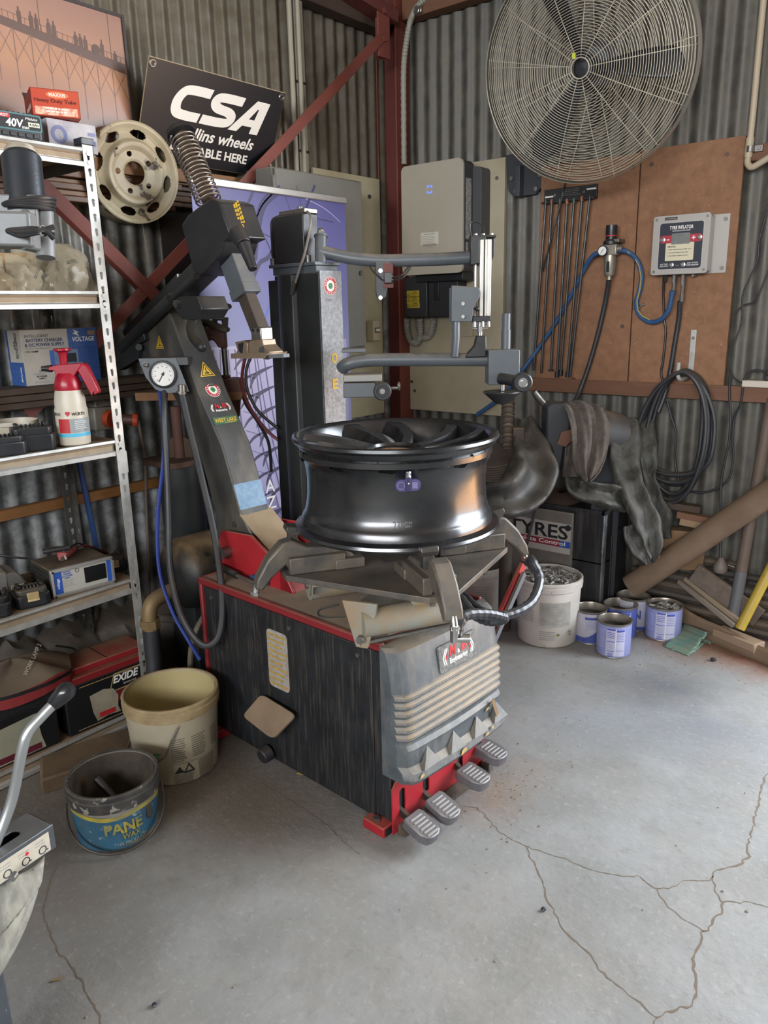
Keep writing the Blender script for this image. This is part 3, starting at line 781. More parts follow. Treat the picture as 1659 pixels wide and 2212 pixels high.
# ---- turntable
TCN = Vector((-0.16, 0.222, 0))
part('turret', MB(MF).lathe([(0.12, 0.578), (0.115, 0.60), (0.085, 0.61), (0.08, 0.735)], 28, T(TCN.x, TCN.y, 0), True, True), DUSTST, tc)
def polar(r, a, z): return Vector((TCN.x + r * math.cos(math.radians(a)), TCN.y + r * math.sin(math.radians(a)), z))
sq = []
for a in (-29, 61, 151, 241):
 p = [polar(0.345, a - 6, 0), polar(0.345, a + 6, 0)]
 sq += [(q.x, q.y) for q in p]
tt = part('table', MB(MF).prism(sq, 0.726, 0.742), DUSTST, tc, bevel=0.002)
part('table_bore', MB(MF).disc(0.05, 0.002, T(TCN.x, TCN.y, 0.742), 24), BLACKP, tc)
for a in (-29, 61, 151, 241):
 gm = MF @ T(TCN.x, TCN.y, 0) @ RZ(a)
 g = part('slide_bracket', MB(gm).prism([(-0.06, 0.726), (0.055, 0.726), (0.02, 0.665), (-0.04, 0.665)], 0.265, 0.272, frame((0, 0, 0), (0, 1, 0), (0, 0, 1))).bx(0.20, 0.27, -0.05, 0.05, 0.70, 0.726), DUSTW, tc, bevel=0.002)
 part('bolt', MB().hexbolt(gm @ frame((0.272, 0, 0.69), (0, 1, 0), (0, 0, 1)), 0.009, 0.008), STEEL, g)
 # edge brackets and polished guide rods under the table sides
 em = MF @ T(TCN.x, TCN.y, 0) @ RZ(a + 45)
 part('guide_rod', MB(em).cyl((0.17, -0.17, 0.70), (0.17, 0.17, 0.70), 0.008), CHROME, tc)
cb = thing  # (kept short below)
c0, c1 = Vector((-0.025, -0.075, 0.665)), Vector((0.09, 0.16, 0.665))
cyl = part('clamp_cylinder', MB(MF).cyl(c0, c1, 0.038, n=20), DUSTW, tc)
part('cylinder_end', MB(MF).prism([(-0.048, 0.726), (0.05, 0.726), (0.046, 0.70), (0.02, 0.60), (-0.012, 0.60)], -0.005, 0.007, frame(c0 - Vector((0, 0, 0.665)), (0.9, 0.35, 0), (0, 0, 1))), DUSTW, cyl, bevel=0.002)
part('bolt', MB().hexbolt(MF @ frame(c0 + Vector((0.012, -0.012, -0.035)), (0.9, 0.35, 0), (0, 0, 1)), 0.011, 0.012), STEEL, cyl)
part('tie_rod', MB(MF).cyl(c0 + Vector((0, -0.005, -0.055)), c1 + Vector((0.0, 0.02, -0.05)), 0.006), STEEL, cyl)
c2, c3 = Vector((-0.33, 0.02, 0.665)), Vector((-0.20, 0.30, 0.665))
part('clamp_cylinder', MB(MF).cyl(c2, c3, 0.038, n=20), DUSTW, tc)
part('wire_clip', MB(MF).tube(smooth_path([(-0.10, -0.08, 0.70), (-0.15, -0.10, 0.68), (-0.16, -0.09, 0.655), (-0.10, -0.06, 0.66)], 6), 0.003, 6), BLACK, tc)
for a in (-29, 61, -119, 151):
 jm = MF @ T(TCN.x, TCN.y, 0) @ RZ(a) @ frame((0, 0, 0), (1, 0, 0), (0, 0, 1))
 j = part('clamp', MB(jm).prism([(0.13, 0.745), (0.13, 0.765), (0.165, 0.802), (0.20, 0.806), (0.27, 0.812), (0.315, 0.836), (0.345, 0.83), (0.385, 0.79), (0.418, 0.735), (0.425, 0.705), (0.405, 0.70), (0.375, 0.735), (0.335, 0.768), (0.325, 0.745)], -0.026, 0.026), DUSTST, tc, bevel=0.006)
 part('clamp_guard', MB(jm).bx(0.17, 0.33, 0.743, 0.790, -0.046, -0.02).bx(0.17, 0.33, 0.743, 0.790, 0.02, 0.046).bx(0.115, 0.20, 0.743, 0.772, -0.05, 0.05), DUSTST, j, bevel=0.003)
 part('jaw', MB(jm).bx(0.292, 0.318, 0.81, 0.85, 0.010, 0.04).prism([(0.282, 0.843), (0.318, 0.843), (0.326, 0.858), (0.322, 0.870), (0.282, 0.864)], 0.0, 0.048), JAWST, j, bevel=0.002)
 part('fitting', MB(jm).cyl((0.414, 0.715, 0), (0.422, 0.692, 0), 0.010).cyl((0.422, 0.692, 0), (0.425, 0.682, 0), 0.013, n=6), CHROME, j)
def jaw_end(a): return MF @ T(TCN.x, TCN.y, 0) @ RZ(a) @ Vector((0.425, 0, 0.682))
WRAP = mat('spiral_wrapped_hose', '2a2d32', 0.35, 0.2, dust=0.3, dustcol='6e675d')
def wrapped(pts, r=0.0105, n=10):
 P = smooth_path(pts, n)
 N = len(P) - 1
 return MB().tube(P, lambda t: r + (0.0016 if int(t * N) % 3 else 0.0), 10)
e1, e2 = jaw_end(-29), jaw_end(61)
dE = depth_of(e1)
h1 = wrapped([e1 + Vector((0.004, 0.004, -0.022)), PD(1000, 1333, dE + 0.02), PD(1045, 1326, dE + 0.06), PD(1080, 1332, dE + 0.09), PD(1088, 1337, dE + 0.11), PD(1060, 1342, dE + 0.12), PD(1025, 1328, dE + 0.15), PD(985, 1286, dE + 0.22), MF @ Vector((-0.05, 0.22, 0.69))], 0.0125)
part('air_hose', h1, WRAP, tc)
h2 = wrapped([e2, e2 + Vector((0.02, 0.01, -0.02)), PD(1148, 1210, dE + 0.30), PD(1165, 1250, dE + 0.28), PD(1150, 1298, dE + 0.22), PD(1110, 1324, dE + 0.17), PD(1070, 1330, dE + 0.15), PD(1035, 1318, dE + 0.18), PD(995, 1284, dE + 0.25), MF @ Vector((-0.06, 0.25, 0.69))], 0.0125)
part('air_hose', h2, WRAP, tc)
part('elbow', MB().cyl(e1 + Vector((0, 0, 0.012)), e1 + Vector((0.0, 0, -0.03)), 0.012).cyl(e1 + Vector((0, 0, -0.022)), e1 + Vector((0.03, 0.022, -0.022)), 0.011), CHROME, tc)
# ---- tilting post at the back
V0, V1 = 0.15, 0.27
def q(x, y, v=V0):
 p = mv(x, y, v); return (p.x, p.z)
rb_ = [(-0.875, 0.575), (-0.878, 0.70), (-0.865, 0.725), (-0.70, 0.735), (-0.55, 0.655), (-0.50, 0.585), (-0.50, 0.575)]
br = part('pivot_bracket', uz(rb_, 0.10, 0.112), REDPAINT, tc, bevel=0.003)
part('pivot_bracket', uz(rb_, 0.315, 0.327), REDPAINT, tc, bevel=0.003)
part('pivot_bracket', uz([(-0.56, 0.575), (-0.56, 0.655), (-0.548, 0.655), (-0.50, 0.575)], 0.10, 0.327), REDPAINT, tc)
part('pivot_pin', MB(MF).cyl((-0.83, 0.07, 0.655), (-0.83, 0.35, 0.655), 0.02), STEEL, br)
front = [q(*p) for p in ((352, 655), (372, 690), (430, 850), (480, 965), (520, 1110), (556, 1180))]
back = [q(*p) for p in ((470, 1165), (466, 1110), (436, 1000), (398, 900), (352, 815), (300, 778), (292, 722))]
poly = front + back
post = part('tilt_post', uz(poly, V0, V1), ARMFACE, tc, bevel=0.006)
# tan dust-caked toe plate over the foot of the post
a_, b_, c_ = mv(517, 1112, V0), mv(560, 1168, V0), mv(590, 1192, V0)
tp = MB(MF)
tpp = [Vector((a_.x + 0.006, 0, a_.z)), Vector((b_.x + 0.012, 0, b_.z)), Vector((b_.x + 0.09, 0, b_.z - 0.045)), Vector((b_.x + 0.15, 0, b_.z - 0.10))]
for i in range(3):
 d = tpp[i + 1] - tpp[i]; n = Vector((-d.z, 0, d.x)).normalized() * 0.003
 vs = []
 for v in (V0 - 0.004, V1 + 0.012):
  vs += [tuple(tpp[i] + Vector((0, v, 0))), tuple(tpp[i + 1] + Vector((0, v, 0))), tuple(tpp[i + 1] + n + Vector((0, v, 0))), tuple(tpp[i] + n + Vector((0, v, 0)))]
 tp._add(vs, [(0, 1, 2, 3), (7, 6, 5, 4), (0, 4, 5, 1), (3, 2, 6, 7), (0, 3, 7, 4), (1, 5, 6, 2)])
part('toe_plate', tp, TAN, post, smooth=50)
# prints on the post's front face
def face_frame(x0, y0, x1, y1, t, lift=0.0012):      # frame on the front face between two points of its edge
 p, r = mv(x0, y0, V0), mv(x1, y1, V0)
 o = p.lerp(r, t); up = (p - r).normalized()
 n = Vector((-up.z, 0, up.x)); n = n if n.x > 0 else -n
 c = MF @ Vector((o.x, (V0 + V1) / 2, o.z)) + (MF.to_3x3() @ n) * lift
 return frame(c, MV_, MF.to_3x3() @ up)
def on_face(x, y):      # t along the lower edge from a pixel row
 return x
ff = lambda t: face_frame(430, 850, 480, 965, t)
def tri(m, s, parent):
 pl = part('warning_triangle', MB(m).prism([(-0.5 * s, -0.4 * s), (0.5 * s, -0.4 * s), (0, 0.5 * s)], 0, 0.0008), YELINK, parent, smooth=0)
 part('warning_triangle_border', MB(m).prism([(-0.41 * s, -0.345 * s), (0.41 * s, -0.345 * s), (0, 0.40 * s)], 0.0006, 0.0012, None, holes=[[(-0.33 * s, -0.30 * s), (0.33 * s, -0.30 * s), (0, 0.30 * s)]]), INK, pl, smooth=0)
 part('pictogram', MB(m).bx(-0.03 * s, 0.03 * s, -0.15 * s, 0.14 * s, 0.0006, 0.0012).bx(-0.15 * s, 0.16 * s, -0.24 * s, -0.17 * s, 0.0006, 0.0012).bar((0.0, -0.1 * s, 0.0009), (0.13 * s, -0.2 * s, 0.0009), 0.05 * s, 0.0006), INK, pl, smooth=0)
 return pl
tri(face_frame(372, 690, 430, 850, 0.70), 0.062, post)
def roundel(m, r, parent):
 o = part('roundel', MB(m).disc(r, 0.0008, I4, 28), WHITE, parent, smooth=0)
 part('roundel_ring', MB(m).prism(circle(r * 0.94, 28), 0.0007, 0.0012, None, holes=[circle(r * 0.62, 28)]), REDINK, o, smooth=0)
 tck = MB(m)
 for k in range(18):
  a = 2 * math.pi * k / 18 + 0.6
  if k in (0, 1, 8, 9): continue
  tck.box((r * 0.78 * math.cos(a), r * 0.78 * math.sin(a), 0.0014), (r * 0.09, r * 0.13, 0.0006))
 part('lettering', tck, WHITE, o, smooth=0)
 part('roundel_dot', MB(m).disc(r * 0.33, 0.0012, I4, 20), GREENINK, o, smooth=0)
roundel(face_frame(430, 850, 480, 965, -0.04, 0.0014), 0.029, post)
mb_logo(face_frame(430, 850, 480, 965, 0.30, 0.0014), 0.045, post)
wl = face_frame(430, 850, 480, 965, 0.54, 0.0012)
pl = part('west_lake_sticker', MB(wl).bx(-0.052, 0.052, -0.014, 0.014, 0, 0.0008), mat('green_sticker', '2f5a45', 0.5, col2='3f6a50', scale=60), post, smooth=0)
text('WEST LAKE', 0.1, wl @ T(0, 0.001, 0.001), YELINK, pl, bold=0.01, shear=0.2, fit=(0.09, 0.015))
part('yellow_rule', MB(wl).bx(-0.01, 0.04, -0.0105, -0.009, 0.0006, 0.0012), YELINK, pl, smooth=0)
bl = face_frame(480, 965, 520, 1110, 0.76, 0.0012)
part('faded_label', MB(bl).bx(-0.058, 0.058, -0.045, 0.045, 0, 0.0008), FADEBLUE, post, smooth=0)
ts = SIDEV @ T(mv(345, 740, V0).x, mv(345, 740, V0).z, -V0 + 0.0006)
tri(ts, 0.052, post)
part('bolt', MB().disc(0.011, 0.006, SIDEV @ T(mv(507, 1132, V0).x, mv(507, 1132, V0).z, -V0), 12), STEEL, post)
# swing arm, gas strut and clamp block on top of the post
VC = 0.21
def p3(x, y, v=VC): return mv(x, y, v)
arm = part('swing_arm', MB(MF).bar(p3(300, 722), p3(478, 548), 0.062, 0.072, (0, 1, 0)), BLACK, tc, bevel=0.004)
part('gas_strut', MB(MF).cyl(p3(262, 752, 0.13), p3(372, 645, 0.13), 0.021, n=18).cyl(p3(372, 645, 0.13), p3(424, 596, 0.13), 0.011), BLACK, arm)
part('arm_rail', MB(MF).bar(p3(272, 722, 0.20), p3(388, 602, 0.20), 0.03, 0.02, (0, 1, 0)), BLACK, arm, bevel=0.002)
for x, y in ((387, 594), (404, 596)):
 part('cap_screw', MB(MF).cyl(p3(x, y + 12, 0.19), p3(x - 2, y - 2, 0.19), 0.008, n=12), STEEL, arm)
cl_ = part('clamp_block', MB(MF).prism([q(383, 640), q(438, 640), q(448, 668), q(436, 690), q(404, 690), q(388, 668)], -0.24, -0.13, frame((0, 0, 0), (1, 0, 0), (0, 0, 1))), BLACK, tc, bevel=0.004)
part('bolt', MB().hexbolt(SIDEV @ T(mv(388, 656, 0.13).x, mv(388, 656, 0.13).z, -0.13), 0.014, 0.018), STEEL, cl_)
part('locking_handle', MB(MF).tube(smooth_path([p3(420, 690, 0.16), p3(414, 705, 0.14), p3(418, 728, 0.12), p3(434, 748, 0.11)], 8), lambda t: 0.019 - 0.003 * t, 12).ball(tuple(p3(436, 750, 0.11)), 0.017), BLACK, tc)
part('lug', MB().cyl(MF @ Vector(p3(300, 750, 0.125)), MF @ Vector(p3(300, 750, 0.16)), 0.012), BLACK, arm)
part('lower_bracket', uz([q(x, y, 0.14) for x, y in ((262, 748), (312, 705), (318, 735), (304, 742), (303, 775), (262, 800))], 0.13, 0.16), BLACK, tc, bevel=0.003)
# head with the tall sprung shaft
hp = [q(x, y, 0.13) for x, y in ((391, 486), (404, 466), (430, 445), (455, 428), (474, 436), (484, 470), (500, 512), (484, 520), (478, 547), (468, 560), (444, 586), (431, 597), (416, 584), (404, 534))]
head = part('head_housing', uz(hp, 0.13, 0.265), BLACKP, tc, bevel=0.006, seg=3)
hs0, hs1 = p3(392, 292), p3(452, 436)
sh = part('shaft', MB(MF).prism(circle(0.024, 6), 0, (hs1 - hs0).length, axis_frame(hs0, hs1)), mat('greasy_shaft', '6d5a48', 0.45, 0.6, col2='4a4038', scale=12), tc, smooth=0)
ax = axis_frame(hs1, hs0)
part('spring', MB(MF).coil(0.041, 0.003, 16, (hs1 - hs0).length * 0.97, ax), mat('spring_steel', '8f8377', 0.4, 0.7), tc, smooth=180)
part('shaft_cap', MB(MF).cyl(hs0 + (hs0 - hs1) * 0.0, hs0 + (hs0 - hs1).normalized() * 0.014, 0.048, n=24).cyl(hs0 + (hs0 - hs1).normalized() * 0.014, hs0 + (hs0 - hs1).normalized() * 0.018, 0.03, n=24), BLACKP, tc)
part('grip', MB(MF).cyl(p3(512, 500, 0.12), p3(527, 528, 0.115), 0.027, 0.022, n=18).cyl(p3(527, 528, 0.115), p3(547, 582, 0.11), 0.020, 0.013, n=18), BLACKP, head, bevel=0.002)
sx, sy = p3(497, 540, 0.20), p3(530, 632, 0.20)
part('square_sleeve', MB(MF).bar(sx, sy, 0.075, 0.06, (0, 1, 0)).bar(p3(526, 620, 0.20), p3(533, 641, 0.20), 0.08, 0.066, (0, 1, 0)), GREYPAINT, head, bevel=0.003)
part('square_bar', MB(MF).bar(sy, p3(563, 716, 0.20), 0.046, 0.042, (0, 1, 0)), mat('greasy_bar', '5b5248', 0.5, 0.5, col2='453d36', scale=14), head, bevel=0.003)
# plastic sticker on the head
hst = SIDEV @ T(mv(518, 470, 0.13).x, mv(518, 470, 0.13).z, -0.13 + 0.001) @ RZ(-68)
lines(hst, -0.045, 0.045, [0.014, 0.004, -0.006], 0.006, 0.5, head, YELINK, gaps=0.05, z=0.0015)
# mounting tool
ALLOY = mat('worn_alloy', '9a8a77', 0.45, 0.55, col2='83705c', scale=16, dust=0.4, dustcol='8a7358')
mt0 = p3(570, 722, 0.20)
part('tool_collar', MB(MF).box(tuple(p3(566, 722, 0.20)), (0.05, 0.05, 0.046)), STEEL, head, bevel=0.004)
for dz in (-0.012, 0.012):
 part('grub_screw', MB().disc(0.0055, 0.002, MF @ frame(p3(566, 720, 0.20) + Vector((dz, -0.025, 0.01)), (1, 0, 0), (0, 0, 1)), 10), INK, head)
def q2(x, y): p = mv(x, y, 0.20); return (p.x, p.z)
mh = part('mounting_head', uz([q2(*p) for p in ((526, 738), (546, 734), (553, 740), (553, 767), (540, 769), (525, 768), (531, 755))], 0.165, 0.235), ALLOY, head, bevel=0.003)
part('mounting_head_web', uz([q2(*p) for p in ((551, 740), (556, 735), (580, 732), (583, 744), (590, 752), (598, 759), (597, 766), (580, 769), (551, 768))], 0.172, 0.228), ALLOY, mh, bevel=0.003)
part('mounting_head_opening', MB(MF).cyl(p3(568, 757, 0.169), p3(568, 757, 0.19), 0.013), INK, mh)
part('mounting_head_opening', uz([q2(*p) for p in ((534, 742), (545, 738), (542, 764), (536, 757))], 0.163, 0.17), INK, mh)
part('mounting_head_lip', uz([q2(*p) for p in ((524, 764), (598, 762), (597, 770), (524, 771))], 0.155, 0.24), ALLOY, mh, bevel=0.003)
part('tool_foot', MB(MF).ball(tuple(p3(577, 768, 0.19)), (0.022, 0.02, 0.013), 14).bar(p3(575, 770, 0.19), p3(619, 768, 0.16), 0.022, 0.012, (0, 0, 1)), mat('grey_nylon', '6d7276', 0.45), mh, bevel=0.002)
# pressure gauge panel
gf = cf(351, 812, depth_of(MF @ Vector(mv(430, 850, V0))) - 0.03)
gp_ = part('gauge_panel', MB(gf).prism([(-0.078, 0.060), (0.050, 0.060), (0.086, -0.055), (0.010, -0.060), (-0.03, -0.045), (-0.058, -0.005)], -0.004, 0.0), GREYPAINT, tc, bevel=0.001)
part('gauge_bracket', MB(gf).bx(-0.075, 0.09, 0.035, 0.06, -0.09, -0.004), BLACK, gp_)
gz_ = gf @ T(0.004, 0.006, 0)
gg = part('pressure_gauge', MB(gz_).lathe([(0.047, 0), (0.047, 0.012), (0.040, 0.014), (0.0395, 0.006)], 32, None, True, False), BLACKP, tc)
part('dial', MB(gz_).disc(0.040, 0.007, I4, 32), WHITE, gg, smooth=0)
nb = MB(gz_)
for k in range(25):
 a = math.radians(-45 + 270 * k / 24)
 nb.bar((0.033 * math.cos(a), 0.033 * math.sin(a), 0.0074), ((0.037) * math.cos(a), 0.037 * math.sin(a), 0.0074), 0.0012, 0.0006)
for k in range(9):
 a = math.radians(-45 + 270 * k / 8)
 nb.box((0.027 * math.cos(a), 0.027 * math.sin(a), 0.0074), (0.004, 0.004, 0.0005))
part('dial_marks', nb, GREYINK, gg, smooth=0)
part('needle', MB(gz_).bar((0.005, 0.008, 0.0085), (-0.016, -0.026, 0.0085), 0.0028, 0.0008).disc(0.005, 0.009, I4, 10), INK, gg, smooth=0)
part('dome_nut', MB(gf).cyl((-0.052, 0.038, 0), (-0.052, 0.038, 0.008), 0.010, n=6).ball((-0.052, 0.038, 0.010), 0.008), STEEL, gp_)
part('hose_connector', MB(gf).cyl((0.066, -0.03, 0.014), (0.064, -0.062, 0.014), 0.013, n=14).cyl((0.064, -0.052, 0.014), (0.063, -0.058, 0.014), 0.017, n=14), STEEL, gp_)
gd = depth_of(gf @ Vector((0, 0, 0)))
part('air_line', MB().tube(smooth_path([gf @ Vector((0.0, -0.052, -0.01)), PD(354, 900, gd - .01), PD(360, 1010, gd), PD(364, 1120, gd), PD(368, 1230, gd - .03), PD(392, 1330, gd - .08), PD(436, 1392, gd - .10), PD(472, 1375, gd - .10), PD(480, 1290, gd - .09), PD(462, 1150, gd - .05), PD(430, 1010, gd - .02), PD(408, 920, gd), gf @ Vector((0.064, -0.060, 0.014))], 8), 0.0115, 10), HOSE, tc)
part('air_line', MB().tube(smooth_path([gf @ Vector((-0.02, -0.048, -0.02)), PD(352, 930, gd + .02), PD(352, 1000, gd + .04), PD(341, 1110, gd + .04), PD(344, 1230, gd + .04), PD(372, 1320, gd + .02), PD(405, 1380, gd), PD(432, 1425, gd)], 8), 0.0065, 8), mat('blue_line', '22357c', 0.4), tc)
# ---- helper column at the far rear corner
U0, U1, W0, W1 = -1.02, -0.73, 0.48, 0.585
secp = [(U1, W0), (U1, W1), (U0 + 0.02, W1), (U0 + 0.02, W0 + 0.03), (U0 + 0.055, W0 + 0.03), (U0 + 0.068, W0 + 0.004), (U0 + 0.11, W0 - 0.012), (U0 + 0.155, W0 - 0.006), (U0 + 0.166, W0 + 0.01), (U0 + 0.17, W0 + 0.002)]
colm = part('helper_column', MB(MF).prism(list(reversed(secp)), 0.02, 1.575), BLACK, tc, bevel=0.003)
part('column_back', MB(MF).bx(U0 - 0.005, U0 + 0.05, W0 + 0.02, W1 - 0.01, 0.02, 1.56), BLACK, tc, bevel=0.002)
part('column_front_plate', MB(MF).bx(U1, U1 + 0.004, W0 + 0.003, W1, 0.3, 1.583), SPECK, tc, bevel=0.001)
part('column_base', MB(MF).bx(U0 - 0.05, U1 + 0.05, W0 - 0.05, W1 + 0.04, 0.0, 0.02).bx(-0.86, -0.80, 0.43, W0 + 0.02, 0.05, 0.4), BLACK, tc, bevel=0.003)
cfm = MF @ frame((U1 + 0.0045, (W0 + W1) / 2, 0), (0, 1, 0), (0, 0, 1))
roundel(cfm @ T(-0.003, 1.532, 0.0), 0.031, colm)
def colz(y): return mu(722, y, U1).z
text('O', 0.05, cfm @ T(0.004, colz(773), 0.0006), YELINK, colm, bold=0.03, fit=(0.026, 0.036))
text('E', 0.05, cfm @ T(0.004, colz(829), 0.0006), YELINK, colm, bold=0.03, fit=(0.026, 0.036))
ghost = mat('ghost_print', 'a0a1a0', 0.55)
for y, s in ((648, '000'), (665, 'I')):
 text(s, 0.03, cfm @ T(-0.01, colz(y), 0.0005), ghost, colm, fit=(0.026 if len(s) > 1 else 0.006, 0.010))
part('warning_label', MB(MF).bx(U0 + 0.022, U0 + 0.05, W0 + 0.0285, W0 + 0.0305, 1.43, 1.50), YELINK, colm, smooth=0)
part('warning_label', MB(MF).bx(U0 + 0.022, U0 + 0.05, W0 + 0.0285, W0 + 0.0305, 1.35, 1.41), GREYINK, colm, smooth=0)
part('column_head', MB(MF).bx(U0 + 0.05, U1 - 0.01, W0 + 0.0, W1 - 0.005, 1.575, 1.60).bx(U0 + 0.04, U1 - 0.005, W0 - 0.01, W1 + 0.005, 1.60, 1.612), GREYPAINT, colm, bevel=0.002)
bt0, bt1 = mv(607, 556, 0.52), mv(668, 472, 0.52)
part('valve_block', MB(MF).bx(bt0.x, bt1.x, 0.49, 0.56, 1.612, 1.775), BLACK, tc, bevel=0.004)
part('valve_lid', MB(MF).bx(bt0.x + 0.03, bt1.x + 0.005, 0.495, 0.555, 1.775, 1.79).cyl((bt1.x - 0.05, 0.525, 1.79), (bt1.x - 0.05, 0.525, 1.803), 0.01, n=8), STEEL, tc, bevel=0.002)
part('lift_handle', MB(MF).tube(smooth_path([(bt0.x - 0.015, 0.50, 1.612), (bt0.x - 0.015, 0.50, 1.72), (bt0.x - 0.008, 0.50, 1.762), (bt0.x + 0.03, 0.50, 1.772)], 5), 0.0085, 8).tube(smooth_path([(bt0.x + 0.02, 0.50, 1.612), (bt0.x + 0.02, 0.50, 1.70), (bt0.x + 0.022, 0.50, 1.745)], 4), 0.006, 8), BLACK, tc)
for u in (bt0.x - 0.015, bt1.x + 0.012):
 part('cap_screw', MB(MF).cyl((u, 0.495, 1.61), (u, 0.495, 1.636), 0.011, n=12), STEEL, tc)
part('cable', MB().tube(smooth_path([MF @ Vector((bt1.x - 0.05, 0.51, 1.79)), PD(665, 458, depth_of(MF @ Vector((bt1.x, 0.5, 1.78)))), MF @ Vector(mv(671, 480, 0.47)), MF @ Vector(mv(660, 540, 0.465)), MF @ Vector(mv(643, 595, 0.462)), MF @ Vector(mv(632, 632, 0.478))], 7), 0.0045, 8), mat('grey_cable', '7a736c', 0.5), tc)
part('cable_gland', MB(MF).cyl(mv(636, 610, 0.463), mv(631, 634, 0.475), 0.009), STEEL, tc)
DC = depth_of(MF @ Vector((U1, 0.53, 1.6)))      # the two swing arms hang level with the column
S = DC / FPX
sw = part('upper_arm', MB().tube(smooth_path([PD(692, 543, DC), PD(725, 551, DC), PD(770, 559, DC), PD(825, 563, DC), (PD(880, 562, DC)), PD(950, 560, DC), PD(1022, 556, DC)], 6), 0.0215, 16), GREYPAINT, tc)
part('hinge_post', MB().cyl(PD(693, 570, DC), PD(693, 512, DC), 0.021, n=18).cyl(PD(693, 512, DC), PD(693, 508, DC), 0.024, n=18), GREYPAINT, tc)
part('dome_nut', MB().cyl(PD(693, 508, DC), PD(693, 500, DC), 0.013, n=6).ball(tuple(PD(693, 499, DC)), 0.011), CHROME, tc)
part('valve_bracket', MB(cf(828, 600, DC)).prism([(-0.026, 0.06), (0.022, 0.06), (0.024, 0.01), (0.008, -0.065), (-0.006, -0.073), (-0.022, -0.07), (-0.027, -0.05)], -0.006, 0.006), BLACK, sw, bevel=0.002)
vbk = part('pneumatic_valve', MB(cf(838, 600, DC - 0.02)).bx(-0.013, 0.013, -0.018, 0.018, -0.012, 0.012), BLACKP, sw, bevel=0.002)
part('valve_plate', MB(cf(838, 592, DC - 0.012)).bx(-0.017, 0.018, -0.045, 0.035, -0.003, 0.003), RUSTDARK, sw)
for dx, dy in ((0.018, 0.004), (0.018, -0.008), (-0.018, -0.003)):
 part('valve_port', MB(cf(838, 600, DC - 0.02)).cyl((dx - 0.008 if dx > 0 else dx + 0.008, dy, 0), (dx, dy, 0), 0.005, n=8), CHROME, vbk)
for y in (585, 643):
 part('bolt', MB(cf(822, y, DC - 0.008)).disc(0.007, 0.006, I4, 12), CHROME, sw)
part('air_line', MB().tube(smooth_path([PD(797, 572, DC), PD(805, 585, DC - .01), PD(825, 604, DC - .03)], 5), 0.003, 6).tube(smooth_path([PD(848, 600, DC - .02), PD(868, 594, DC - .02), PD(884, 573, DC)], 5), 0.003, 6).tube(smooth_path([PD(848, 606, DC - .02), PD(872, 598, DC - .02), PD(890, 572, DC)], 5), 0.003, 6), BLACKP, sw)
cr = part('cylinder_carrier', MB(cf(1041, 540, DC - 0.02)).prism([(-0.042, 0.046), (0.046, 0.046), (0.046, -0.02), (0.03, -0.042), (0.008, -0.05), (-0.042, -0.05)], -0.03, -0.018).prism([(-0.042, 0.046), (0.010, 0.046), (0.010, -0.02), (-0.01, -0.046), (-0.042, -0.05)], -0.02, 0.03).bx(-0.042, 0.046, 0.038, 0.046, -0.03, 0.03), BLACK, tc, bevel=0.003)
ALU = mat('aluminium_profile', 'c9c6bf', 0.3, 0.8)
part('cylinder_tube', MB(cf(1046, 605, DC - 0.02)).bx(-0.018, -0.004, -0.130, 0.13, -0.02, 0.022).bx(-0.002, 0.02, -0.130, 0.13, -0.022, 0.026).bx(0.006, 0.010, -0.130, 0.13, 0.026, 0.029), ALU, cr, bevel=0.002)
part('guide_rod', MB(cf(1027, 605, DC)).cyl((0, -0.13, 0), (0, 0.13, 0), 0.006), ALU, cr)
for dx in (-0.03, -0.004, 0.024):
 part('cap_screw', MB(cf(1046, 510, DC - 0.02)).cyl((dx, -0.004, 0), (dx, 0.008, 0), 0.007, n=10), CHROME, cr)
part('air_line', MB().tube(smooth_path([PD(1046, 506, DC - .02), PD(1042, 488, DC - .01), PD(1027, 479, DC), PD(1015, 486, DC + .01), PD(1018, 515, DC + .01)], 6), 0.003, 6), BLACKP, cr)
part('cylinder_flange', MB(cf(1038, 689, DC - 0.02)).bx(-0.032, 0.032, -0.010, 0.010, -0.026, 0.026), BLACKP, cr, bevel=0.002)
for dx in (-0.024, 0.004, 0.024):
 part('cap_screw', MB(cf(1038, 698, DC - 0.02)).cyl((dx, -0.012, 0.016), (dx, 0.006, 0.016), 0.007, n=10), CHROME, cr)
part('piston_rod', MB(cf(1037, 715, DC - 0.02)).cyl((0, -0.03, 0), (0, 0.03, 0), 0.008).cyl((0, -0.004, 0), (0, 0.018, 0), 0.012, n=6).bx(-0.026, 0.026, 0.008, 0.010, -0.004, 0.004), CHROME, cr)
part('bead_press_shoe', MB(cf(1036, 748, DC - 0.02)).prism([(-0.012, 0.036), (0.02, 0.036), (0.022, -0.036), (-0.052, -0.036), (-0.04, -0.02), (-0.02, 0.002)], -0.022, 0.022), BLACKP, cr, bevel=0.004)
part('black_knob', MB(cf(1031, 667, DC - 0.06)).ball((0, 0, 0), 0.009, 12).cyl((0, 0, 0), (-0.012, 0, -0.02), 0.003, n=6), BLACKP, cr)
gh = part('guard', MB(cf(1003, 655, DC - 0.075)).prism([(-0.044, 0.058), (0.046, 0.05), (0.054, 0.036), (0.05, 0.02), (0.03, -0.012), (0.024, -0.06), (-0.046, -0.06)], 0.0, 0.014).bx(-0.05, -0.044, -0.058, 0.05, -0.012, 0.012), GREYPAINT, tc, bevel=0.004)
for y in (656, 684):
 part('bolt', MB(cf(1000, y, DC - 0.092)).disc(0.006, 0.004, I4, 10), CHROME, gh)
part('guard_tube', MB().tube([PD(985, 690, DC - .06), PD(985, 730, DC - .05), PD(982, 770, DC - .03)], 0.014, 14), GREYPAINT, gh)
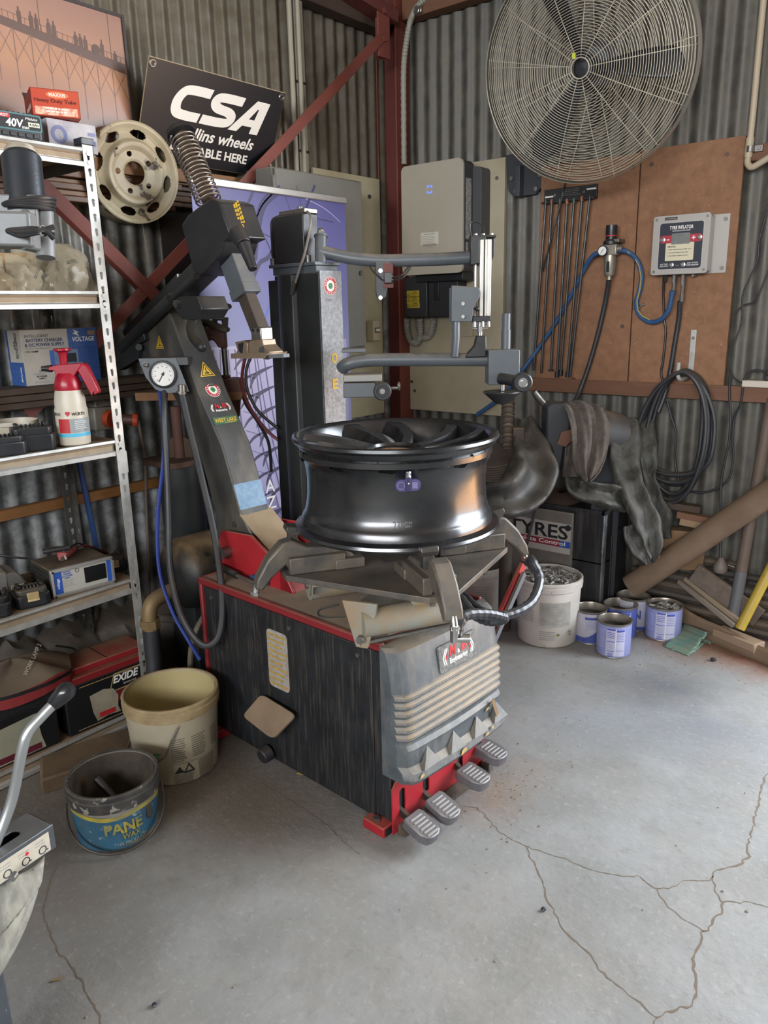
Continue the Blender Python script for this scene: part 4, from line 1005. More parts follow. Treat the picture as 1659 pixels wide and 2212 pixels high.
la = part('lower_arm', MB().tube(smooth_path([PD(738, 796, DC + 0.02), PD(752, 786, DC), PD(785, 779, DC), PD(850, 777, DC), PD(1056, 777, DC)], 5), 0.0225, 16), GREYPAINT, tc)
bxm = part('bearing_box', MB(cf(1084, 792, DC)).bx(-0.052, 0.054, -0.058, 0.058, -0.045, 0.045), GREYPAINT, tc, bevel=0.003)
part('stem_tube', MB(cf(1093, 720, DC)).cyl((0, -0.065, 0), (0, 0.012, 0), 0.0165, n=16).cyl((0, 0.012, 0), (0, 0.066, 0), 0.0145, n=16), GREYPAINT, bxm)
rl = cf(1100, 820, DC - 0.05)
part('roller_arm', MB(rl).cyl((-0.03, 0.004, -0.01), (0.03, -0.004, 0.04), 0.019, n=16), BLACKP, bxm)
ro = part('roller', MB(cf(1129, 826, DC - 0.11)).lathe([(0.0, -0.03), (0.030, -0.03), (0.032, -0.02), (0.032, 0.006), (0.028, 0.010), (0.016, 0.010), (0.016, 0.002)], 28), BLACKP, bxm)
part('roller_hub', MB(cf(1129, 826, DC - 0.11)).disc(0.016, 0.004, I4, 20).cyl((0, 0, 0.003), (0, 0, 0.012), 0.008, n=6), CHROME, ro)
part('disc_shaft', MB(cf(1085, 838, DC)).cyl((0, -0.016, 0), (0, 0.02, 0), 0.008, n=12), CHROME, bxm)
dsk = part('centring_disc', MB(cf(1084, 858, DC)).lathe([(0.010, 0.022), (0.016, 0.020), (0.052, 0.017), (0.063, 0.021), (0.065, 0.017), (0.052, 0.006), (0.034, -0.010), (0.02, -0.022), (0.0, -0.025)], 32, frame((0, 0, 0), (1, 0, 0), (0, 0, -1))), BLACKP, bxm)
part('column_bracket', MB(cf(768, 756, DC)).bx(-0.045, 0.035, -0.006, 0.006, -0.05, 0.05), GREYPAINT, tc, bevel=0.002)
part('column_bracket', MB(cf(780, 812, DC)).bx(-0.06, 0.072, -0.016, 0.008, -0.05, 0.05), mat('plate_grey', '85837d', 0.5, 0.3, dust=0.6), tc, bevel=0.003)
part('column_bracket_arm', MB(cf(780, 838, DC)).bx(-0.06, 0.05, -0.03, 0.02, -0.03, 0.03), GREYPAINT, tc, bevel=0.003)
r2 = part('roller', MB(cf(826, 845, DC - 0.06)).lathe([(0.0, -0.05), (0.026, -0.05), (0.03, -0.02), (0.031, 0.006), (0.027, 0.010), (0.02, 0.010), (0.019, 0.004), (0.0, 0.004)], 28), RUBBER, tc)
part('roller_hub', MB(cf(826, 845, DC - 0.06)).disc(0.009, 0.009, I4, 16), STEEL, r2)
part('wing_knob', MB(cf(858, 838, DC)).cyl((-0.02, 0, 0), (0.002, 0, 0), 0.006).ball((0.006, 0.006, 0), (0.006, 0.016, 0.01), 10), STEEL, tc)
# ================================================================ bare wheel on the table
RM = MF @ Vector((-0.145, 0.206, 0.852))
RIMM = mat('satin_black_wheel', '111214', 0.26, 0.0, col2='161719', scale=9, rvar=0.05, spec=0.8, coat=0.2, spots='3b3b3c', spotscale=90, spotcut=0.76)
rim = thing('alloy_wheel', 'satin black multi-spoke alloy wheel without a tyre, lying face up on the table', 'wheel', tuple(RM))
W = Matrix.Translation(RM)
outp = [(0.280, 0.001), (0.289, 0.0), (0.2925, 0.006), (0.290, 0.014), (0.281, 0.017), (0.2725, 0.021), (0.270, 0.040), (0.266, 0.047), (0.262, 0.052), (0.2565, 0.075), (0.2525, 0.11), (0.252, 0.15), (0.256, 0.185), (0.2635, 0.207), (0.270, 0.212), (0.2705, 0.226), (0.2665, 0.230), (0.2725, 0.236), (0.276, 0.247), (0.285, 0.250), (0.289, 0.256), (0.288, 0.264), (0.282, 0.2665), (0.274, 0.264)]
inp = [(0.266, 0.255), (0.260, 0.235), (0.248, 0.21), (0.240, 0.15), (0.244, 0.09), (0.256, 0.05), (0.266, 0.02), (0.280, 0.001)]
brl = part('barrel', MB(W).lathe(outp + inp, 96), RIMM, rim, smooth=38)
part('hub', MB(W).lathe([(0.058, 0.15), (0.086, 0.16), (0.092, 0.21), (0.084, 0.222), (0.070, 0.224), (0.066, 0.216), (0.052, 0.214), (0.040, 0.20)], 48), RIMM, rim)
part('hub_dust', MB(W).disc(0.064, 0.006, T(0, 0, 0.206), 40), mat('brown_dust', '8a6440', 0.95, col2='77532f', scale=60, var=1.1, bump=0.5, bscale=120), rim, label='brown dust lying in the centre bore')
NS = 10
for k in range(NS):
 s = MB(W @ RZ(360 / NS * k + 4))
 rings = []
 for i in range(9):
  t = i / 8
  r = 0.078 + (0.268 - 0.078) * t
  a = math.radians(16 * t * t + (3 if k % 2 else -3) * t)
  w0, w1 = 0.012 + 0.016 * t, 0.016 + 0.028 * t
  zt = 0.222 + 0.034 * t ** 1.3
  cx, cy, tx, ty = r * math.cos(a), r * math.sin(a), -math.sin(a), math.cos(a)
  pr = [(-w0, zt), (w0 * 0.5, zt + 0.001), (w1, zt - 0.030), (w0 * 0.3, zt - 0.055), (-w0, zt - 0.05), (-w0 * 1.15, zt - 0.012)]
  rings.append([(cx + tx * o, cy + ty * o, z) for o, z in pr])
 vs = [p for rg in rings for p in rg]
 n = 6
 fs = [(i * n + j, i * n + (j + 1) % n, (i + 1) * n + (j + 1) % n, (i + 1) * n + j) for i in range(8) for j in range(n)]
 s._add(vs, fs)
 part('spoke', s, RIMM, rim, smooth=35)
# tyre pressure sensor and casting marks on the outer barrel
pp = PD(880, 1018, depth_of(RM) - 0.22) - RM
ang = math.atan2(-0.9, 0.44)
vdir = Vector((EYE.x - RM.x, EYE.y - RM.y, 0)).normalized()
def barrel_frame(px, z, r):
 h = Vector((RT.x, RT.y, 0)).normalized()
 off = (px - 856) * (depth_of(RM) - 0.25) / FPX
 n = (vdir * math.sqrt(max(0, 1 - (off / r) ** 2)) + h * (off / r)).normalized()
 return frame(RM + n * r + Vector((0, 0, z)), Vector((0, 0, 1)).cross(n), (0, 0, 1))
sf = barrel_frame(880, 0.172, 0.256)
sn = part('pressure_sensor', MB(sf).prism(rrect(0.064, 0.030, 0.0145, 6), -0.006, 0.014), mat('violet_plastic', '3a3560', 0.45, col2='4a456e', scale=40), rim, bevel=0.003, label='violet tyre pressure sensor')
part('sensor_clip', MB(sf).bx(-0.007, 0.007, -0.016, 0.032, 0.008, 0.018), mat('violet_clip', '2c2a4c', 0.4), sn, bevel=0.002)
part('valve_nut', MB(sf).cyl((0.001, 0.020, 0.014), (0.001, 0.034, 0.010), 0.007, n=10).ball((0.001, 0.006, 0.019), 0.0035, 8), CHROME, sn)
part('sensor_boss', MB(sf).prism(circle(0.010, 18, -0.018, 0), 0.0135, 0.0152, None, holes=[circle(0.008, 18, -0.018, 0)]).bx(0.010, 0.024, -0.008, 0.008, 0.0135, 0.0148), mat('violet_light', '6d688f', 0.5), sn, smooth=0)
pf = barrel_frame(859, 0.066, 0.2605)
faint = mat('etched_mark', '4a4b4d', 0.4)
text('235', 0.02, pf, faint, rim, fit=(0.028, 0.022), bold=-0.008)
pf2 = barrel_frame(881, 0.066, 0.2605)
text('0780\n8041', 0.01, pf2 @ T(0, 0.002, 0), mat('etched_light', '77797b', 0.4), rim, fit=(0.018, 0.016))
# ================================================================ shelving and everything on the shelf wall
def z_at(p, ypx):      # height above the floor point p at which the frame row ypx is reached
 lo, hi = -0.5, 3.4
 for _ in range(40):
  m = (lo + hi) / 2
  v = Vector((p[0], p[1], m)) - EYE
  y = 1106 - FPX * v.dot(UP) / v.dot(FW)
  if y > ypx: lo = m
  else: hi = m
 return (lo + hi) / 2
SHELF = mat('zinc_shelf_steel', 'b9b9b4', 0.45, 0.35, col2='a3a19a', scale=22, var=0.9, spots='6d6252', spotscale=120, spotcut=0.70, dust=0.25, rvar=0.1)
SHELFD = mat('shelf_channel_shade_dust', 'a08f77', 0.8, col2='8d7c65', scale=14, var=0.9)  # tan of the rail recess holds its shade as well as dust
BOARD = mat('shelf_board', '8d765c', 0.8, col2='7a644c', scale=7, var=0.9, detail=7, spots='5d4b39', spotscale=50, spotcut=0.72)
SHADEDPOST = mat('shelf_post_shaded', '55534e', 0.6, 0.2, col2='45433f', scale=12)  # rear posts and rails: their shade put into a darker shelf colour
XF, YE, YS = 0.45, -2.10, -3.02
sh_ = thing('shelving_unit', 'tall zinc steel shelving unit with keyhole posts and five board shelves', 'shelf', (0.26, -2.55, 0))
def keyhole(cx, cy):
 return [(cx + 0.0062 * math.cos(a), cy + 0.006 + 0.0062 * math.sin(a)) for a in [math.radians(d) for d in (-40, 0, 40, 80, 120, 160, 200, 220)]] + [(cx - 0.0036, cy - 0.010), (cx, cy - 0.0125), (cx + 0.0036, cy - 0.010)]
def post(x, y, sx, sy, m, name='post'):
 # L section: one leg faces the room, the other the end of the unit
 b = MB()
 hs = [keyhole(0.019, 0.05 + 0.0435 * k) for k in range(44)]
 b.prism([(0, 0), (0.036, 0), (0.036, 1.962), (0, 1.962)], 0, 0.0018, frame((x, y, 0), (0, -sy, 0), (0, 0, 1)) if sx > 0 else frame((x, y - 0.036, 0), (0, 1, 0), (0, 0, 1)), holes=hs)
 b.prism([(0, 0), (0.036, 0), (0.036, 1.962), (0, 1.962)], 0, 0.0018, frame((x - 0.036 if sx > 0 else x, y, 0), (1, 0, 0), (0, 0, 1)), holes=hs)
 return part(name, b, m, sh_, smooth=0)
post(XF, YE, 1, 1, SHELF); post(0.06, YE, -1, 1, SHADEDPOST)
post(XF, YS, 1, 1, SHELF); post(0.06, YS, -1, 1, SHADEDPOST)
part('post_cap', MB().bx(XF - 0.04, XF + 0.004, YE - 0.04, YE + 0.003, 1.955, 1.975), BLACKP, sh_, bevel=0.002)
SZ = (1.943, 1.523, 1.043, 0.551, 0.055)
for z in SZ:
 bd = part('board', MB().bx(0.065, XF - 0.008, YS + 0.01, YE - 0.012, z - 0.016, z), BOARD, sh_, bevel=0.0015)
 pr = [(0, 0), (0.012, 0), (0.013, -0.008), (0.004, -0.014), (0.003, -0.034), (0.013, -0.039), (0.013, -0.052), (0.010, -0.052), (0.0, -0.038), (-0.003, -0.014)]
 part('rail', MB().prism([(p[0] - 0.008, p[1] + 0.002) for p in pr], 0, (YE - YS) - 0.04, frame((XF - 0.006, YE - 0.036, z), (1, 0, 0), (0, 0, 1))), SHELF, sh_, smooth=0)
 part('rail_shade_dust', MB().bx(XF - 0.0118, XF - 0.0098, YS + 0.03, YE - 0.037, z - 0.031, z - 0.014), SHELFD, sh_, smooth=0)
 part('rail', MB().bx(0.06, XF - 0.02, YE - 0.006, YE - 0.002, z - 0.05, z - 0.004).bx(0.058, 0.064, YS + 0.03, YE - 0.036, z - 0.05, z - 0.004), SHADEDPOST, sh_, smooth=0)
 for dz in (-0.012, -0.038):
  part('rivet', MB().disc(0.007, 0.0015, frame((XF + 0.0005, YE - 0.019, z + dz), (0, 1, 0), (0, 0, 1)), 12), SHELF, sh_)
part('post_sleeve', MB().bx(XF + 0.0005, XF + 0.0022, YE - 0.037, YE + 0.001, 0.93, 1.005), SHELF, sh_, smooth=0)
CARD = mat('cardboard', 'a58a66', 0.85, col2='927857', scale=9, dust=0.2)
def boxat(w, d, h, m, x, y, z, rot):      # upright box: front width w along local x, depth d
 fm = Matrix.Translation((x, y, z)) @ RZ(rot)
 return fm
def face(fm, side, w, d, h):
 if side == 'front': return fm @ frame((0, -d / 2 - 0.0004, h / 2), (1, 0, 0), (0, 0, 1))
 if side == 'left': return fm @ frame((-w / 2 - 0.0004, 0, h / 2), (0, -1, 0), (0, 0, 1))
 if side == 'right': return fm @ frame((w / 2 + 0.0004, 0, h / 2), (0, 1, 0), (0, 0, 1))
# ---- top shelf
p = PX(155, 303, 0.36)
w, d, h = 0.16, 0.12, 0.085
fm = Matrix.Translation((0.33, p.y - 0.01, 1.944)) @ RZ(88)
BX2 = mat('white_blue_carton', 'b9b7b8', 0.7, col2='9a98a0', scale=14, var=0.9, spots='6d5c50', spotscale=130, spotcut=0.68, dust=0.4)
c1 = thing('parts_carton', 'dusty white and blue carton lying on the top shelf beneath the orange box', 'box', tuple(fm.to_translation()))
part('carton', MB(fm).bx(-w / 2, w / 2, -d / 2, d / 2, 0, h), BX2, c1, bevel=0.002)
ff_ = face(fm, 'front', w, d, h)
part('print', MB(ff_).prism(circle(0.026, 24, -0.045, 0.0), 0, 0.0005, None, holes=[circle(0.015, 24, -0.045, 0.0)]), mat('faded_blue', '6f7396', 0.7), c1, smooth=0)
part('print', MB(ff_).bx(0.045, 0.075, -0.02, -0.005, 0, .0005), mat('faded_blue2', '6a7095', 0.7), c1, smooth=0)
part('print', MB(ff_).bx(0.05, 0.075, 0.008, 0.018, 0, .0005), mat('faded_blue3', '7b809f', 0.7), c1, smooth=0)
# orange tyre tube box standing on the carton, its flap end facing out
fm = Matrix.Translation((0.33, PX(125, 240, 0.36).y, 1.944 + 0.087)) @ RZ(68)
w, d, h = 0.135, 0.16, 0.075
ORB = mat('orange_red_carton', 'b34a2c', 0.55, col2='a93a26', scale=6, spots='d8a58a', spotscale=120, spotcut=0.72)
c2 = thing('tube_box', 'orange red tyre tube box with white lettering on top of the white carton', 'box', tuple(fm.to_translation()))
part('carton', MB(fm).bx(-w / 2, w / 2, -d / 2, d / 2, 0, 0.0015).bx(-w / 2, -w / 2 + .0015, -d / 2, d / 2, 0, h).bx(w / 2 - .0015, w / 2, -d / 2, d / 2, 0, h).bx(-w / 2, w / 2, -d / 2, -d / 2 + .0015, 0, h).bx(-w / 2, w / 2, d / 2 - .0015, d / 2, 0, h).bx(-w / 2, w / 2, -d / 2, d / 2 * 0.55, h - .0015, h), ORB, c2)
part('flap', MB(fm @ T(0, d / 2, h) @ RX(35)).bx(-w / 2, w / 2, -0.001, 0.05, 0, 0.0015), mat('inside_card', '3f332b', 0.85), c2)
f2 = face(fm, 'front', w, d, h)
ov = part('print', MB(f2 @ T(0.006, 0.022, 0)).prism([(0.032 * math.cos(a), 0.009 * math.sin(a)) for a in [2 * math.pi * k / 24 for k in range(24)]], 0, 0.0004), mat('orange_oval', 'd5764a', 0.5), c2, smooth=0)
text('MAXXIS', 0.02, f2 @ T(0.006, 0.022, 0.0008), WHITE, c2, bold=0.01, fit=(0.046, 0.0095))
text('Heavy Duty Tube', 0.02, f2 @ T(0, 0.004, 0.0004), mat('dark_red_print', '4d1a14', 0.6), c2, bold=0.01, fit=(0.118, 0.013))
part('print', MB(f2).bx(-0.06, 0.06, -0.034, -0.012, 0, 0.0003), mat('pale_band', 'd6b59c', 0.6, col2='b9654a', scale=60, var=1.3), c2, smooth=0)
lines(f2 @ T(0, 0, 0.0003), -0.03, 0.045, [-0.016, -0.024], 0.0035, 0.2, c2, WHITE, gaps=0.04)
l2 = face(fm, 'left', w, d, h)
part('print', MB(l2).bx(-d / 2, d / 2, -h / 2, h / 2, 0, 0.0003), mat('dark_red_side', '6d211c', 0.55), c2, smooth=0)
text('maxxis.com', 0.02, l2 @ T(0.012, -0.006, 0.0004), mat('dull_white', 'b5a59b', 0.6), c2, bold=0.01, fit=(0.10, 0.018))
def battery_pack(name, label, fm, w, d, h, group, cream=True, teal=False):
 t = thing(name, label, 'battery pack', tuple(fm.to_translation()), group)
 lo = part('case', MB(fm).prism([(-w / 2, -d / 2 + 0.012), (-w / 2 + 0.012, -d / 2), (w / 2 - 0.012, -d / 2), (w / 2, -d / 2 + 0.012), (w / 2, d / 2), (-w / 2, d / 2)], 0, h * 0.6), BLACKP, t, bevel=0.005)
 part('upper_case', MB(fm).prism([(-w / 2 + 0.006, -d / 2 + 0.018), (-w / 2 + 0.018, -d / 2 + 0.007), (w / 2 - 0.018, -d / 2 + 0.007), (w / 2 - 0.006, -d / 2 + 0.018), (w / 2 - 0.006, d / 2 - 0.004), (-w / 2 + 0.006, d / 2 - 0.004)], h * 0.58, h * 0.85), mat('dusty_case', '47433e', 0.6, col2='3a3835', scale=18, dust=0.7, dustcol='7e6d57') if cream else BLACKP, t, bevel=0.004)
 rl = MB(fm)
 for s in (-1, 1):
  rl.bx(s * w * 0.32 - 0.006, s * w * 0.32 + 0.006, -d / 2 + 0.03, d / 2 - 0.01, h * 0.84, h)
 part('slide_rail', rl, BLACKP, t, bevel=0.002)
 fi = MB(fm)
 for k in range(5):
  fi.bx(-w * 0.2 + k * w * 0.1 - 0.002, -w * 0.2 + k * w * 0.1 + 0.002, -d / 2 + 0.025, d / 2 - 0.03, h * 0.84, h * 0.96)
 part('contact_fins', fi, STEEL if cream else BLACKP, t)
 if cream:
  part('release_button', MB(fm).box((0, -d / 2 + 0.004, h * 0.56), (w * 0.34, 0.012, h * 0.36)), mat('cream_button', 'b09a6c', 0.5, col2='9a855c', scale=40), t, bevel=0.003)
  part('release_button_edge', MB(fm).box((0, -d / 2 + 0.001, h * 0.36), (w * 0.34, 0.008, h * 0.10)), mat('cream_lip', 'c4b184', 0.5), t, bevel=0.002)
 return t
# big pack with the teal label on the top shelf
w, d, h = 0.150, 0.085, 0.082
fm = Matrix.Translation((0.395, PX(48, 290, 0.44).y, 1.944)) @ RZ(84)
bp = battery_pack('battery_pack', 'black power tool battery with teal bordered 40V label on the top shelf', fm, w, d, h, None, cream=False, teal=True)
f3 = face(fm, 'front', w, d, h)
part('label', MB(f3).prism(rrect(0.13, 0.046, 0.006, 3, 0, 0.006), 0, 0.0006), mat('teal_border', '3f6f72', 0.5), bp, smooth=0)
part('label', MB(f3 @ T(0, 0, 0.0006)).prism(rrect(0.122, 0.038, 0.005, 3, 0, 0.006), 0, 0.0004), INK, bp, smooth=0)
part('label', MB(f3 @ T(0, 0, 0.001)).prism(rrect(0.034, 0.011, 0.005, 3, -0.040, 0.019), 0, 0.0004), REDINK, bp, smooth=0)
text('XGT', 0.01, f3 @ T(-0.040, 0.019, 0.0016), mat('label_white', 'd6d8d2', 0.5), bp, fit=(0.024, 0.007), bold=0.02)
text('40V', 0.03, f3 @ T(-0.012, 0.002, 0.0012), WHITE, bp, bold=0.025, shear=0.15, fit=(0.05, 0.022))
text('max', 0.01, f3 @ T(0.018, -0.008, 0.0012), WHITE, bp, bold=0.01, fit=(0.02, 0.006))
part('label', MB(f3 @ T(0.042, 0.002, 0.001)).bx(-0.016, 0.016, -0.006, 0.006, 0, 0.0004), mat('label_cream', 'cfcfb8', 0.5), bp, smooth=0)
text('4.0Ah', 0.01, f3 @ T(0.042, 0.002, 0.0016), INK, bp, fit=(0.026, 0.007), bold=0.01)
text('Makita', 0.01, f3 @ T(0.036, 0.017, 0.0012), WHITE, bp, fit=(0.034, 0.007), shear=0.2)
fl_ = MB(f3)
for k in range(5): fl_.bx(-0.05 + k * 0.022, -0.034 + k * 0.022, -0.034, -0.022, 0, 0.003)
part('foot_vent', fl_, BLACKP, bp, bevel=0.001)
# ---- second shelf: crumpled clear bags
BAG = mat('clear_plastic_bag', 'bdb49d', 0.25, col2='a1967c', scale=9, var=0.9, alpha=0.5, spec=0.5, bump=0.15, bscale=16)
def bag(name, label, c, sx, sy, sz, seed, m=BAG, fold=1.0):
 r = random.Random(seed)
 ph = [r.uniform(0, 6.28) for _ in range(12)]
 b = MB(Matrix.Translation(c))
 def fn(u, v):
  a = 2 * math.pi * u
  t = v
  k = (1 - 0.55 * t ** 2.2) if t < 0.99 else 0.05
  cr = 1 + fold * (0.16 * math.sin(5 * a + ph[0] + 3 * t) + 0.10 * math.sin(11 * a + ph[1] - 5 * t) + 0.06 * math.sin(19 * a + ph[2] + 9 * t))
  return (sx * k * cr * math.cos(a), sy * k * cr * math.sin(a), sz * (math.sin(t * 1.45) * (0.72 + 0.2 * math.sin(2 * a + ph[3]) + 0.08 * math.sin(7 * a + ph[4]))) + 0.003)
 b.grid(fn, 72, 14, closed_u=True)
 return single(name, b, m, label, 'bag', c, smooth=40)
p = PX(115, 625, 0.30)
bg = bag('plastic_bag', 'crumpled clear plastic bag with printed lettering on the second shelf', Vector((0.30, p.y, 1.524)), 0.12, 0.11, 0.16, 5)
for (x, y, s, rz_) in ((80, 590, 'RECYCLE', 60), (96, 600, 'KITTEL', 50), (155, 565, 'KITTEL', 15)):
 text(s, 0.01, Matrix.Translation(PX(x, y, 0.415)) @ frame((0, 0, 0), (0, 1, 0), (0, 0, 1)) @ RZ(rz_), INK, bg, fit=(0.035, 0.009), bold=0.01)
bag('plastic_bag', 'crumpled clear plastic bag at the open end of the second shelf', Vector((0.33, PX(20, 620, 0.3).y - 0.02, 1.524)), 0.09, 0.10, 0.11, 9)
fm = Matrix.Translation((0.22, PX(15, 600, 0.2).y - 0.02, 1.524)) @ RZ(80)
single('brown_carton', MB(fm).bx(-0.09, 0.09, -0.06, 0.06, 0, 0.12), CARD, 'plain speckled brown carton behind the bags on the second shelf', 'box', tuple(fm.to_translation()), bevel=0.002)
# ---- third shelf
w, d, h = 0.285, 0.098, 0.190
cA = PX(58, 835, 0.112)
fm = Matrix.Translation((cA.x, cA.y, cA.z)) @ RZ(90) @ T(w / 2, d / 2, 0)
KX, KZ = w / 0.345, h / 0.255
for i, (zz, xx) in enumerate(((cA.z - 0.012, 0.15), (cA.z - 0.036, 0.155), (cA.z - 0.06, 0.15))):
 tag(single('bench_plank', MB().bx(0.0, xx, -2.75, -1.22 - 0.03 * i, zz - 0.011, zz + 0.011), DARKTIMBER, ['topmost', 'middle', 'lowest'][i] + ' dark timber plank of the narrow bench along the iron wall', 'plank', (0.07, -2, zz), bevel=0.003), group='planks of the narrow wall bench')
WB = mat('white_carton', 'bdb7ab', 0.65, col2='aaa598', scale=10)
c3 = thing('charger_box', 'white and blue carton for a battery charger on the dark wall bench', 'box', tuple(fm.to_translation()))
part('carton', MB(fm).bx(-w / 2, w / 2, -d / 2, d / 2, 0, h - 0.001), WB, c3, bevel=0.002)
part('carton_top', MB(fm).bx(-w / 2, w / 2, -d / 2, -0.001, h - 0.0012, h).bx(-w / 2, w / 2, 0.001, d / 2, h - 0.0012, h), CARD, c3)
f4 = face(fm, 'front', w, d, h) @ Matrix.Diagonal((KX, KZ, 1, 1))
NAVY = mat('carton_navy', '2f4f8a', 0.55, col2='3a5c99', scale=90, var=1.2)
part('print', MB(f4).bx(0.035, 0.172, -0.127, 0.127, 0, 0.0003), NAVY, c3, smooth=0)
hx = MB(f4 @ T(0, 0, 0.0003))
for i in range(11):
 for j in range(16):
  x, y = 0.05 + i * 0.0115 + (j % 2) * 0.0057, -0.118 + j * 0.0103
  hx.prism(circle(0.0042, 6, x, y), 0, 0.0002)
part('pattern', hx, mat('carton_navy_dots', '2a477f', 0.55), c3, smooth=0)
text('INTELLIGENT', 0.02, f4 @ T(-0.103, 0.098, 0.0003), INK, c3, fit=(0.105, 0.012), bold=-0.005)
text('BATTERY CHARGER\n& DC POWER SUPPLY', 0.02, f4 @ T(-0.070, 0.068, 0.0003), mat('navy_text', '22345f', 0.5), c3, bold=0.02, fit=(0.175, 0.036))
text('A Smart Charging System', 0.02, f4 @ T(-0.10, 0.041, 0.0003), GREYINK, c3, fit=(0.115, 0.008))
text('12V 16AMP', 0.02, f4 @ T(-0.13, 0.028, 0.0003), INK, c3, bold=0.01, fit=(0.055, 0.008))
text('VOLTAGE', 0.02, f4 @ T(0.108, 0.076, 0.0005), WHITE, c3, bold=0.02, shear=0.1, fit=(0.105, 0.022))
part('logo', MB(f4 @ T(0.075, 0.105, 0.0004)).prism([(-0.012, 0.016), (0.018, 0.002), (0.004, 0.001), (0.016, -0.016), (-0.016, -0.001), (-0.002, 0.002)], 0, 0.0003), WHITE, c3, smooth=0)
part('print', MB(f4).bx(0.13, 0.165, 0.093, 0.115, 0.0003, 0.0006), CARD, c3, smooth=0)
part('picture', MB(f4).bx(-0.055, 0.075, -0.045, 0.03, 0.0003, 0.0007), mat('picture_charger', '6b7f9c', 0.5, col2='4d5d78', scale=25, var=1.2), c3, smooth=0)
part('picture', MB(f4).bx(0.02, 0.065, -0.03, 0.012, 0.0007, 0.001), INK, c3, smooth=0)
part('picture', MB(f4).bx(-0.055, -0.035, -0.045, 0.03, 0.0007, 0.001), BLUEINK, c3, smooth=0)
text('LED', 0.02, f4 @ T(-0.10, -0.062, 0.0003), INK, c3, fit=(0.018, 0.007))
text('DC POWER\nSUPPLY', 0.02, f4 @ T(-0.10, -0.092, 0.0003), INK, c3, bold=0.005, fit=(0.045, 0.018))
lines(f4, -0.135, -0.06, [-0.072, -0.078, -0.11, -0.116], 0.0025, 0.3, c3, GREYINK, gaps=0.03)
l4 = face(fm, 'left', w, d, h) @ Matrix.Diagonal((d / 0.2, KZ, 1, 1))
part('print', MB(l4).bx(-0.1, 0.1, -0.127, -0.02, 0, 0.0003).bx(-0.1, -0.08, -0.02, 0.127, 0, 0.0003), NAVY, c3, smooth=0)
text('INTELLIGENT BATTERY\nCHARGER & DC POWER\nSUPPLY', 0.02, l4 @ T(0.02, 0.055, 0.0004) @ RZ(-90), INK, c3, bold=0.01, fit=(0.12, 0.05))
text('VOLTAGE', 0.02, l4 @ T(0.055, -0.075, 0.0004) @ RZ(-90), WHITE, c3, bold=0.02, fit=(0.07, 0.018))
# spray bottle
sb0 = PX(160, 938, 0.405); sb0.z = 1.044
t = thing('spray_bottle', 'white pressure spray bottle with red pump head on the third shelf', 'bottle', tuple(sb0))
BM = Matrix.Translation(sb0)
PLW = mat('milky_plastic', 'c9c2b2', 0.4, col2='b8ad98', scale=10, spots='8a7a60', spotscale=70, spotcut=0.72)
RED = mat('red_plastic', 'a5182a', 0.3, col2='95142a', scale=12)
part('bottle_body', MB(BM).lathe([(0.0, 0.0), (0.040, 0.0), (0.049, 0.006), (0.0505, 0.03), (0.0505, 0.118), (0.048, 0.122), (0.0475, 0.145), (0.044, 0.165), (0.041, 0.178), (0.0, 0.178)], 36), PLW, t, smooth=40)
part('collar', MB(BM).lathe([(0.040, 0.176), (0.0415, 0.182), (0.0405, 0.20), (0.034, 0.222), (0.026, 0.232), (0.0, 0.232)], 32), RED, t, smooth=40)
dirR = Vector((RT.x, RT.y, 0)).normalized()
HM = frame(sb0, dirR, (-FW.x, -FW.y, 0))      # x = along the frame, z up
part('pump_head', MB(frame(sb0, dirR, (0, 0, 1))).prism([(-0.05, 0.242), (-0.046, 0.252), (-0.022, 0.258), (0.052, 0.262), (0.058, 0.256), (0.04, 0.235), (0.03, 0.222), (-0.028, 0.222), (-0.03, 0.240)], -0.018, 0.018), RED, t, bevel=0.004)
part('pump_handle', MB(frame(sb0, dirR, (0, 0, 1))).prism([(0.030, 0.262), (0.064, 0.262), (0.073, 0.250), (0.100, 0.175), (0.100, 0.166), (0.072, 0.160), (0.066, 0.176)], -0.015, 0.015), RED, t, bevel=0.005)
part('trigger', MB(frame(sb0, dirR, (0, 0, 1))).bx(0.040, 0.062, 0.258, 0.264, -0.012, 0.012), BLACKP, t)
part('plunger', MB(BM @ T(-0.005, -0.002, 0)).lathe([(0.012, 0.25), (0.012, 0.285), (0.016, 0.296), (0.027, 0.302), (0.027, 0.308), (0.0, 0.31)], 24), RED, t)
part('nozzle', MB(frame(sb0, dirR, (0, 0, 1))).cyl((-0.045, 0.246, 0), (-0.068, 0.2465, 0), 0.012, 0.009, n=14).cyl((-0.068, 0.2465, 0), (-0.076, 0.2465, 0), 0.008, n=12), BLACKP, t)
def cyl_label(base, r, a_mid, a_w, z0, z1, mat_, parent, name='label', lift=0.0006, n=14):
 b = MB(Matrix.Translation(base))
 b.grid(lambda u, v: ((r + lift) * math.cos(a_mid + a_w * (u - 0.5)), (r + lift) * math.sin(a_mid + a_w * (u - 0.5)), z0 + (z1 - z0) * v), n, 1)
 return part(name, b, mat_, parent, smooth=180)
def cyl_text(base, r, a, z, s, fit, mat_, parent, lift=0.0011, **kw):
 n = Vector((math.cos(a), math.sin(a), 0))
 o = text(s, 0.02, frame((0, 0, 0), (1, 0, 0), (0, 1, 0)), mat_, parent, fit=fit, extrude=0.0, **kw)
 inv = ROOTS.get(_root(parent).name, I4)
 m0 = inv.inverted()
 for v in o.data.vertices:
  c = m0 @ v.co
  aa = a + c.x / r
  q_ = Vector(base) + Vector(((r + lift) * math.cos(aa), (r + lift) * math.sin(aa), z + c.y))
  v.co = inv @ q_
 return o
def face_angle(p): return math.atan2(EYE.y - p[1], EYE.x - p[0])
aB = face_angle(sb0)
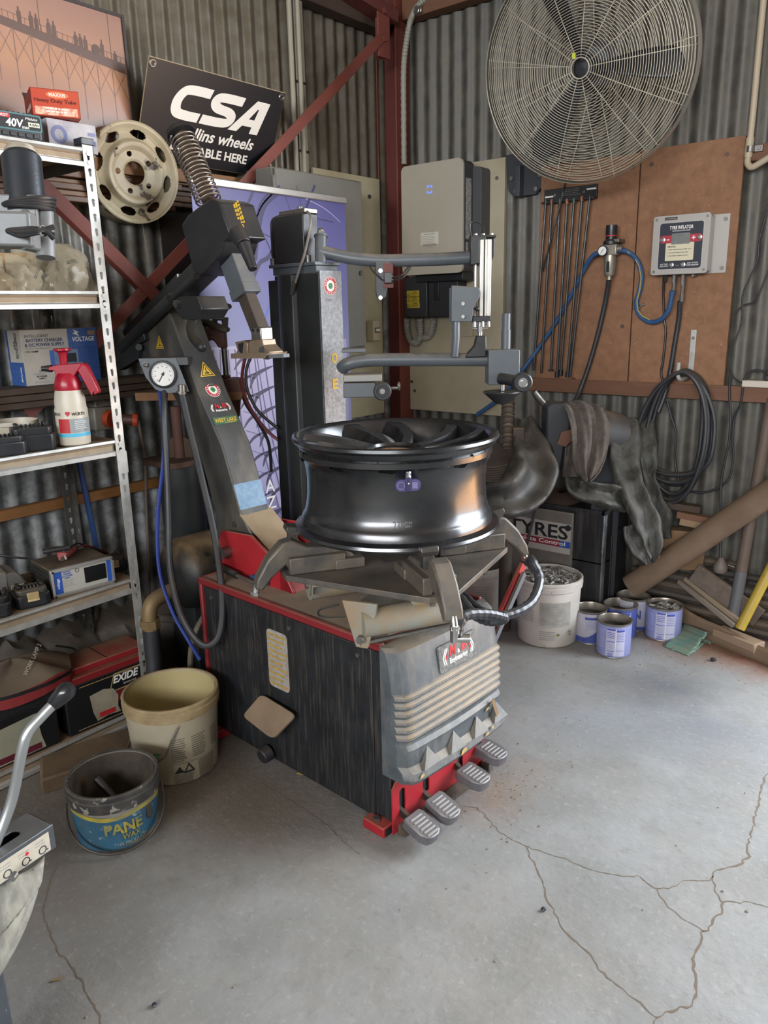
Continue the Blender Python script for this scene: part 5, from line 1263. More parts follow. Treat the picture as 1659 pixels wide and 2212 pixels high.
GREYLAB = mat('grey_label', '9aa0a0', 0.5, col2='8a8f90', scale=40)
cyl_label(sb0, 0.0505, aB + 0.55, 1.5, 0.045, 0.090, GREYLAB, t)
cyl_label(sb0, 0.0505, aB - 0.55, 0.75, 0.045, 0.090, REDINK, t)
cyl_label(sb0, 0.0505, aB + 0.1, 2.6, 0.032, 0.043, mat('cyan_band', '4fb0d0', 0.4), t)
cyl_text(sb0, 0.0485, aB + 0.42, 0.106, 'WÜRTH', (0.042, 0.012), INK, t, lift=0.003, bold=0.02)
cyl_text(sb0, 0.0485, aB - 1.15, 0.106, 'WÜRTH', (0.042, 0.012), INK, t, lift=0.003, bold=0.02)
b = MB()
sfm = lambda a: frame(sb0 + Vector((math.cos(a), math.sin(a), 0)) * 0.0518, Vector((0, 0, 1)).cross(Vector((math.cos(a), math.sin(a), 0))), (0, 0, 1))
b.m = sfm(aB - 0.24) @ T(0, 0.106, 0)
b.prism([(-0.007, 0.007), (0.007, 0.007), (0.007, 0.0), (0.0, -0.008), (-0.007, 0.0)], 0, 0.0008)
part('logo', b, REDINK, t, smooth=0)
lines(sfm(aB + 0.55) @ T(0, 0.070, -0.0006), -0.024, 0.02, [0.012, 0.006, 0.0, -0.006, -0.012], 0.0015, 0.4, t, WHITE, gaps=0.03, z=0.001)
cyl_text(sb0, 0.0505, aB + 0.75, 0.053, '1 l', (0.008, 0.008), INK, t)
# tub, battery packs
tb = PX(30, 905, 0.27); tb = Vector((0.27, tb.y, 1.044))
t = thing('plastic_tub', 'small dirty white plastic tub with a blue bird mark on the third shelf', 'tub', tuple(tb))
part('tub_body', MB(Matrix.Translation(tb)).lathe([(0.0, 0.003), (0.056, 0.0), (0.068, 0.072), (0.073, 0.074), (0.073, 0.086), (0.069, 0.086), (0.066, 0.074), (0.055, 0.004)], 32), PLW, t, smooth=35)
ta = face_angle(tb)
cyl_label(tb, 0.064, ta + 0.30, 0.75, 0.022, 0.052, mat('blue_white_mark', '55618c', 0.5, col2='c9c7c4', scale=45, var=1.4), t, lift=0.004)
def pk(px, py, xp, z, rot, w, d, h, label, group=None, cream=True):
 p = PX(px, py, xp)
 return battery_pack('battery_pack', label, Matrix.Translation((xp, p.y, z)) @ RZ(rot), w, d, h, group, cream)
pk(72, 965, 0.375, 1.044, 70, 0.13, 0.085, 0.085, 'large black battery pack beside the spray bottle on the third shelf', None, False)
pk(8, 985, 0.385, 1.044, 80, 0.13, 0.08, 0.066, 'lower black battery pack at the rail of the third shelf, beside the larger one', None, False)
# ---- fourth shelf
w, d, h = 0.215, 0.175, 0.098
cB = PX(110, 1266, 0.40)
fm = Matrix.Translation((cB.x, cB.y, 0.552)) @ RZ(83) @ T(w / 2, d / 2, 0)
t = thing('bench_charger', 'silver fronted bench battery charger with a black screen on the fourth shelf', 'charger', tuple(fm.to_translation()))
part('case', MB(fm).bx(-w / 2 + 0.004, w / 2 - 0.004, -d / 2, d / 2, 0.008, h - 0.004), mat('finned_case', '38352f', 0.6, 0.2, dust=0.9, dustcol='75654f'), t, bevel=0.004)
fins = MB(fm)
for k in range(5): fins.bx(-w / 2, -w / 2 + 0.005, -d / 2 + 0.006, d / 2, 0.014 + k * 0.015, 0.021 + k * 0.015)
part('cooling_fins', fins, BLACK, t)
part('bezel', MB(fm @ frame((0, -d / 2, h / 2), (1, 0, 0), (0, 0, 1))).prism(rrect(w, h, 0.008), -0.004, 0.010, None, holes=[rrect(w - 0.018, h - 0.022, 0.004)]), ALU, t, bevel=0.001)
f5 = fm @ frame((0, -d / 2 - 0.004, h / 2), (1, 0, 0), (0, 0, 1))
part('front_plate', MB(f5).bx(-w / 2 + 0.009, w / 2 - 0.009, -h / 2 + 0.011, h / 2 - 0.011, -0.002, 0), mat('label_plate', 'b0ada2', 0.6, spots='7a6d5a', spotscale=80, spotcut=0.7), t, smooth=0)
part('print', MB(f5).bx(-w / 2 + 0.009, -w / 2 + 0.037, -h / 2 + 0.011, h / 2 - 0.011, 0, 0.0004).bx(w / 2 - 0.024, w / 2 - 0.009, -h / 2 + 0.011, h / 2 - 0.011, 0, 0.0004), BLUEINK, t, smooth=0)
part('screen', MB(f5).bx(0.005, 0.080, -0.024, 0.030, 0, 0.001), mat('black_screen', '101113', 0.25), t, smooth=0)
text('BATTERY\nCHARGER\n& DC POWER\nSUPPLY', 0.01, f5 @ T(-0.052, 0.020, 0.0003), BLUEINK, t, bold=0.015, fit=(0.036, 0.026))
text('voltage', 0.01, f5 @ T(-w / 2 + 0.024, -0.004, 0.0006) @ RZ(90), WHITE, t, fit=(0.036, 0.012), bold=0.01)
lines(f5, -0.069, -0.025, [0.0, -0.007, -0.013, -0.019], 0.002, 0.5, t, GREYINK, gaps=0.03)
part('button', MB(f5).prism(circle(0.007, 18, -0.018, 0.028), 0, 0.0006, None, holes=[circle(0.0055, 18, -0.018, 0.028)]), INK, t, smooth=0)
for sx_ in (-1, 1):
 for sy_ in (-1, 1):
  part('screw', MB(f5).disc(0.0035, 0.003, T(sx_ * (w / 2 - 0.006), sy_ * (h / 2 - 0.007), 0.012), 10), INK, t)
topz = 0.552 + h
def on_top(px, py, dz=0.0): return PZ(px, py, topz + dz)
cl1 = thing('battery_clamp', 'black battery clamp with ribbed grip lying on the bench charger', 'clamp', tuple(on_top(128, 1178)))
part('grip', MB().bar(on_top(92, 1192, 0.028), on_top(152, 1182, 0.03), 0.022, 0.012).bar(on_top(95, 1186, 0.012), on_top(152, 1184, 0.018), 0.024, 0.012), RUBBER, cl1, bevel=0.004)
rb2 = MB()
for k in range(12):
 a = on_top(92, 1192, 0.028).lerp(on_top(152, 1182, 0.03), (k + .5) / 12)
 rb2.box(tuple(a), (0.004, 0.004, 0.016))
part('grip_ridge', rb2, RUBBER, cl1)
cl2 = thing('battery_clamp', 'red battery clamp lying on the bench charger, jaws toward the room', 'clamp', tuple(on_top(142, 1196)))
part('grip', MB().tube([on_top(122, 1188, 0.008), on_top(133, 1200, 0.012)], 0.011, 10).tube([on_top(160, 1186, 0.012), on_top(138, 1203, 0.013)], 0.011, 10), mat('clamp_red', '8d3a38', 0.5, col2='6d2e2c', scale=20, dust=0.3), cl2)
part('jaw', MB().prism([(-0.012, 0), (0.012, 0), (0.016, 0.022), (0.010, 0.028), (-0.010, 0.028), (-0.016, 0.022)], -0.006, 0.006, frame(on_top(136, 1210, 0.002), (RT.x, RT.y, 0), (0, 0, 1))), mat('clamp_pink', '9a4a48', 0.5), cl2, bevel=0.002)
part('teeth', MB().bar(on_top(133, 1209, 0.014), on_top(141, 1204, 0.026), 0.006, 0.014), STEEL, cl2)
b = MB().tube(smooth_path([on_top(160, 1185, 0.01), PX(185, 1178, 0.25), PX(210, 1186, 0.22), PX(235, 1196, 0.19)], 6), 0.003, 6)
part('lead', b, mat('lead_red', '7d3430', 0.5), cl2)
part('lead', MB().tube(smooth_path([on_top(152, 1182, 0.025), PX(170, 1174, 0.25), PX(200, 1186, 0.22), PX(232, 1198, 0.19)], 6), 0.003, 6), BLACKP, cl1)
pk(70, 1308, 0.385, 0.552, 74, 0.105, 0.085, 0.068, 'black battery pack with cream button at the rail of the fourth shelf', None, True)
pk(240, 1236, 0.30, 0.552, 78, 0.105, 0.085, 0.062, 'dusty battery pack with cream button beyond the bench charger', None, True)
pk(-8, 1335, 0.38, 0.552, 60, 0.10, 0.085, 0.075, 'black battery pack cut by the picture edge on the fourth shelf', None, False)
cg = PX(22, 1268, 0.25)
fm = Matrix.Translation((0.22, cg.y - 0.02, 0.552)) @ RZ(78)
t = thing('tool_charger', 'grey dusty power tool with strap on the fourth shelf behind the battery packs', 'tool', tuple(fm.to_translation()))
part('body', MB(fm).prism([(-0.12, 0), (0.075, 0), (0.075, 0.045), (0.045, 0.085), (-0.12, 0.09)], -0.06, 0.06, frame((0, 0, 0), (1, 0, 0), (0, 0, 1))), mat('dusty_grey_tool', '5d5a55', 0.6, dust=0.6, dustcol='7c705f'), t, bevel=0.008)
part('strap', MB(fm).bx(-0.02, 0.012, -0.063, 0.063, 0, 0.093), mat('tool_band', '6a6862', 0.55, dust=0.6), t, bevel=0.003)
part('base', MB(fm).bx(-0.125, 0.08, -0.065, 0.065, 0, 0.028), BLACKP, t, bevel=0.004)
part('latch', MB(fm).bx(0.02, 0.06, -0.068, -0.064, 0.03, 0.044), mat('cream_latch', 'a39a80', 0.5), t)
single('power_lead', MB().tube(smooth_path([PX(0, 1200, 0.2), PX(30, 1204, 0.21), PX(58, 1206, 0.25)], 6), 0.004, 8), BLACKP, 'thin black lead running to the bench charger', 'cable', tuple(PX(30, 1204, 0.21)))
single('loose_wires', MB().tube(smooth_path([PZ(115, 1275, 0.556), PZ(160, 1262, 0.556), PZ(205, 1250, 0.556), PZ(222, 1248, 0.558)], 8), 0.0028, 6).tube(smooth_path([PZ(118, 1279, 0.556), PZ(165, 1268, 0.556), PZ(203, 1253, 0.556)], 8), 0.0028, 6), BLACKP, 'thin dark wires lying in front of the bench charger', 'wire', tuple(PZ(160, 1262, 0.556)))
# ---- bottom shelf: two car batteries and a light bag
CASEB = mat('battery_case', '16171a', 0.45, dust=0.3, dustcol='5e5244', spots='6a5e4e', spotscale=120, spotcut=0.73)
def car_battery(label, fm, w, d, h, exide):
 t = thing('car_battery', label, 'battery', tuple(fm.to_translation()))
 part('case', MB(fm).bx(-w / 2, w / 2, -d / 2, d / 2, 0, h - 0.035), CASEB, t, bevel=0.004)
 if exide:
  part('lid', MB(fm).bx(-w / 2 - 0.002, w / 2 + 0.002, -d / 2 - 0.002, d / 2 + 0.002, h - 0.036, h - 0.010), mat('red_lid', '7d1f22', 0.5, dust=0.85, dustcol='7a6049'), t, bevel=0.003)
  part('lid_cover', MB(fm).bx(-w / 2 + 0.03, w / 2 - 0.02, -d / 2 + 0.025, d / 2 - 0.012, h - 0.012, h + 0.012), mat('red_cover', '8a2226', 0.5, dust=0.95, dustcol='846850'), t, bevel=0.004)
  part('lid_seam', MB(fm).bx(0.0, 0.003, -d / 2 + 0.026, d / 2 - 0.014, h + 0.0115, h + 0.0128), INK, t)
  part('terminal', MB(fm).cyl((w / 2 - 0.03, -d / 2 + 0.02, h - 0.012), (w / 2 - 0.03, -d / 2 + 0.02, h + 0.012), 0.011, 0.009, n=14), STEEL, t)
 else:
  part('lid', MB(fm).bx(-w / 2 - 0.002, w / 2 + 0.002, -d / 2 - 0.002, d / 2 + 0.002, h - 0.036, h), mat('black_lid', '202124', 0.5, dust=0.8, dustcol='6d5d49'), t, bevel=0.003)
 f = face(fm, 'front', w, d, h - 0.03)
 if exide:
  part('print', MB(f).bx(-0.12, w / 2 - 0.012, 0.071, 0.074, 0, 0.0004).bx(-0.02, w / 2 - 0.05, 0.087, 0.089, 0, 0.0004).bx(-0.14, w / 2 - 0.012, -0.083, -0.080, 0, 0.0004), mat('gold_rule', '9a8256', 0.5), t, smooth=0)
  part('print', MB(f).prism([(-0.01 + 0.02, 0.01), (0.165, 0.012), (0.165, -0.02), (0.0, -0.03)], 0, 0.0004), mat('wine_band', '6a2026', 0.5), t, smooth=0)
  part('print_frame', MB(f @ T(0.048, 0.042, 0)).prism([(-0.065, -0.03), (0.08, -0.03), (0.08, 0.036), (-0.04, 0.036)], 0, 0.0004, None, holes=[[(-0.060, -0.026), (0.077, -0.026), (0.077, 0.033), (-0.038, 0.033)]]), mat('gold_frame', 'a9925f', 0.5), t, smooth=0)
  text('EXIDE', 0.03, f @ T(0.052, 0.055, 0.0006), WHITE, t, bold=0.03, shear=0.25, fit=(0.10, 0.028))
  text('batteries', 0.02, f @ T(0.065, 0.030, 0.0006), mat('pale_print', 'b3aea2', 0.5), t, shear=0.2, fit=(0.05, 0.008))
  text('ne', 0.03, f @ T(0.048, -0.004, 0.0006), WHITE, t, bold=0.01, shear=0.3, fit=(0.03, 0.016))
  lbl = part('torn_label', MB(f @ T(-0.03, -0.016, 0.0004)).prism([(-0.058, 0.045), (-0.005, 0.052), (0.03, 0.04), (0.045, 0.01), (0.04, -0.03), (0.048, -0.055), (0.0, -0.05), (-0.04, -0.058), (-0.052, -0.02)], 0, 0.0008), mat('torn_paper', '9f9783', 0.7, col2='8a7f69', scale=14, var=1.0), t, smooth=0)
  part('print', MB(f @ T(-0.03, -0.055, 0.0012)).bx(-0.03, 0.03, -0.009, 0.009, 0, 0.0003), REDINK, lbl, smooth=0)
 else:
  lbl = part('torn_label', MB(f @ T(0.05, -0.02, 0.0004)).prism([(-0.15, 0.06), (0.05, 0.075), (0.058, -0.01), (0.068, -0.055), (-0.15, -0.06)], 0, 0.0008), mat('torn_paper_green', '8f9480', 0.7, col2='a39c88', scale=9, var=1.0), t, smooth=0)
  part('print', MB(f @ T(0.03, -0.06, 0.0012)).bx(-0.13, 0.075, -0.013, 0.008, 0, 0.0003), mat('wine_print', '5f1a2b', 0.55), lbl, smooth=0)
 v = MB(face(fm, 'left', w, d, h - 0.03))
 for k in range(5): v.bx(-d / 2 + 0.03, d / 2 - 0.03, -0.06 + k * 0.022, -0.055 + k * 0.022, -0.001, 0.0008)
 part('case_rib', v, CASEB, t)
 return t
SZ5 = 0.056
cC = PX(150, 1588, 0.425)
fm = Matrix.Translation((0.425, cC.y, SZ5)) @ RZ(86) @ T(0.175, 0.088, 0)
car_battery('black car battery with dusty red lid and torn label on the bottom shelf', fm, 0.345, 0.172, 0.215, True)
fm = Matrix.Translation((0.425, cC.y - 0.025, SZ5)) @ RZ(88) @ T(-0.175, 0.085, 0)
car_battery('black car battery with greenish torn label on the bottom shelf, under the red bag', fm, 0.34, 0.17, 0.200, False)
bgc = Vector((0.33, PX(60, 1470, 0.38).y - 0.02, SZ5 + 0.203))
t = thing('light_bag', 'red edged clear topped zip bag lying on the greenish labelled battery', 'bag', tuple(bgc))
b = MB(Matrix.Translation(bgc) @ RZ(84))
def ring(u, v):
 a = 2 * math.pi * u
 k = 1 + 0.04 * math.sin(3 * a) + 0.02 * math.sin(7 * a)
 return (0.185 * k * math.copysign(abs(math.cos(a)) ** 0.7, math.cos(a)), 0.115 * k * math.copysign(abs(math.sin(a)) ** 0.7, math.sin(a)), 0.002 + 0.045 * v + 0.006 * math.sin(5 * a + 1))
b.grid(ring, 56, 4, closed_u=True)
part('side_band', b, mat('red_cloth', '8a2a2a', 0.8, col2='7a2222', scale=30, dust=0.4), t, smooth=60)
zb = MB(Matrix.Translation(bgc) @ RZ(84))
zb.grid(lambda u, v: (lambda p: (p[0] * 1.012, p[1] * 1.012, 0.030 + 0.012 * v))(ring(u * 0.42 + 0.52, 0.7)), 30, 1)
part('zip', zb, BLACKP, t, smooth=60)
b = MB(Matrix.Translation(bgc) @ RZ(84))
def top(u, v):
 p0 = ring(u, 1.0)
 k = 1 - v
 a = 2 * math.pi * u
 return (p0[0] * k, p0[1] * k, p0[2] + 0.055 * math.sin(math.pi * 0.5 * v) + 0.012 * math.sin(4 * a) * k * v * 3)
b.grid(top, 56, 8, closed_u=True)
tp_ = part('clear_top', b, mat('cloudy_vinyl', '7b6d5c', 0.25, col2='6a5d4e', scale=7, alpha=0.8, spec=0.7), t, smooth=60)
text('WORK LAMP 2', 0.02, Matrix.Translation(PX(70, 1424, 0.40)) @ frame((0, 0, 0), (0, 1, 0.15), (-0.6, 0, 1)) @ RZ(38), mat('pale_vinyl_print', 'a59d90', 0.6), t, fit=(0.11, 0.014))
part('lead', MB().tube(smooth_path([PX(120, 1395, 0.28), PX(160, 1402, 0.28), PX(172, 1425, 0.30), PX(168, 1450, 0.33)], 6), 0.004, 8), BLACKP, t)
# ---- blue pipe, socket and lead on the wall
single('blue_pipe', MB().tube(smooth_path([Vector((0.03, PX(160, 960, 0.03).y, 1.08)), PX(172, 1005, 0.03), PX(190, 1090, 0.03), PX(208, 1185, 0.03), PX(222, 1300, 0.03)], 6), 0.011, 10), mat('blue_pipe', '33528a', 0.45), 'blue plastic air pipe on the iron wall behind the rear shelf post', 'pipe', tuple(PX(190, 1090, 0.03)))
single('grey_conduit', MB().tube([PX(196, 1150, 0.02), PX(214, 1400, 0.02)], 0.009, 8), mat('conduit_dull', '77746c', 0.6), 'slim grey conduit rising on the iron wall beside the blue pipe', 'pipe', tuple(PX(200, 1250, 0.02)))
so = PX(237, 872, 0.10)
m = lwall(so.y, so.z, 0.0)
t = thing('power_socket', 'grey industrial switched socket on the iron wall with an orange plug', 'socket', tuple(so))
SOCK = mat('grey_socket_plastic', '8f8a80', 0.5, dust=0.5)
part('box', MB(m).bx(-0.055, 0.055, -0.01, 0.095, 0.0, 0.09), SOCK, t, bevel=0.006)
part('box', MB(m).bx(-0.055, 0.055, -0.10, -0.012, 0.0, 0.075), SOCK, t, bevel=0.006)
part('switch', MB(m).cyl((0.0, 0.04, 0.088), (0.0, 0.04, 0.115), 0.032, 0.028, n=20).bx(-0.006, 0.006, 0.01, 0.07, 0.11, 0.125), mat('switch_grey', '6d6a63', 0.5), t, bevel=0.002)
for a, c in ((-0.045, 0.085), (0.045, 0.085), (-0.045, 0.0), (0.045, 0.0)):
 part('screw', MB(m).disc(0.005, 0.002, T(a, c, 0.09), 10), STEEL, t)
ORG = mat('orange_plug', 'b5482a', 0.45, col2='9a3c22', scale=20)
pl = part('plug_ring', MB(m).cyl((0.0, -0.058, 0.075), (0.006, -0.060, 0.10), 0.034, n=24), ORG, t, bevel=0.003)
part('plug_body', MB(m).cyl((0.006, -0.06, 0.10), (0.06, -0.066, 0.15), 0.022, 0.02, n=18), mat('plug_brown', '4d3027', 0.5), pl)
part('plug_gland', MB(m).cyl((0.06, -0.066, 0.15), (0.075, -0.068, 0.163), 0.028, 0.024, n=10), ORG, pl, bevel=0.003)
g0 = m @ Vector((0.075, -0.068, 0.163))
single('brown_lead', MB().tube(smooth_path([g0, PX(305, 945, 0.18), PX(314, 1000, 0.16), PX(316, 1080, 0.15), PX(319, 1160, 0.15), PX(322, 1260, 0.15), PX(316, 1340, 0.16), PX(305, 1380, 0.17)], 7), 0.006, 8), mat('brown_lead', '5f5045', 0.6), 'brown power lead hanging from the orange plug to the footing', 'cable', tuple(g0))
def strip(path, w, m, parent, name='print', z=0.0006, frm=None):
 b = MB(frm); P = smooth_path([(p[0], p[1], 0) for p in path], 8)
 ww = w if callable(w) else (lambda t: w)
 vs, fs = [], []
 for i, p in enumerate(P):
  d = P[min(i + 1, len(P) - 1)] - P[max(i - 1, 0)]
  n = Vector((-d.y, d.x, 0)).normalized() * ww(i / (len(P) - 1)) / 2
  vs += [(p.x + n.x, p.y + n.y, z), (p.x - n.x, p.y - n.y, z)]
  if i: fs.append((2 * i - 2, 2 * i - 1, 2 * i + 1, 2 * i))
 b._add(vs, fs)
 return part(name, b, m, parent, smooth=0)
# ---- sign, framed pier picture, steel wheel
SGB = mat('sign_black', '15161b', 0.35)
bl_, br_, tl_ = PX(292, 340, 0.075), PX(577, 383, 0.075), None
wS = (br_ - bl_).length
up = (PX(364, 132, 0.215) - bl_); up.y = 0
hS = up.length
t = thing('wheel_sign', 'black sign board with large white letters leaning out above the timber ledge', 'sign', tuple(bl_.lerp(br_, 0.5)))
sm = frame(bl_.lerp(br_, 0.5) + Vector((0, (PX(364, 132, 0.215).y - bl_.y) * 0.0, 0)), (0, 1, 0), up)
wS = max(wS, (PX(642, 201, 0.215) - PX(364, 132, 0.215)).length)
part('board', MB(sm).bx(-wS / 2, wS / 2, 0, hS, -0.004, 0), mat('sign_edge', '9a8a6c', 0.6), t)
part('face', MB(sm).bx(-wS / 2 + 0.001, wS / 2 - 0.001, 0.001, hS - 0.003, 0, 0.0006), SGB, t, smooth=0)
SW = mat('sign_white', 'e2ded4', 0.5)
k = wS / 0.67
tm = sm @ T(0, 0, 0.0012)
gm = tm @ T(-0.235 * k, hS * 0.465, 0) @ Matrix(((0.15 * k, 0.05 * k, 0, 0), (0, hS * 0.37, 0, 0), (0, 0, 1, 0), (0, 0, 0, 1)))
gl = lambda pts, dx: strip([(x + dx, y) for x, y in pts], 0.27, SW, t, name='lettering', z=0.0, frm=gm)
gl([(1.04, 0.865), (0.55, 0.865), (0.25, 0.80), (0.14, 0.5), (0.25, 0.20), (0.55, 0.135), (0.98, 0.135)], 0.0)
gl([(1.02, 0.865), (0.5, 0.865), (0.20, 0.82), (0.16, 0.66), (0.32, 0.53), (0.70, 0.47), (0.86, 0.34), (0.80, 0.18), (0.5, 0.135), (-0.05, 0.135)], 1.10)
part('lettering', MB(gm @ T(2.02, 0, 0)).prism([(0, 0), (0.30, 0), (0.40, 0.2), (0.74, 0.2), (0.76, 0), (1.05, 0), (0.98, 1), (0.52, 1)], 0, 0.0004, None, holes=[[(0.52, 0.42), (0.72, 0.42), (0.70, 0.76), (0.66, 0.76)]]), SW, t, smooth=0)
text('Mullins wheels', 0.1, tm @ T(0.02 * k, hS * 0.345, 0), SW, t, bold=0.02, shear=0.3, fit=(0.40 * k, hS * 0.13))
text('AVAILABLE HERE', 0.1, tm @ T(0.0 * k, hS * 0.165, 0), SW, t, bold=0.025, fit=(0.40 * k, hS * 0.10))
for sx_, sy_ in ((-1, 1), (1, 1)):
 part('grommet', MB(sm).torus(0.011, 0.004, T(sx_ * (wS / 2 - 0.018), hS - 0.02, 0.001), 16, 6), STEEL, t)
fo = PX(297, 292, 0.10)
fw_, fh_ = 0.85, PX(262, 28, 0.10).z - lz - 0.012
t = thing('framed_picture', 'framed print of a pier at sunset with people, standing on the timber ledge', 'picture', (0.10, fo.y - fw_ / 2, lz + 0.012))
pm_ = lwall(fo.y - fw_ / 2, lz + 0.013, 0.095) @ RX(-1.5)
part('frame', MB(pm_).prism([(-fw_ / 2, 0), (fw_ / 2, 0), (fw_ / 2, fh_), (-fw_ / 2, fh_)], -0.014, 0.004, None, holes=[[(-fw_ / 2 + 0.010, 0.010), (fw_ / 2 - 0.010, 0.010), (fw_ / 2 - 0.010, fh_ - 0.010), (-fw_ / 2 + 0.010, fh_ - 0.010)]]), mat('thin_dark_frame', '2d2723', 0.4), t, smooth=0)
def gradient_print(name, stops, z0, z1, axis='Z', noise_amt=0.15, nscale=(3, 3, 14), rough=0.35, second=None):
 m = bpy.data.materials.new(name); m.use_nodes = True
 nt = m.node_tree; N, L = nt.nodes, nt.links
 b = N['Principled BSDF']; b.inputs['Roughness'].default_value = rough
 tc = N.new('ShaderNodeTexCoord'); sp_ = N.new('ShaderNodeSeparateXYZ'); L.new(tc.outputs['Object'], sp_.inputs[0])
 mr = N.new('ShaderNodeMapRange'); mr.inputs['From Min'].default_value = z0; mr.inputs['From Max'].default_value = z1
 L.new(sp_.outputs[axis], mr.inputs['Value'])
 mp = N.new('ShaderNodeMapping'); mp.inputs['Scale'].default_value = nscale; L.new(tc.outputs['Object'], mp.inputs['Vector'])
 ns = N.new('ShaderNodeTexNoise'); ns.inputs['Scale'].default_value = 1.0; ns.inputs['Detail'].default_value = 6; L.new(mp.outputs['Vector'], ns.inputs['Vector'])
 ad = N.new('ShaderNodeMath'); ad.operation = 'MULTIPLY_ADD'; L.new(ns.outputs['Fac'], ad.inputs[0]); ad.inputs[1].default_value = noise_amt; L.new(mr.outputs['Result'], ad.inputs[2])
 cr_ = N.new('ShaderNodeValToRGB'); L.new(ad.outputs[0], cr_.inputs['Fac'])
 els = cr_.color_ramp.elements
 while len(els) > 1: els.remove(els[-1])
 els[0].position, els[0].color = stops[0][0], lin(hexc(stops[0][1]))
 for ps, c in stops[1:]:
  e = els.new(ps); e.color = lin(hexc(c))
 L.new(cr_.outputs['Color'], b.inputs['Base Color'])
 return m
SKYP = gradient_print('sunset_print', [(0.0, '6d5446'), (0.25, '7d604f'), (0.40, '98705a'), (0.55, 'a97f62'), (0.72, 'a5806c'), (0.9, '97776a'), (1.0, '8d7066')], 0.0, fh_ + 0.06, noise_amt=0.12, rough=0.25)
part('print', MB(pm_).bx(-fw_ / 2 + 0.009, fw_ / 2 - 0.009, 0.009, fh_ - 0.009, -0.004, -0.002), SKYP, t, smooth=0)
PIER = mat('pier_silhouette', '5d473d', 0.35)
PIERL = mat('pier_trestle', '735648', 0.35)
xr = fw_ / 2 - 0.012
yd = lambda x: (PX(275, 140, 0.1).z - lz - 0.013) + (xr - x) * 0.12      # pier deck line
b = MB(pm_ @ T(0, 0, -0.0018))
b._add([(-xr, yd(-xr) - 0.02, 0), (xr, yd(xr) - 0.030, 0), (xr, yd(xr) + 0.004, 0), (-xr, yd(-xr) + 0.002, 0)], [(0, 1, 2, 3)])
for k_ in range(46):
 x = -xr + 2 * xr * k_ / 45
 b.bx(x - 0.0008, x + 0.0008, yd(x), yd(x) + 0.022, 0, 0.0002)
b._add([(-xr, yd(-xr) + 0.021, 0), (xr, yd(xr) + 0.021, 0), (xr, yd(xr) + 0.023, 0), (-xr, yd(-xr) + 0.023, 0)], [(0, 1, 2, 3)])
for x, hh in ((xr - 0.055, 0.16), (xr - 0.315, 0.15)):
 b.bx(x - 0.0012, x + 0.0012, yd(x), yd(x) + hh, 0, 0.0002)
 b.bar((x, yd(x) + hh, 0.0001), (x - 0.022, yd(x) + hh + 0.012, 0.0001), 0.0025, 0.0002, (0, 0, 1))
for x, n_, hh in ((xr - 0.385, 1, .05), (xr - 0.345, 2, 0.05), (xr - 0.285, 2, .05), (xr - 0.19, 3, 0.045), (xr - 0.09, 1, 0.055), (xr - 0.04, 1, 0.035)):
 for i in range(n_):
  xx = x + i * 0.018
  b.prism([(xx - 0.007, yd(xx)), (xx + 0.007, yd(xx)), (xx + 0.008, yd(xx) + hh * 0.7), (xx + 0.003, yd(xx) + hh * 0.8), (xx + 0.003, yd(xx) + hh), (xx - 0.003, yd(xx) + hh), (xx - 0.003, yd(xx) + hh * 0.8), (xx - 0.008, yd(xx) + hh * 0.65)], 0, 0.0002)
b.prism(circle(0.018, 14, xr - 0.115, yd(xr - 0.115) + 0.014), 0, 0.0002)
part('pier_print', b, PIER, t, smooth=0)
b = MB(pm_ @ T(0, 0, -0.0016))
for k_ in range(15):
 x = -xr + 2 * xr * k_ / 14
 x2 = -xr + 2 * xr * (k_ + 1) / 14
 low = yd(x) - 0.15 - 0.10 * k_ / 14
 b.bar((x, yd(x) - 0.02, 0), (x, max(0.012, low), 0), 0.003, 0.0002, (0, 0, 1))
 if k_ < 14:
  lo2 = max(0.012, yd(x2) - 0.12)
  b.bar((x, yd(x) - 0.02, 0), (x2, lo2, 0), 0.002, 0.0002, (0, 0, 1))
  b.bar((x2, yd(x2) - 0.02, 0), (x, max(0.012, yd(x) - 0.12), 0), 0.002, 0.0002, (0, 0, 1))
part('pier_print', b, PIERL, t, smooth=0)
swc = PX(290, 374, 0.135)
CREAM = mat('chipped_cream_paint', 'b8ad92', 0.5, col2='a3967a', scale=9, var=0.9, detail=7, spots='4a3f34', spotscale=15, spotcut=0.60, dust=0.35, dustcol='8a7558', bump=0.15)
t = thing('steel_wheel', 'chipped cream steel wheel with five stud holes hung on the iron wall', 'wheel', tuple(swc))
wm = frame(swc, (0.16, 1, 0.06), (0.10, 0.0, 1.0)) @ RZ(8)
def wz(r):
 pts = [(0.0, 0.0), (0.040, 0.0), (0.048, 0.004), (0.078, 0.006), (0.092, 0.016), (0.104, 0.018), (0.116, -0.002), (0.138, -0.012), (0.150, -0.006), (0.165, 0.006), (0.172, 0.002), (0.172, -0.02)]
 for i in range(len(pts) - 1):
  if pts[i][0] <= r <= pts[i + 1][0]:
   tt_ = (r - pts[i][0]) / max(1e-6, pts[i + 1][0] - pts[i][0]); return pts[i][1] + tt_ * (pts[i + 1][1] - pts[i][1])
 return 0.0
def inhole(x, y):
 r = math.hypot(x, y); a = math.degrees(math.atan2(y, x)) % 360
 if r < 0.041: return True
 for k_ in range(5):
  aa = math.radians(72 * k_ + 95)
  if math.hypot(x - 0.066 * math.cos(aa), y - 0.066 * math.sin(aa)) < 0.0095: return True
 for k_ in range(8):
  aa = math.radians(45 * k_ + 22)
  dx, dy = x * math.cos(aa) + y * math.sin(aa) - 0.134, -x * math.sin(aa) + y * math.cos(aa)
  if (dx / 0.0150) ** 2 + (dy / 0.030) ** 2 < 1: return True
 return False
b = MB(wm)
NR, NT = 66, 220
vs = [];
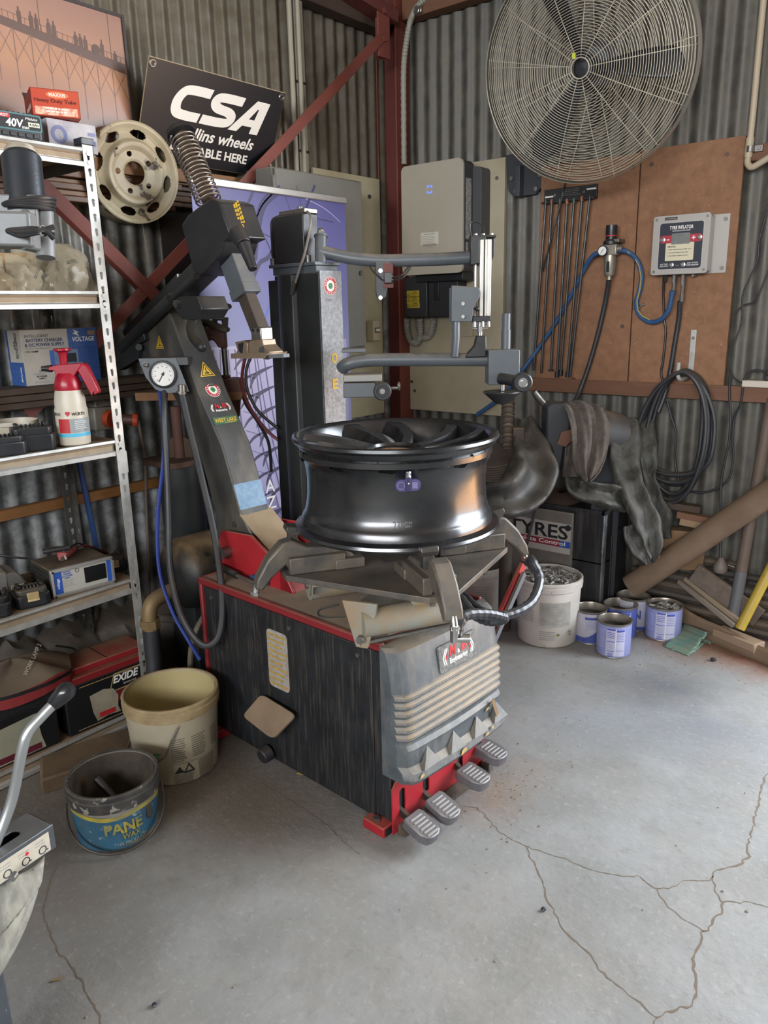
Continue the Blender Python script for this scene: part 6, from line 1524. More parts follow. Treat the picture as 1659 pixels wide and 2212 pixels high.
for i in range(NR + 1):
 r = 0.038 + (0.172 - 0.038) * i / NR
 for k_ in range(NT):
  a = 2 * math.pi * k_ / NT
  vs.append((r * math.cos(a), r * math.sin(a), wz(r)))
fs = []
for i in range(NR):
 for k_ in range(NT):
  k2 = (k_ + 1) % NT
  r = 0.038 + 0.134 * (i + .5) / NR; a = 2 * math.pi * (k_ + .5) / NT
  if inhole(r * math.cos(a), r * math.sin(a)): continue
  fs.append((i * NT + k_, (i + 1) * NT + k_, (i + 1) * NT + k2, i * NT + k2))
b._add(vs, fs)
part('wheel_disc', b, CREAM, t, smooth=60, solid=0.003)
part('wheel_rim', MB(wm).lathe([(0.164, -0.03), (0.160, -0.10), (0.172, -0.112), (0.176, -0.10), (0.166, -0.03), (0.168, -0.006), (0.1755, 0.006), (0.1735, 0.010), (0.168, 0.006)], 72), CREAM, t, smooth=40)
part('valve_stem', MB(wm).cyl((-0.055, 0.085, 0.015), (-0.058, 0.088, 0.03), 0.003), BLACKP, t)
single('hanging_wire', MB().tube([Vector((0.03, PX(306, 470, 0.03).y, PX(306, 470, 0.03).z)), PX(322, 570, 0.03)], 0.003, 6), mat('dull_wire', '8d8069', 0.6), 'thin wire hanging down the iron wall under the cream wheel', 'wire', tuple(PX(312, 500, 0.03)))
# brown window-style moulded frame leaning behind the wheel
fp0, fp1 = PX(362, 405, 0.06), PX(412, 405, 0.06)
t = thing('wooden_frame', 'brown moulded wooden frame leaning on the iron wall behind the cream wheel', 'frame', (0.05, (fp0.y + fp1.y) / 2, 1.5))
fz = PX(400, 440, 0.06)
BRW = mat('brown_moulding', '573b2b', 0.5, col2='452e22', scale=6, stretch=(1, 12, 12))
for i in range(4):
 part('moulding', MB().bx(0.02, 0.045 + 0.008 * i, fp0.y - 0.02, fp1.y + 0.13 - 0.018 * i, fz.z + 0.05 - i * 0.022, fz.z + 0.068 - i * 0.022), BRW, t, bevel=0.003)
 part('moulding', MB().bx(0.02, 0.045 + 0.008 * i, fp1.y + 0.11 - 0.018 * i, fp1.y + 0.128 - 0.018 * i, fz.z - 0.45, fz.z + 0.05 - i * 0.022), BRW, t, bevel=0.003)
part('back_panel', MB().bx(0.015, 0.022, fp0.y - 0.02, fp1.y + 0.06, fz.z - 0.45, fz.z + 0.0), mat('dark_panel', '2b2521', 0.6), t)
# ---- roll-up banner
b0, b1 = PX(411, 388, 0.33), PX(744, 420, 0.33)
t = thing('tyre_banner', 'violet roll-up banner printed with wheels and tyre treads behind the tyre changer', 'banner', (0.33, (b0.y + b1.y) / 2, 0))
BW = b1.y - b0.y; BZ = b0.z; BC = (b0.y + b1.y) / 2
bm_ = lwall(BC, 0.0, 0.33)
VIO = gradient_print('violet_print', [(0.0, '24204f'), (0.16, '34305f'), (0.34, '7d7a9c'), (0.55, '918fb0'), (0.72, '7f84b0'), (0.88, '66669c'), (1.0, '4f4c80')], 0.0, BZ + 0.1, noise_amt=0.10, nscale=(2, 2.2, 2.2), rough=0.4)
part('sheet', MB(bm_).bx(-BW / 2, BW / 2, 0.08, BZ - 0.006, -0.001, 0), VIO, t, smooth=0)
part('top_rail', MB(bm_).bx(-BW / 2 - 0.004, BW / 2 + 0.004, BZ - 0.012, BZ + 0.016, -0.008, 0.010), ALU, t, bevel=0.004)
part('base', MB(bm_).bx(-BW / 2 - 0.01, BW / 2 + 0.01, 0.0, 0.09, -0.06, 0.06), ALU, t, bevel=0.01)
part('pole', MB(bm_).bx(-0.012, 0.012, 0.08, BZ, -0.03, -0.012), ALU, t)
def bl2(x, y):
 p = PX(x, y, 0.33); return (p.y - BC, p.z)
SPK = mat('spoke_print', '353258', 0.4); SPKL = mat('spoke_light', 'b1b0d0', 0.4); TRD = mat('tread_print', '403d58', 0.4); TRL = mat('tread_light', 'a5a2c2', 0.4); TRV = mat('tread_violet', '5d567f', 0.4)
for pth, w_, m_ in (([(607, 408), (570, 440), (555, 500), (548, 560)], 0.035, SPK), ([(598, 410), (565, 445), (545, 500)], 0.006, SPKL), ([(550, 405), (535, 440), (520, 455)], 0.012, SPK), ([(612, 410), (640, 500), (650, 560)], 0.004, SPK), ([(530, 470), (560, 500), (605, 520), (640, 535)], 0.005, SPK), ([(606, 515), (580, 555), (560, 570), (540, 620)], 0.018, SPK), ([(548, 480), (580, 530), (600, 600)], 0.006, SPK), ([(640, 400), (660, 460), (720, 480)], 0.004, SPK), ([(680, 400), (655, 470), (640, 560)], 0.012, SPK), ([(600, 405), (640, 420), (700, 450), (735, 480)], 0.003, SPKL), ([(590, 640), (575, 680), (560, 720)], 0.01, mat('blue_print2', '5a74c0', 0.4))):
 strip([bl2(*p_) for p_ in pth], w_ , m_, t, frm=bm_)
# tyre tread in the lower half: grooves, ribs and curved sipes
tr0 = bl2(440, 752)[1]
part('tread_print', MB(bm_).bx(-BW / 2 + 0.001, BW / 2 - 0.02, 0.45, tr0, 0.0002, 0.0004), gradient_print('tread_ground', [(0.0, '474272'), (0.2, '66618f'), (0.45, '9c98ba'), (1.0, 'aba9c6')], 0.35, 1.3, noise_amt=0.05, nscale=(2, 2, 2), rough=0.4), t, smooth=0)
for x0_, x1_, w_ in ((468, 486, 0.018), (500, 532, 0.02), (540, 590, 0.02), (560, 618, 0.016)):
 strip([bl2(x0_ - 2, 755), bl2((x0_ + x1_) / 2, 930), bl2(x1_ + 22, 1110)], w_, TRL, t, z=0.0009, frm=bm_)
 strip([bl2(x0_ - 8, 755), bl2((x0_ + x1_) / 2 - 6, 930), bl2(x1_ + 16, 1110)], 0.006, TRV, t, z=0.0010, frm=bm_)
 strip([bl2(x0_ + 7, 755), bl2((x0_ + x1_) / 2 + 8, 930), bl2(x1_ + 31, 1110)], 0.007, TRV, t, z=0.0010, frm=bm_)
for k_ in range(9):
 y_ = 770 + k_ * 42
 xo = 14 * k_ * 0.5
 strip([bl2(505 + xo, y_ + 30), bl2(520 + xo, y_ + 8), bl2(545 + xo, y_ - 6)], lambda t_: 0.003 + 0.010 * math.sin(math.pi * t_), TRD, t, z=0.0012, frm=bm_)
 strip([bl2(540 + xo, y_ + 70), bl2(552 + xo, y_ + 40), bl2(590 + xo, y_ + 20)], lambda t_: 0.003 + 0.014 * math.sin(math.pi * t_), TRD, t, z=0.0012, frm=bm_)
 strip([bl2(444 + xo * .5, y_ + 4), bl2(458 + xo * .6, y_ + 12), bl2(468 + xo * .7, y_ + 10)], 0.004, TRD, t, z=0.0012, frm=bm_)
 strip([bl2(510 + xo, y_ + 34), bl2(530 + xo, y_ + 40), bl2(552 + xo, y_ + 48)], 0.0025, TRV, t, z=0.0012, frm=bm_)
for s_, x_, y_ in (('A', 583, 1050), ('Z', 586, 1085)):
 c_ = bl2(x_, y_)
 text(s_, 0.1, bm_ @ T(c_[0], c_[1], 0.0016), WHITE, t, fit=(0.055, 0.055), bold=0.005)
# ---- electrical cabinet, backing panels, conduits
CAB = mat('cabinet_grey', '77766f', 0.45, 0.1, col2='6c6b64', scale=8, dust=0.5, spots='8f8d84', spotscale=200, spotcut=0.72)
t = thing('electrical_cabinet', 'grey steel electrical cabinet on the iron wall behind the banner', 'cabinet', (0.12, -0.85, 1.27))
part('box', MB().bx(0.012, 0.235, -1.14, -0.575, 1.27, 2.036), CAB, t, bevel=0.005)
part('door', MB().bx(0.236, 0.25, -1.135, -0.580, 1.275, 2.030), CAB, t, bevel=0.004)
part('hinge', MB().cyl((0.245, -1.142, 1.95), (0.245, -1.142, 2.0), 0.008, n=10), STEEL, t)
part('lock', MB().disc(0.012, 0.008, lwall(-0.605, 1.62, 0.25), 14), STEEL, t)
CREAMP = mat('cream_panel', 'b9b193', 0.6, col2='aaa284', scale=5, var=0.8, spots='6d6552', spotscale=70, spotcut=0.76)
pz = PX(751, 375, 0.03)
single('backing_panel', MB().bx(0.012, 0.03, pz.y - 0.25, -0.17, 0.885, 2.11), CREAMP, 'tall cream backing panel on the iron wall beside the corner column', 'panel', (0.02, -0.3, 1.5), bevel=0.002)
single('panel_screw', MB().disc(0.011, 0.006, lwall(PX(797, 425, 0.03).y, PX(797, 425, 0.03).z, 0.03), 14), STEEL, 'large screw head in the cream panel beside the column', 'screw', tuple(PX(797, 425, 0.031)))
sbk = PX(799, 715, 0.03)
t = thing('breaker_box', 'small cream circuit breaker box on the cream panel beside the column', 'switch', (0.05, sbk.y, sbk.z))
m = lwall(sbk.y, sbk.z, 0.03)
part('box', MB(m).bx(-0.03, 0.03, -0.05, 0.055, 0, 0.05), mat('cream_plastic', 'b3a88e', 0.5), t, bevel=0.004)
part('window', MB(m).bx(-0.02, 0.022, -0.008, 0.018, 0.05, 0.053), mat('smoky_window', '4a4a46', 0.3), t)
part('toggle', MB(m).bx(-0.004, 0.004, -0.002, 0.012, 0.053, 0.06).bx(-0.016, -0.008, -0.002, 0.012, 0.053, 0.06).bx(0.008, 0.016, -0.002, 0.012, 0.053, 0.06), WHITE, t)
for x_, i in ((611, 0), (628, 1)):
 pa, pb_ = PX(x_, 30, 0.05), PX(x_ + (637 - 605) * 330 / 360, 360, 0.05)
 tag(single('pvc_conduit', MB().cyl((0.05, pb_.y, 2.036), (0.05, pb_.y, 3.4), 0.012, n=14).cyl((0.05, pb_.y, 2.036), (0.05, pb_.y, 2.06), 0.016, n=14), mat('pvc_grey_%d' % i, '9a9382', 0.5), ['pale round conduit rising from the cabinet, farther from the wide trunking', 'pale round conduit rising from the cabinet, next to the wide trunking'][i], 'conduit', (0.05, pb_.y, 2.04)), group='conduits above the cabinet')
pb_ = PX(660, 360, 0.05)
t = thing('cable_trunking', 'wide square grey trunking rising from the cabinet beside the round conduits', 'trunking', (0.03, pb_.y, 2.04))
part('duct', MB().bx(0.012, 0.045, pb_.y - 0.028, pb_.y + 0.03, 2.036, 3.4), mat('trunking_grey', '8b887c', 0.5), t, bevel=0.002)
for y_ in (180, 327):
 pp_ = PX(655, y_, 0.045)
 part('strap', MB().bx(0.044, 0.047, pb_.y - 0.034, pb_.y + 0.034, pp_.z - 0.006, pp_.z + 0.006), BLACKP, t)
# ---- pipe vice on a stand and other things behind the leaning post
DV = 2.96
CAST = mat('red_brown_casting', '6d4a40', 0.7, col2='5a3c34', scale=12, dust=0.5, dustcol='86705c', bump=0.2)
CASTG = mat('oily_casting', '5d5644', 0.6, 0.3, col2='4a4436', scale=14, dust=0.5, dustcol='85745a')
vp_ = cf(470, 800, DV)
def L(x, y, dz=0.0):
 p = vp_.inverted() @ PD(x, y, DV); return Vector((p.x, p.y, dz))
t = thing('pipe_vice', 'red brown cast pipe vice with a handwheel on a stand behind the leaning post', 'vice', tuple(PD(475, 1000, DV)))
part('yoke', MB(vp_).prism([tuple(L(x, y))[:2] for x, y in ((424, 730), (440, 712), (465, 706), (492, 712), (493, 752), (480, 752), (476, 738), (462, 730), (450, 740), (440, 775), (428, 790), (420, 760))], -0.02, 0.02), CAST, t, bevel=0.006)
part('yoke_rib', MB(vp_).tube(smooth_path([L(437, 790, 0.022), L(441, 755, 0.022), L(452, 735, 0.022), L(468, 730, 0.022), L(482, 748, 0.022)], 6), 0.008, 8), CAST, t)
part('jaw_arm', MB(vp_).prism([tuple(L(x, y))[:2] for x, y in ((430, 686), (437, 686), (440, 694), (446, 686), (453, 688), (500, 708), (499, 716), (490, 718), (448, 704), (438, 706), (430, 698))], -0.022, 0.026), CASTG, t, bevel=0.005)
part('screw_bracket', MB(vp_).prism([tuple(L(x, y))[:2] for x, y in ((466, 685), (498, 685), (495, 712), (486, 706), (486, 692), (474, 692), (474, 700), (467, 697))], -0.018, 0.018), CASTG, t, bevel=0.003)
part('screw', MB(vp_).cyl(L(479, 690), L(479, 662), 0.006, n=12).cyl(L(486, 745), L(488, 812), 0.011, n=14), STEEL, t)
hw = part('handwheel', MB(vp_).torus(0.048, 0.008, Matrix.Translation(L(476, 662)) @ RX(90) @ RX(-8), 24, 8), CASTG, t)
for k_ in range(4):
 a = math.pi * k_ / 2 + .4
 part('spoke', MB(vp_).cyl(L(476, 662), L(476, 662) + Vector((0.046 * math.cos(a), 0.006 * math.sin(a), 0.046 * math.sin(a))), 0.005, n=8), CASTG, hw)
part('base', MB(vp_).prism([tuple(L(x, y))[:2] for x, y in ((462, 822), (500, 816), (522, 818), (524, 838), (528, 848), (526, 852), (468, 854), (462, 840))], -0.05, 0.05).cyl(L(487, 818), L(487, 810), 0.018), CAST, t, bevel=0.004)
part('base_plate', MB(vp_).prism([tuple(L(x, y))[:2] for x, y in ((300, 848), (528, 846), (524, 860), (300, 862))], -0.06, 0.06), TIMBER, t, bevel=0.003)
part('stand_tube', MB(vp_).cyl(L(505, 858), L(500, 900), 0.024, n=18).cyl(L(500, 900), Vector((L(500, 900).x, -vp_.translation.z, 0)), 0.02, n=18), CAST, t)
part('oil_bottle', MB(vp_).lathe([(0.0, 0), (0.014, 0), (0.016, 0.03), (0.014, 0.06), (0.008, 0.068)], 16, frame(L(461, 816, 0.03), (1, 0, 0), (0, 0, -1))), BLACKP, t)
# hoses hanging in front of the banner
for i, (pth, m_) in enumerate((([(531, 770), (524, 800), (524, 840), (540, 880), (560, 910), (582, 935), (600, 950)], mat('hose_maroon', '5d1f26', 0.4)), ([(542, 772), (532, 800), (534, 840), (552, 880), (575, 905), (600, 925)], mat('hose_black', '1c1b1e', 0.4)), ([(528, 776), (522, 830), (530, 870), (556, 910), (578, 950), (584, 985), (586, 1020)], mat('hose_black2', '211d22', 0.4)))):
 tag(single('thin_hose', MB().tube(smooth_path([PD(x, y, 2.9 + 0.02 * i) for x, y in pth], 6), 0.006, 8), m_, ['maroon hose looping down beside the helper column before the banner', 'upper black hose looping down beside the maroon hose', 'lower black hose hanging lowest before the banner'][i], 'hose', tuple(PD(*pth[0], 2.9))), group='hoses hanging before the banner')
# standing black cylinder and junk behind the machine
pc = PZ(398, 1395, 0.0); pc = PD(395, 1060, 3.02)
t = thing('black_cylinder', 'upright black steel cylinder with rusty flange behind the leaning post', 'cylinder', (pc.x, pc.y, 0))
zt_ = z_at((pc.x, pc.y), 1000)
part('body', MB(Matrix.Translation((pc.x, pc.y, 0))).lathe([(0.085, 0.0), (0.085, zt_ - 0.10), (0.088, zt_ - 0.09), (0.088, zt_)], 28, None, True, True), BLACK, t)
part('flange', MB(Matrix.Translation((pc.x - 0.01, pc.y, zt_))).prism(rrect(0.21, 0.21, 0.03), 0, 0.022), mat('rusty_flange', '5d4636', 0.8, col2='4a372b', scale=20, bump=0.3), t, bevel=0.003)
part('flange_plate', MB(Matrix.Translation((pc.x - 0.01, pc.y, zt_ + 0.02))).prism([(-0.06, -0.01), (0.07, -0.01), (0.05, 0.07), (0.0, 0.10), (-0.04, 0.05)], -0.006, 0.006, frame((0, 0, 0), (RT.x, RT.y, 0), (0, 0, 1))), mat('earth_clod', '5d4d3e', 0.9), t)
part('stem', MB().cyl((pc.x, pc.y, zt_ + 0.02), (pc.x, pc.y, zt_ + 0.22), 0.02, n=14), CAST, t)
# air tank of the tyre changer
tk0, tk1 = Vector((-1.10, 0.02, 0.52)), Vector((-1.10, 0.46, 0.52))
R_ = 0.135
prf = [(0.0, 0.0)] + [(R_ * math.sin(a), 0.07 * (1 - math.cos(a))) for a in [math.pi / 2 * k_ / 6 for k_ in range(1, 7)]] + [(R_, 0.40), (R_ * 0.7, 0.45), (0, 0.46)]
part('air_tank', MB(MF).lathe(prf, 32, axis_frame(tk0, tk1)), mat('dusty_black_tank', '151515', 0.5, dust=1.0, dustcol='806a4c', bump=0.05), tc)
part('tank_valve', MB(MF).tube(smooth_path([(-1.10, 0.03, 0.47), (-1.08, -0.06, 0.46), (-1.075, -0.085, 0.42), (-1.075, -0.085, 0.36)], 5), 0.028, 12).cyl((-1.075, -0.085, 0.40), (-1.075, -0.085, 0.37), 0.036, n=8), mat('dusty_brass', '7d6848', 0.6, 0.4, dust=0.5), tc)
part('tank_hose', MB(MF).tube(smooth_path([(-1.075, -0.085, 0.36), (-1.07, -0.09, 0.24), (-1.05, -0.10, 0.12), (-1.0, -0.08, 0.05), (-0.93, 0.0, 0.03)], 6), 0.03, 12), HOSE, tc)
part('tank_leg', MB(MF).bx(-1.13, -1.07, 0.10, 0.13, 0.0, 0.40).bx(-1.13, -1.07, 0.38, 0.41, 0.0, 0.40).bx(-1.09, -0.86, 0.24, 0.27, 0.40, 0.43), BLACK, tc)
part('rear_air_line', MB(MF).tube(smooth_path([(-0.89, 0.03, 0.44), (-0.905, -0.02, 0.36), (-0.93, -0.03, 0.24), (-0.94, -0.02, 0.10), (-0.94, 0.0, 0.01)], 6), 0.010, 8), mat('dusty_line', '5e5548', 0.6), tc)
single('grey_hose', MB().tube(smooth_path([PX(312, 1345, 0.25), PX(345, 1336, 0.28), PX(390, 1340, 0.30), PX(430, 1352, 0.32), PX(460, 1375, 0.34)], 8), 0.016, 10), mat('grey_hose', '77736a', 0.55, dust=0.4), 'thick grey hose lying over the footing behind the machine', 'hose', tuple(PX(390, 1340, 0.30)))
bag('plastic_sheet', 'crumpled dusty plastic sheet on the floor between shelving and machine', Vector((0.40, -1.86, 0.002)), 0.13, 0.12, 0.10, 21, mat('dusty_sheet', '6d6a64', 0.3, col2='4f4c47', scale=12, var=1.1, bump=0.5, bscale=30))
# ================================================================ the wall with the fan
GUARD = mat('guard_wire', 'c2bba8', 0.4, 0.3, col2='ada693', scale=12)
fc = PY(1263, 146, -0.42)
fn_ = Vector((0.10, -1.0, -0.25)).normalized()
FM = frame(fc, (1, 0.10, 0), fn_.cross(Vector((1, 0.10, 0)).normalized()))
FR = 0.424
t = thing('wall_fan', 'big round industrial wall fan with wire guard and dark blades', 'fan', tuple(fc))
def dome(r): return 0.055 - 0.060 * (r / FR) ** 2.2
b = MB(FM)
nr_ = 40
for i in range(nr_):
 r = 0.036 + (FR - 0.012 - 0.036) * i / (nr_ - 1)
 b.torus(r, 0.0014 if i else 0.003, T(0, 0, dome(r)), 64 if r > 0.15 else 40, 5)
part('front_guard', b, GUARD, t, smooth=180)
b = MB(FM)
for k in range(13):
 a = 2 * math.pi * k / 13 + 0.02
 b.tube([(r * math.cos(a), r * math.sin(a), dome(r) - 0.003) for r in [0.036 + (FR - 0.036) * j / 8 for j in range(9)]], 0.0019, 5)
part('guard_stay', b, GUARD, t, smooth=180)
b = MB(FM)
for i in range(24):
 r = 0.10 + (FR - 0.11) * i / 23
 b.torus(r, 0.0015, T(0, 0, -0.115 + 0.055 * (r / FR) ** 2.5), 56, 4)
for k in range(13):
 a = 2 * math.pi * k / 13 + 0.09
 b.tube([(r * math.cos(a), r * math.sin(a), -0.118 + 0.055 * (r / FR) ** 2.5) for r in (0.10, 0.2, 0.3, FR)], 0.002, 5)
part('rear_guard', b, GUARD, t, smooth=180)
part('guard_band', MB(FM).lathe([(FR + 0.001, -0.060), (FR + 0.003, -0.03), (FR + 0.001, 0.002), (FR - 0.002, 0.0), (FR - 0.001, -0.06)], 96), mat('band_steel', 'a7a39a', 0.3, 0.8), t, smooth=40)
BLADE = mat('fan_blade', '191b20', 0.4)
part('hub', MB(FM).lathe([(0.0, 0.012), (0.035, 0.010), (0.045, 0.0), (0.045, -0.05), (0.0, -0.055)], 28), BLADE, t)
for a0 in (-9, 111, 231):
 bl = MB(FM @ RZ(a0))
 def fb(u, v):
  r = 0.04 + (0.375 - 0.04) * u
  w = (0.03 + 0.085 * math.sin(min(1, u * 1.25) * math.pi * 0.5)) * (1 - max(0, (u - 0.82) / 0.18) ** 2 * 0.75)
  s = (v - 0.35) * w
  tw = math.radians(38 - 22 * u)
  return (r, s * math.cos(tw), -0.02 - s * math.sin(tw))
 bl.grid(fb, 22, 8)
 part('blade', bl, BLADE, t, smooth=60, solid=0.002)
part('motor', MB(FM).lathe([(0.0, -0.10), (0.07, -0.10), (0.085, -0.13), (0.085, -0.26), (0.06, -0.29), (0.0, -0.29)], 28), mat('motor_grey', '55565a', 0.45, 0.3), t)
part('mount_arm', MB().bar(FM @ Vector((0, 0, -0.2)), Vector((fc.x - 0.12, -0.03, 2.25)), 0.05, 0.05), mat('mount_dark', '3c3e42', 0.5, 0.3), t)
part('tag', MB(FM).box((-0.022, 0.045, dome(0.05) + 0.002), (0.014, 0.02, 0.002)), mat('lime_tag', 'b9c230', 0.5), t)
br0, br1 = PY(1094, 350, -0.04), PY(1166, 430, -0.04)
bk = part('wall_bracket', MB(rwall(0, 0, 0.04)).prism([(br0.x - 0.02, 2.16), (br1.x + 0.02, 2.16), (br1.x + 0.0, 2.0), (br1.x - 0.035, 1.965), (br0.x + 0.03, 1.965), (br0.x, 2.0)], -0.03, -0.022), mat('bracket_dark', '3f4145', 0.5, 0.4), t, bevel=0.003)
part('bracket_rib', MB(rwall(0, 0, 0.04)).bx(br0.x + 0.06, br0.x + 0.085, 1.96, 2.1, -0.022, 0.02), mat('bracket_dark2', '46484c', 0.5, 0.4), t, bevel=0.002)
for x_, z_ in ((br0.x + 0.02, 2.05), (br1.x - 0.01, 2.05), (br0.x + 0.045, 1.99), (br1.x - 0.03, 1.99)):
 part('bolt', MB().disc(0.010, 0.008, rwall(x_, z_, 0.02), 12), STEEL, bk)
PBOARD = mat('particle_board', '8f674a', 0.75, col2='7f5a40', scale=26, var=0.9, detail=6, spots='b48a66', spotscale=95, spotcut=0.68, bump=0.12, bscale=120)
def screws(parent, fm, pts, r=0.008):
 for x, z in pts:
  part('screw', MB().disc(r, 0.003, fm(x, z), 12), STEEL, parent)
pb1 = single('particle_board_panel', MB().bx(0.893, 1.368, -0.022, -0.004, 1.036, 2.085), PBOARD, 'particle board panel behind the fan, carrying the black hanging rods', 'panel', (1.1, -0.01, 1.5), bevel=0.0015)
pb2 = single('particle_board_panel', MB().bx(1.374, 1.797, -0.024, -0.004, 1.033, 2.092), PBOARD, 'particle board panel carrying the tyre inflator', 'panel', (1.6, -0.01, 1.5), bevel=0.0015)
for o, pts in ((pb1, ((1.34, 2.03), (1.33, 1.35), (1.10, 1.10))), (pb2, ((1.42, 2.03), (1.73, 2.03), (1.60, 1.08), (1.41, 1.40)))):
 for x_, z_ in pts:
  part('screw', MB().disc(0.009, 0.003, rwall(x_, z_, 0.0235), 12), mat('screw_rust', '5d4b3f', 0.5, 0.5), o)
wp = single('backing_panel', MB().bx(0.085, 0.700, -0.028, -0.004, 0.893, 2.150), mat('cream_wall_panel', 'aea48c', 0.6, col2='a2987f', scale=4, var=0.8, spots='6d6552', spotscale=60, spotcut=0.77), 'cream backing panel behind the solar inverter', 'panel', (0.4, -0.01, 1.5), bevel=0.002)
for x_, z_ in ((0.655, 2.06), (0.14, 1.0), (0.12, 1.05), (0.66, 1.2)):
 part('screw', MB().disc(0.009, 0.003, rwall(x_, z_, 0.028), 12), STEEL, wp)
# ---- solar inverter, isolator and conduits
ix0, ix1, iz0, iz1 = 0.195, 0.568, 1.618, 2.146
icx, icz, iw, ih = (ix0 + ix1) / 2, (iz0 + iz1) / 2, ix1 - ix0, iz1 - iz0
t = thing('solar_inverter', 'cream fronted solar inverter with small blue light on the cream backing panel', 'inverter', (icx, -0.1, icz))
INVF = mat('inverter_cream', 'a9a192', 0.45, col2='a19989', scale=3, spots='6d6658', spotscale=110, spotcut=0.755)
m = rwall(icx, icz, 0.0)
part('front_cover', MB(m).prism(rrect(iw, ih, 0.028, 6), 0.185, 0.2), INVF, t, bevel=0.004)
part('case', MB(m).prism(rrect(iw - 0.008, ih - 0.010, 0.028, 6, 0.004, 0.0), 0.10, 0.186), mat('inverter_dark', '3a3a3c', 0.5), t, bevel=0.003)
part('heat_sink', MB(m).prism(rrect(iw - 0.02, ih - 0.17, 0.02, 4, 0.06, 0.05), 0.028, 0.11), mat('inverter_dark2', '454547', 0.5), t, bevel=0.004)
part('type_label', MB(m @ frame((iw / 2 - 0.0005, 0.035, 0.148), (0, 0, -1), (0, 1, 0))).bx(-0.025, 0.025, -0.14, 0.14, 0, 0.001), mat('label_grey', 'a9a79f', 0.6, col2='77756e', scale=90, var=1.4), t, smooth=0)
part('type_label', MB(m @ frame((iw / 2 - 0.0005, -0.15, 0.160), (0, 0, -1), (0, 1, 0))).bx(-0.010, 0.010, -0.03, 0.03, 0, 0.001), mat('label_grey2', 'aaa8a0', 0.6, col2='77756e', scale=120, var=1.4), t, smooth=0)
lp_ = PY(928, 409, -0.2)
lm = rwall(lp_.x, lp_.z, 0.2004)
b = MB(lm)
b.prism([(-0.014, 0.018), (0.014, 0.018), (0.014, 0.006), (0.010, 0.006), (0.010, 0.014), (-0.010, 0.014), (-0.010, 0.006), (-0.014, 0.006)], 0, 0.0008)
b.prism([(-0.014, -0.018), (-0.014, -0.006), (-0.010, -0.006), (-0.010, -0.014), (0.010, -0.014), (0.010, -0.006), (0.014, -0.006), (0.014, -0.018)], 0, 0.0008)
part('status_light', b, mat('blue_led', '2b42d8', 0.4, emit='3550ff', estr=2.2), t, smooth=0)
s0 = PY(928, 515, -0.2)
st = part('sticker', MB(rwall(s0.x, s0.z, 0.2003)).bx(-0.055, 0.055, -0.029, 0.029, 0, 0.0006), mat('sticker_cream', 'c6c0b0', 0.6), t, smooth=0)
text('WARNING: FOR SAFETY', 0.01, rwall(s0.x, s0.z + 0.021, 0.2011), GREYINK, st, fit=(0.07, 0.006))
lines(rwall(s0.x, s0.z, 0.2009), -0.05, 0.05, [0.011, 0.003, -0.005, -0.013, -0.021], 0.0025, 0.3, st, GREYINK, gaps=0.02)
s1 = PY(928, 529, -0.2)
text('SUNGROW', 0.02, rwall(s1.x, s1.z, 0.2006), mat('grey_logo', '6f6a60', 0.5), t, fit=(0.08, 0.012), bold=0.008)
part('logo', MB(rwall(s1.x, s1.z - 0.013, 0.2005)).bx(-0.022, 0.024, -0.0008, 0.0008, 0, 0.0005), mat('grey_logo2', '7d786d', 0.5), t, smooth=0)
part('connector_bay', MB(m).bx(-iw / 2 + 0.05, iw / 2 - 0.03, -ih / 2 - 0.035, -ih / 2 + 0.01, 0.04, 0.15), BLACKP, t, bevel=0.004)
i0, i1 = PY(873, 600, -0.13), PY(985, 684, -0.13)
t = thing('isolator_box', 'black isolator box with yellow warning stickers under the solar inverter', 'switch', ((i0.x + i1.x) / 2, -0.08, (i0.z + i1.z) / 2))
NAVYB = mat('dark_isolator', '2b2c30', 0.45)
xs = PY(922, 640, -0.13).x
part('box', MB().bx(i0.x, xs, -0.13, -0.028, i1.z, i0.z), NAVYB, t, bevel=0.004)
part('box', MB().bx(xs, i1.x, -0.115, -0.028, i1.z, i0.z + 0.01), NAVYB, t, bevel=0.004)
part('switch_plate', MB(rwall(xs + 0.05, i0.z - 0.06, 0.115)).bx(-0.012, 0.022, -0.06, 0.045, 0, 0.008), BLACKP, t, bevel=0.002)
part('type_label', MB(rwall(xs + 0.055, i0.z - 0.005, 0.123)).bx(-0.008, 0.008, -0.012, 0.012, 0, 0.001), mat('iso_label', 'b3b0a6', 0.6, col2='77756e', scale=150, var=1.3), t, smooth=0)
for k_, (x_, y_, h_) in enumerate(((892, 635, 0.034), (892, 648, 0.034), (893, 660, 0.026))):
 c_ = PY(x_, y_, -0.131)
 s_ = part('warning_sticker', MB(rwall(c_.x, c_.z, 0.1302)).bx(-0.041, 0.041, -h_ / 2, h_ / 2, 0, 0.0006), mat('dull_yellow_%d' % k_, 'b29b2e', 0.55), t, smooth=0)
 part('pictogram', MB(rwall(c_.x - 0.028, c_.z, 0.1309)).prism([(-0.010, -0.009), (0.010, -0.009), (0, 0.010)], 0, 0.0003, None, holes=[[(-0.007, -0.0072), (0.007, -0.0072), (0, 0.0065)]]), INK, s_, smooth=0)
 text('WARNING', 0.01, rwall(c_.x + 0.012, c_.z + 0.009, 0.1311), INK, s_, fit=(0.03, 0.005), bold=0.02)
 lines(rwall(c_.x, c_.z, 0.1309), -0.012, 0.036, [0.002, -0.004, -0.010][:2 if h_ < 0.03 else 3], 0.002, 0.3, s_, INK, gaps=0.02)
def ribbed(pts, r=0.0165):
 P = smooth_path(pts, 14); N = len(P) - 1
 return MB().tube(P, lambda u: r + (0.002 if int(u * N) % 2 else -0.001), 12)
CORR = mat('corrugated_conduit', '8a867d', 0.55)
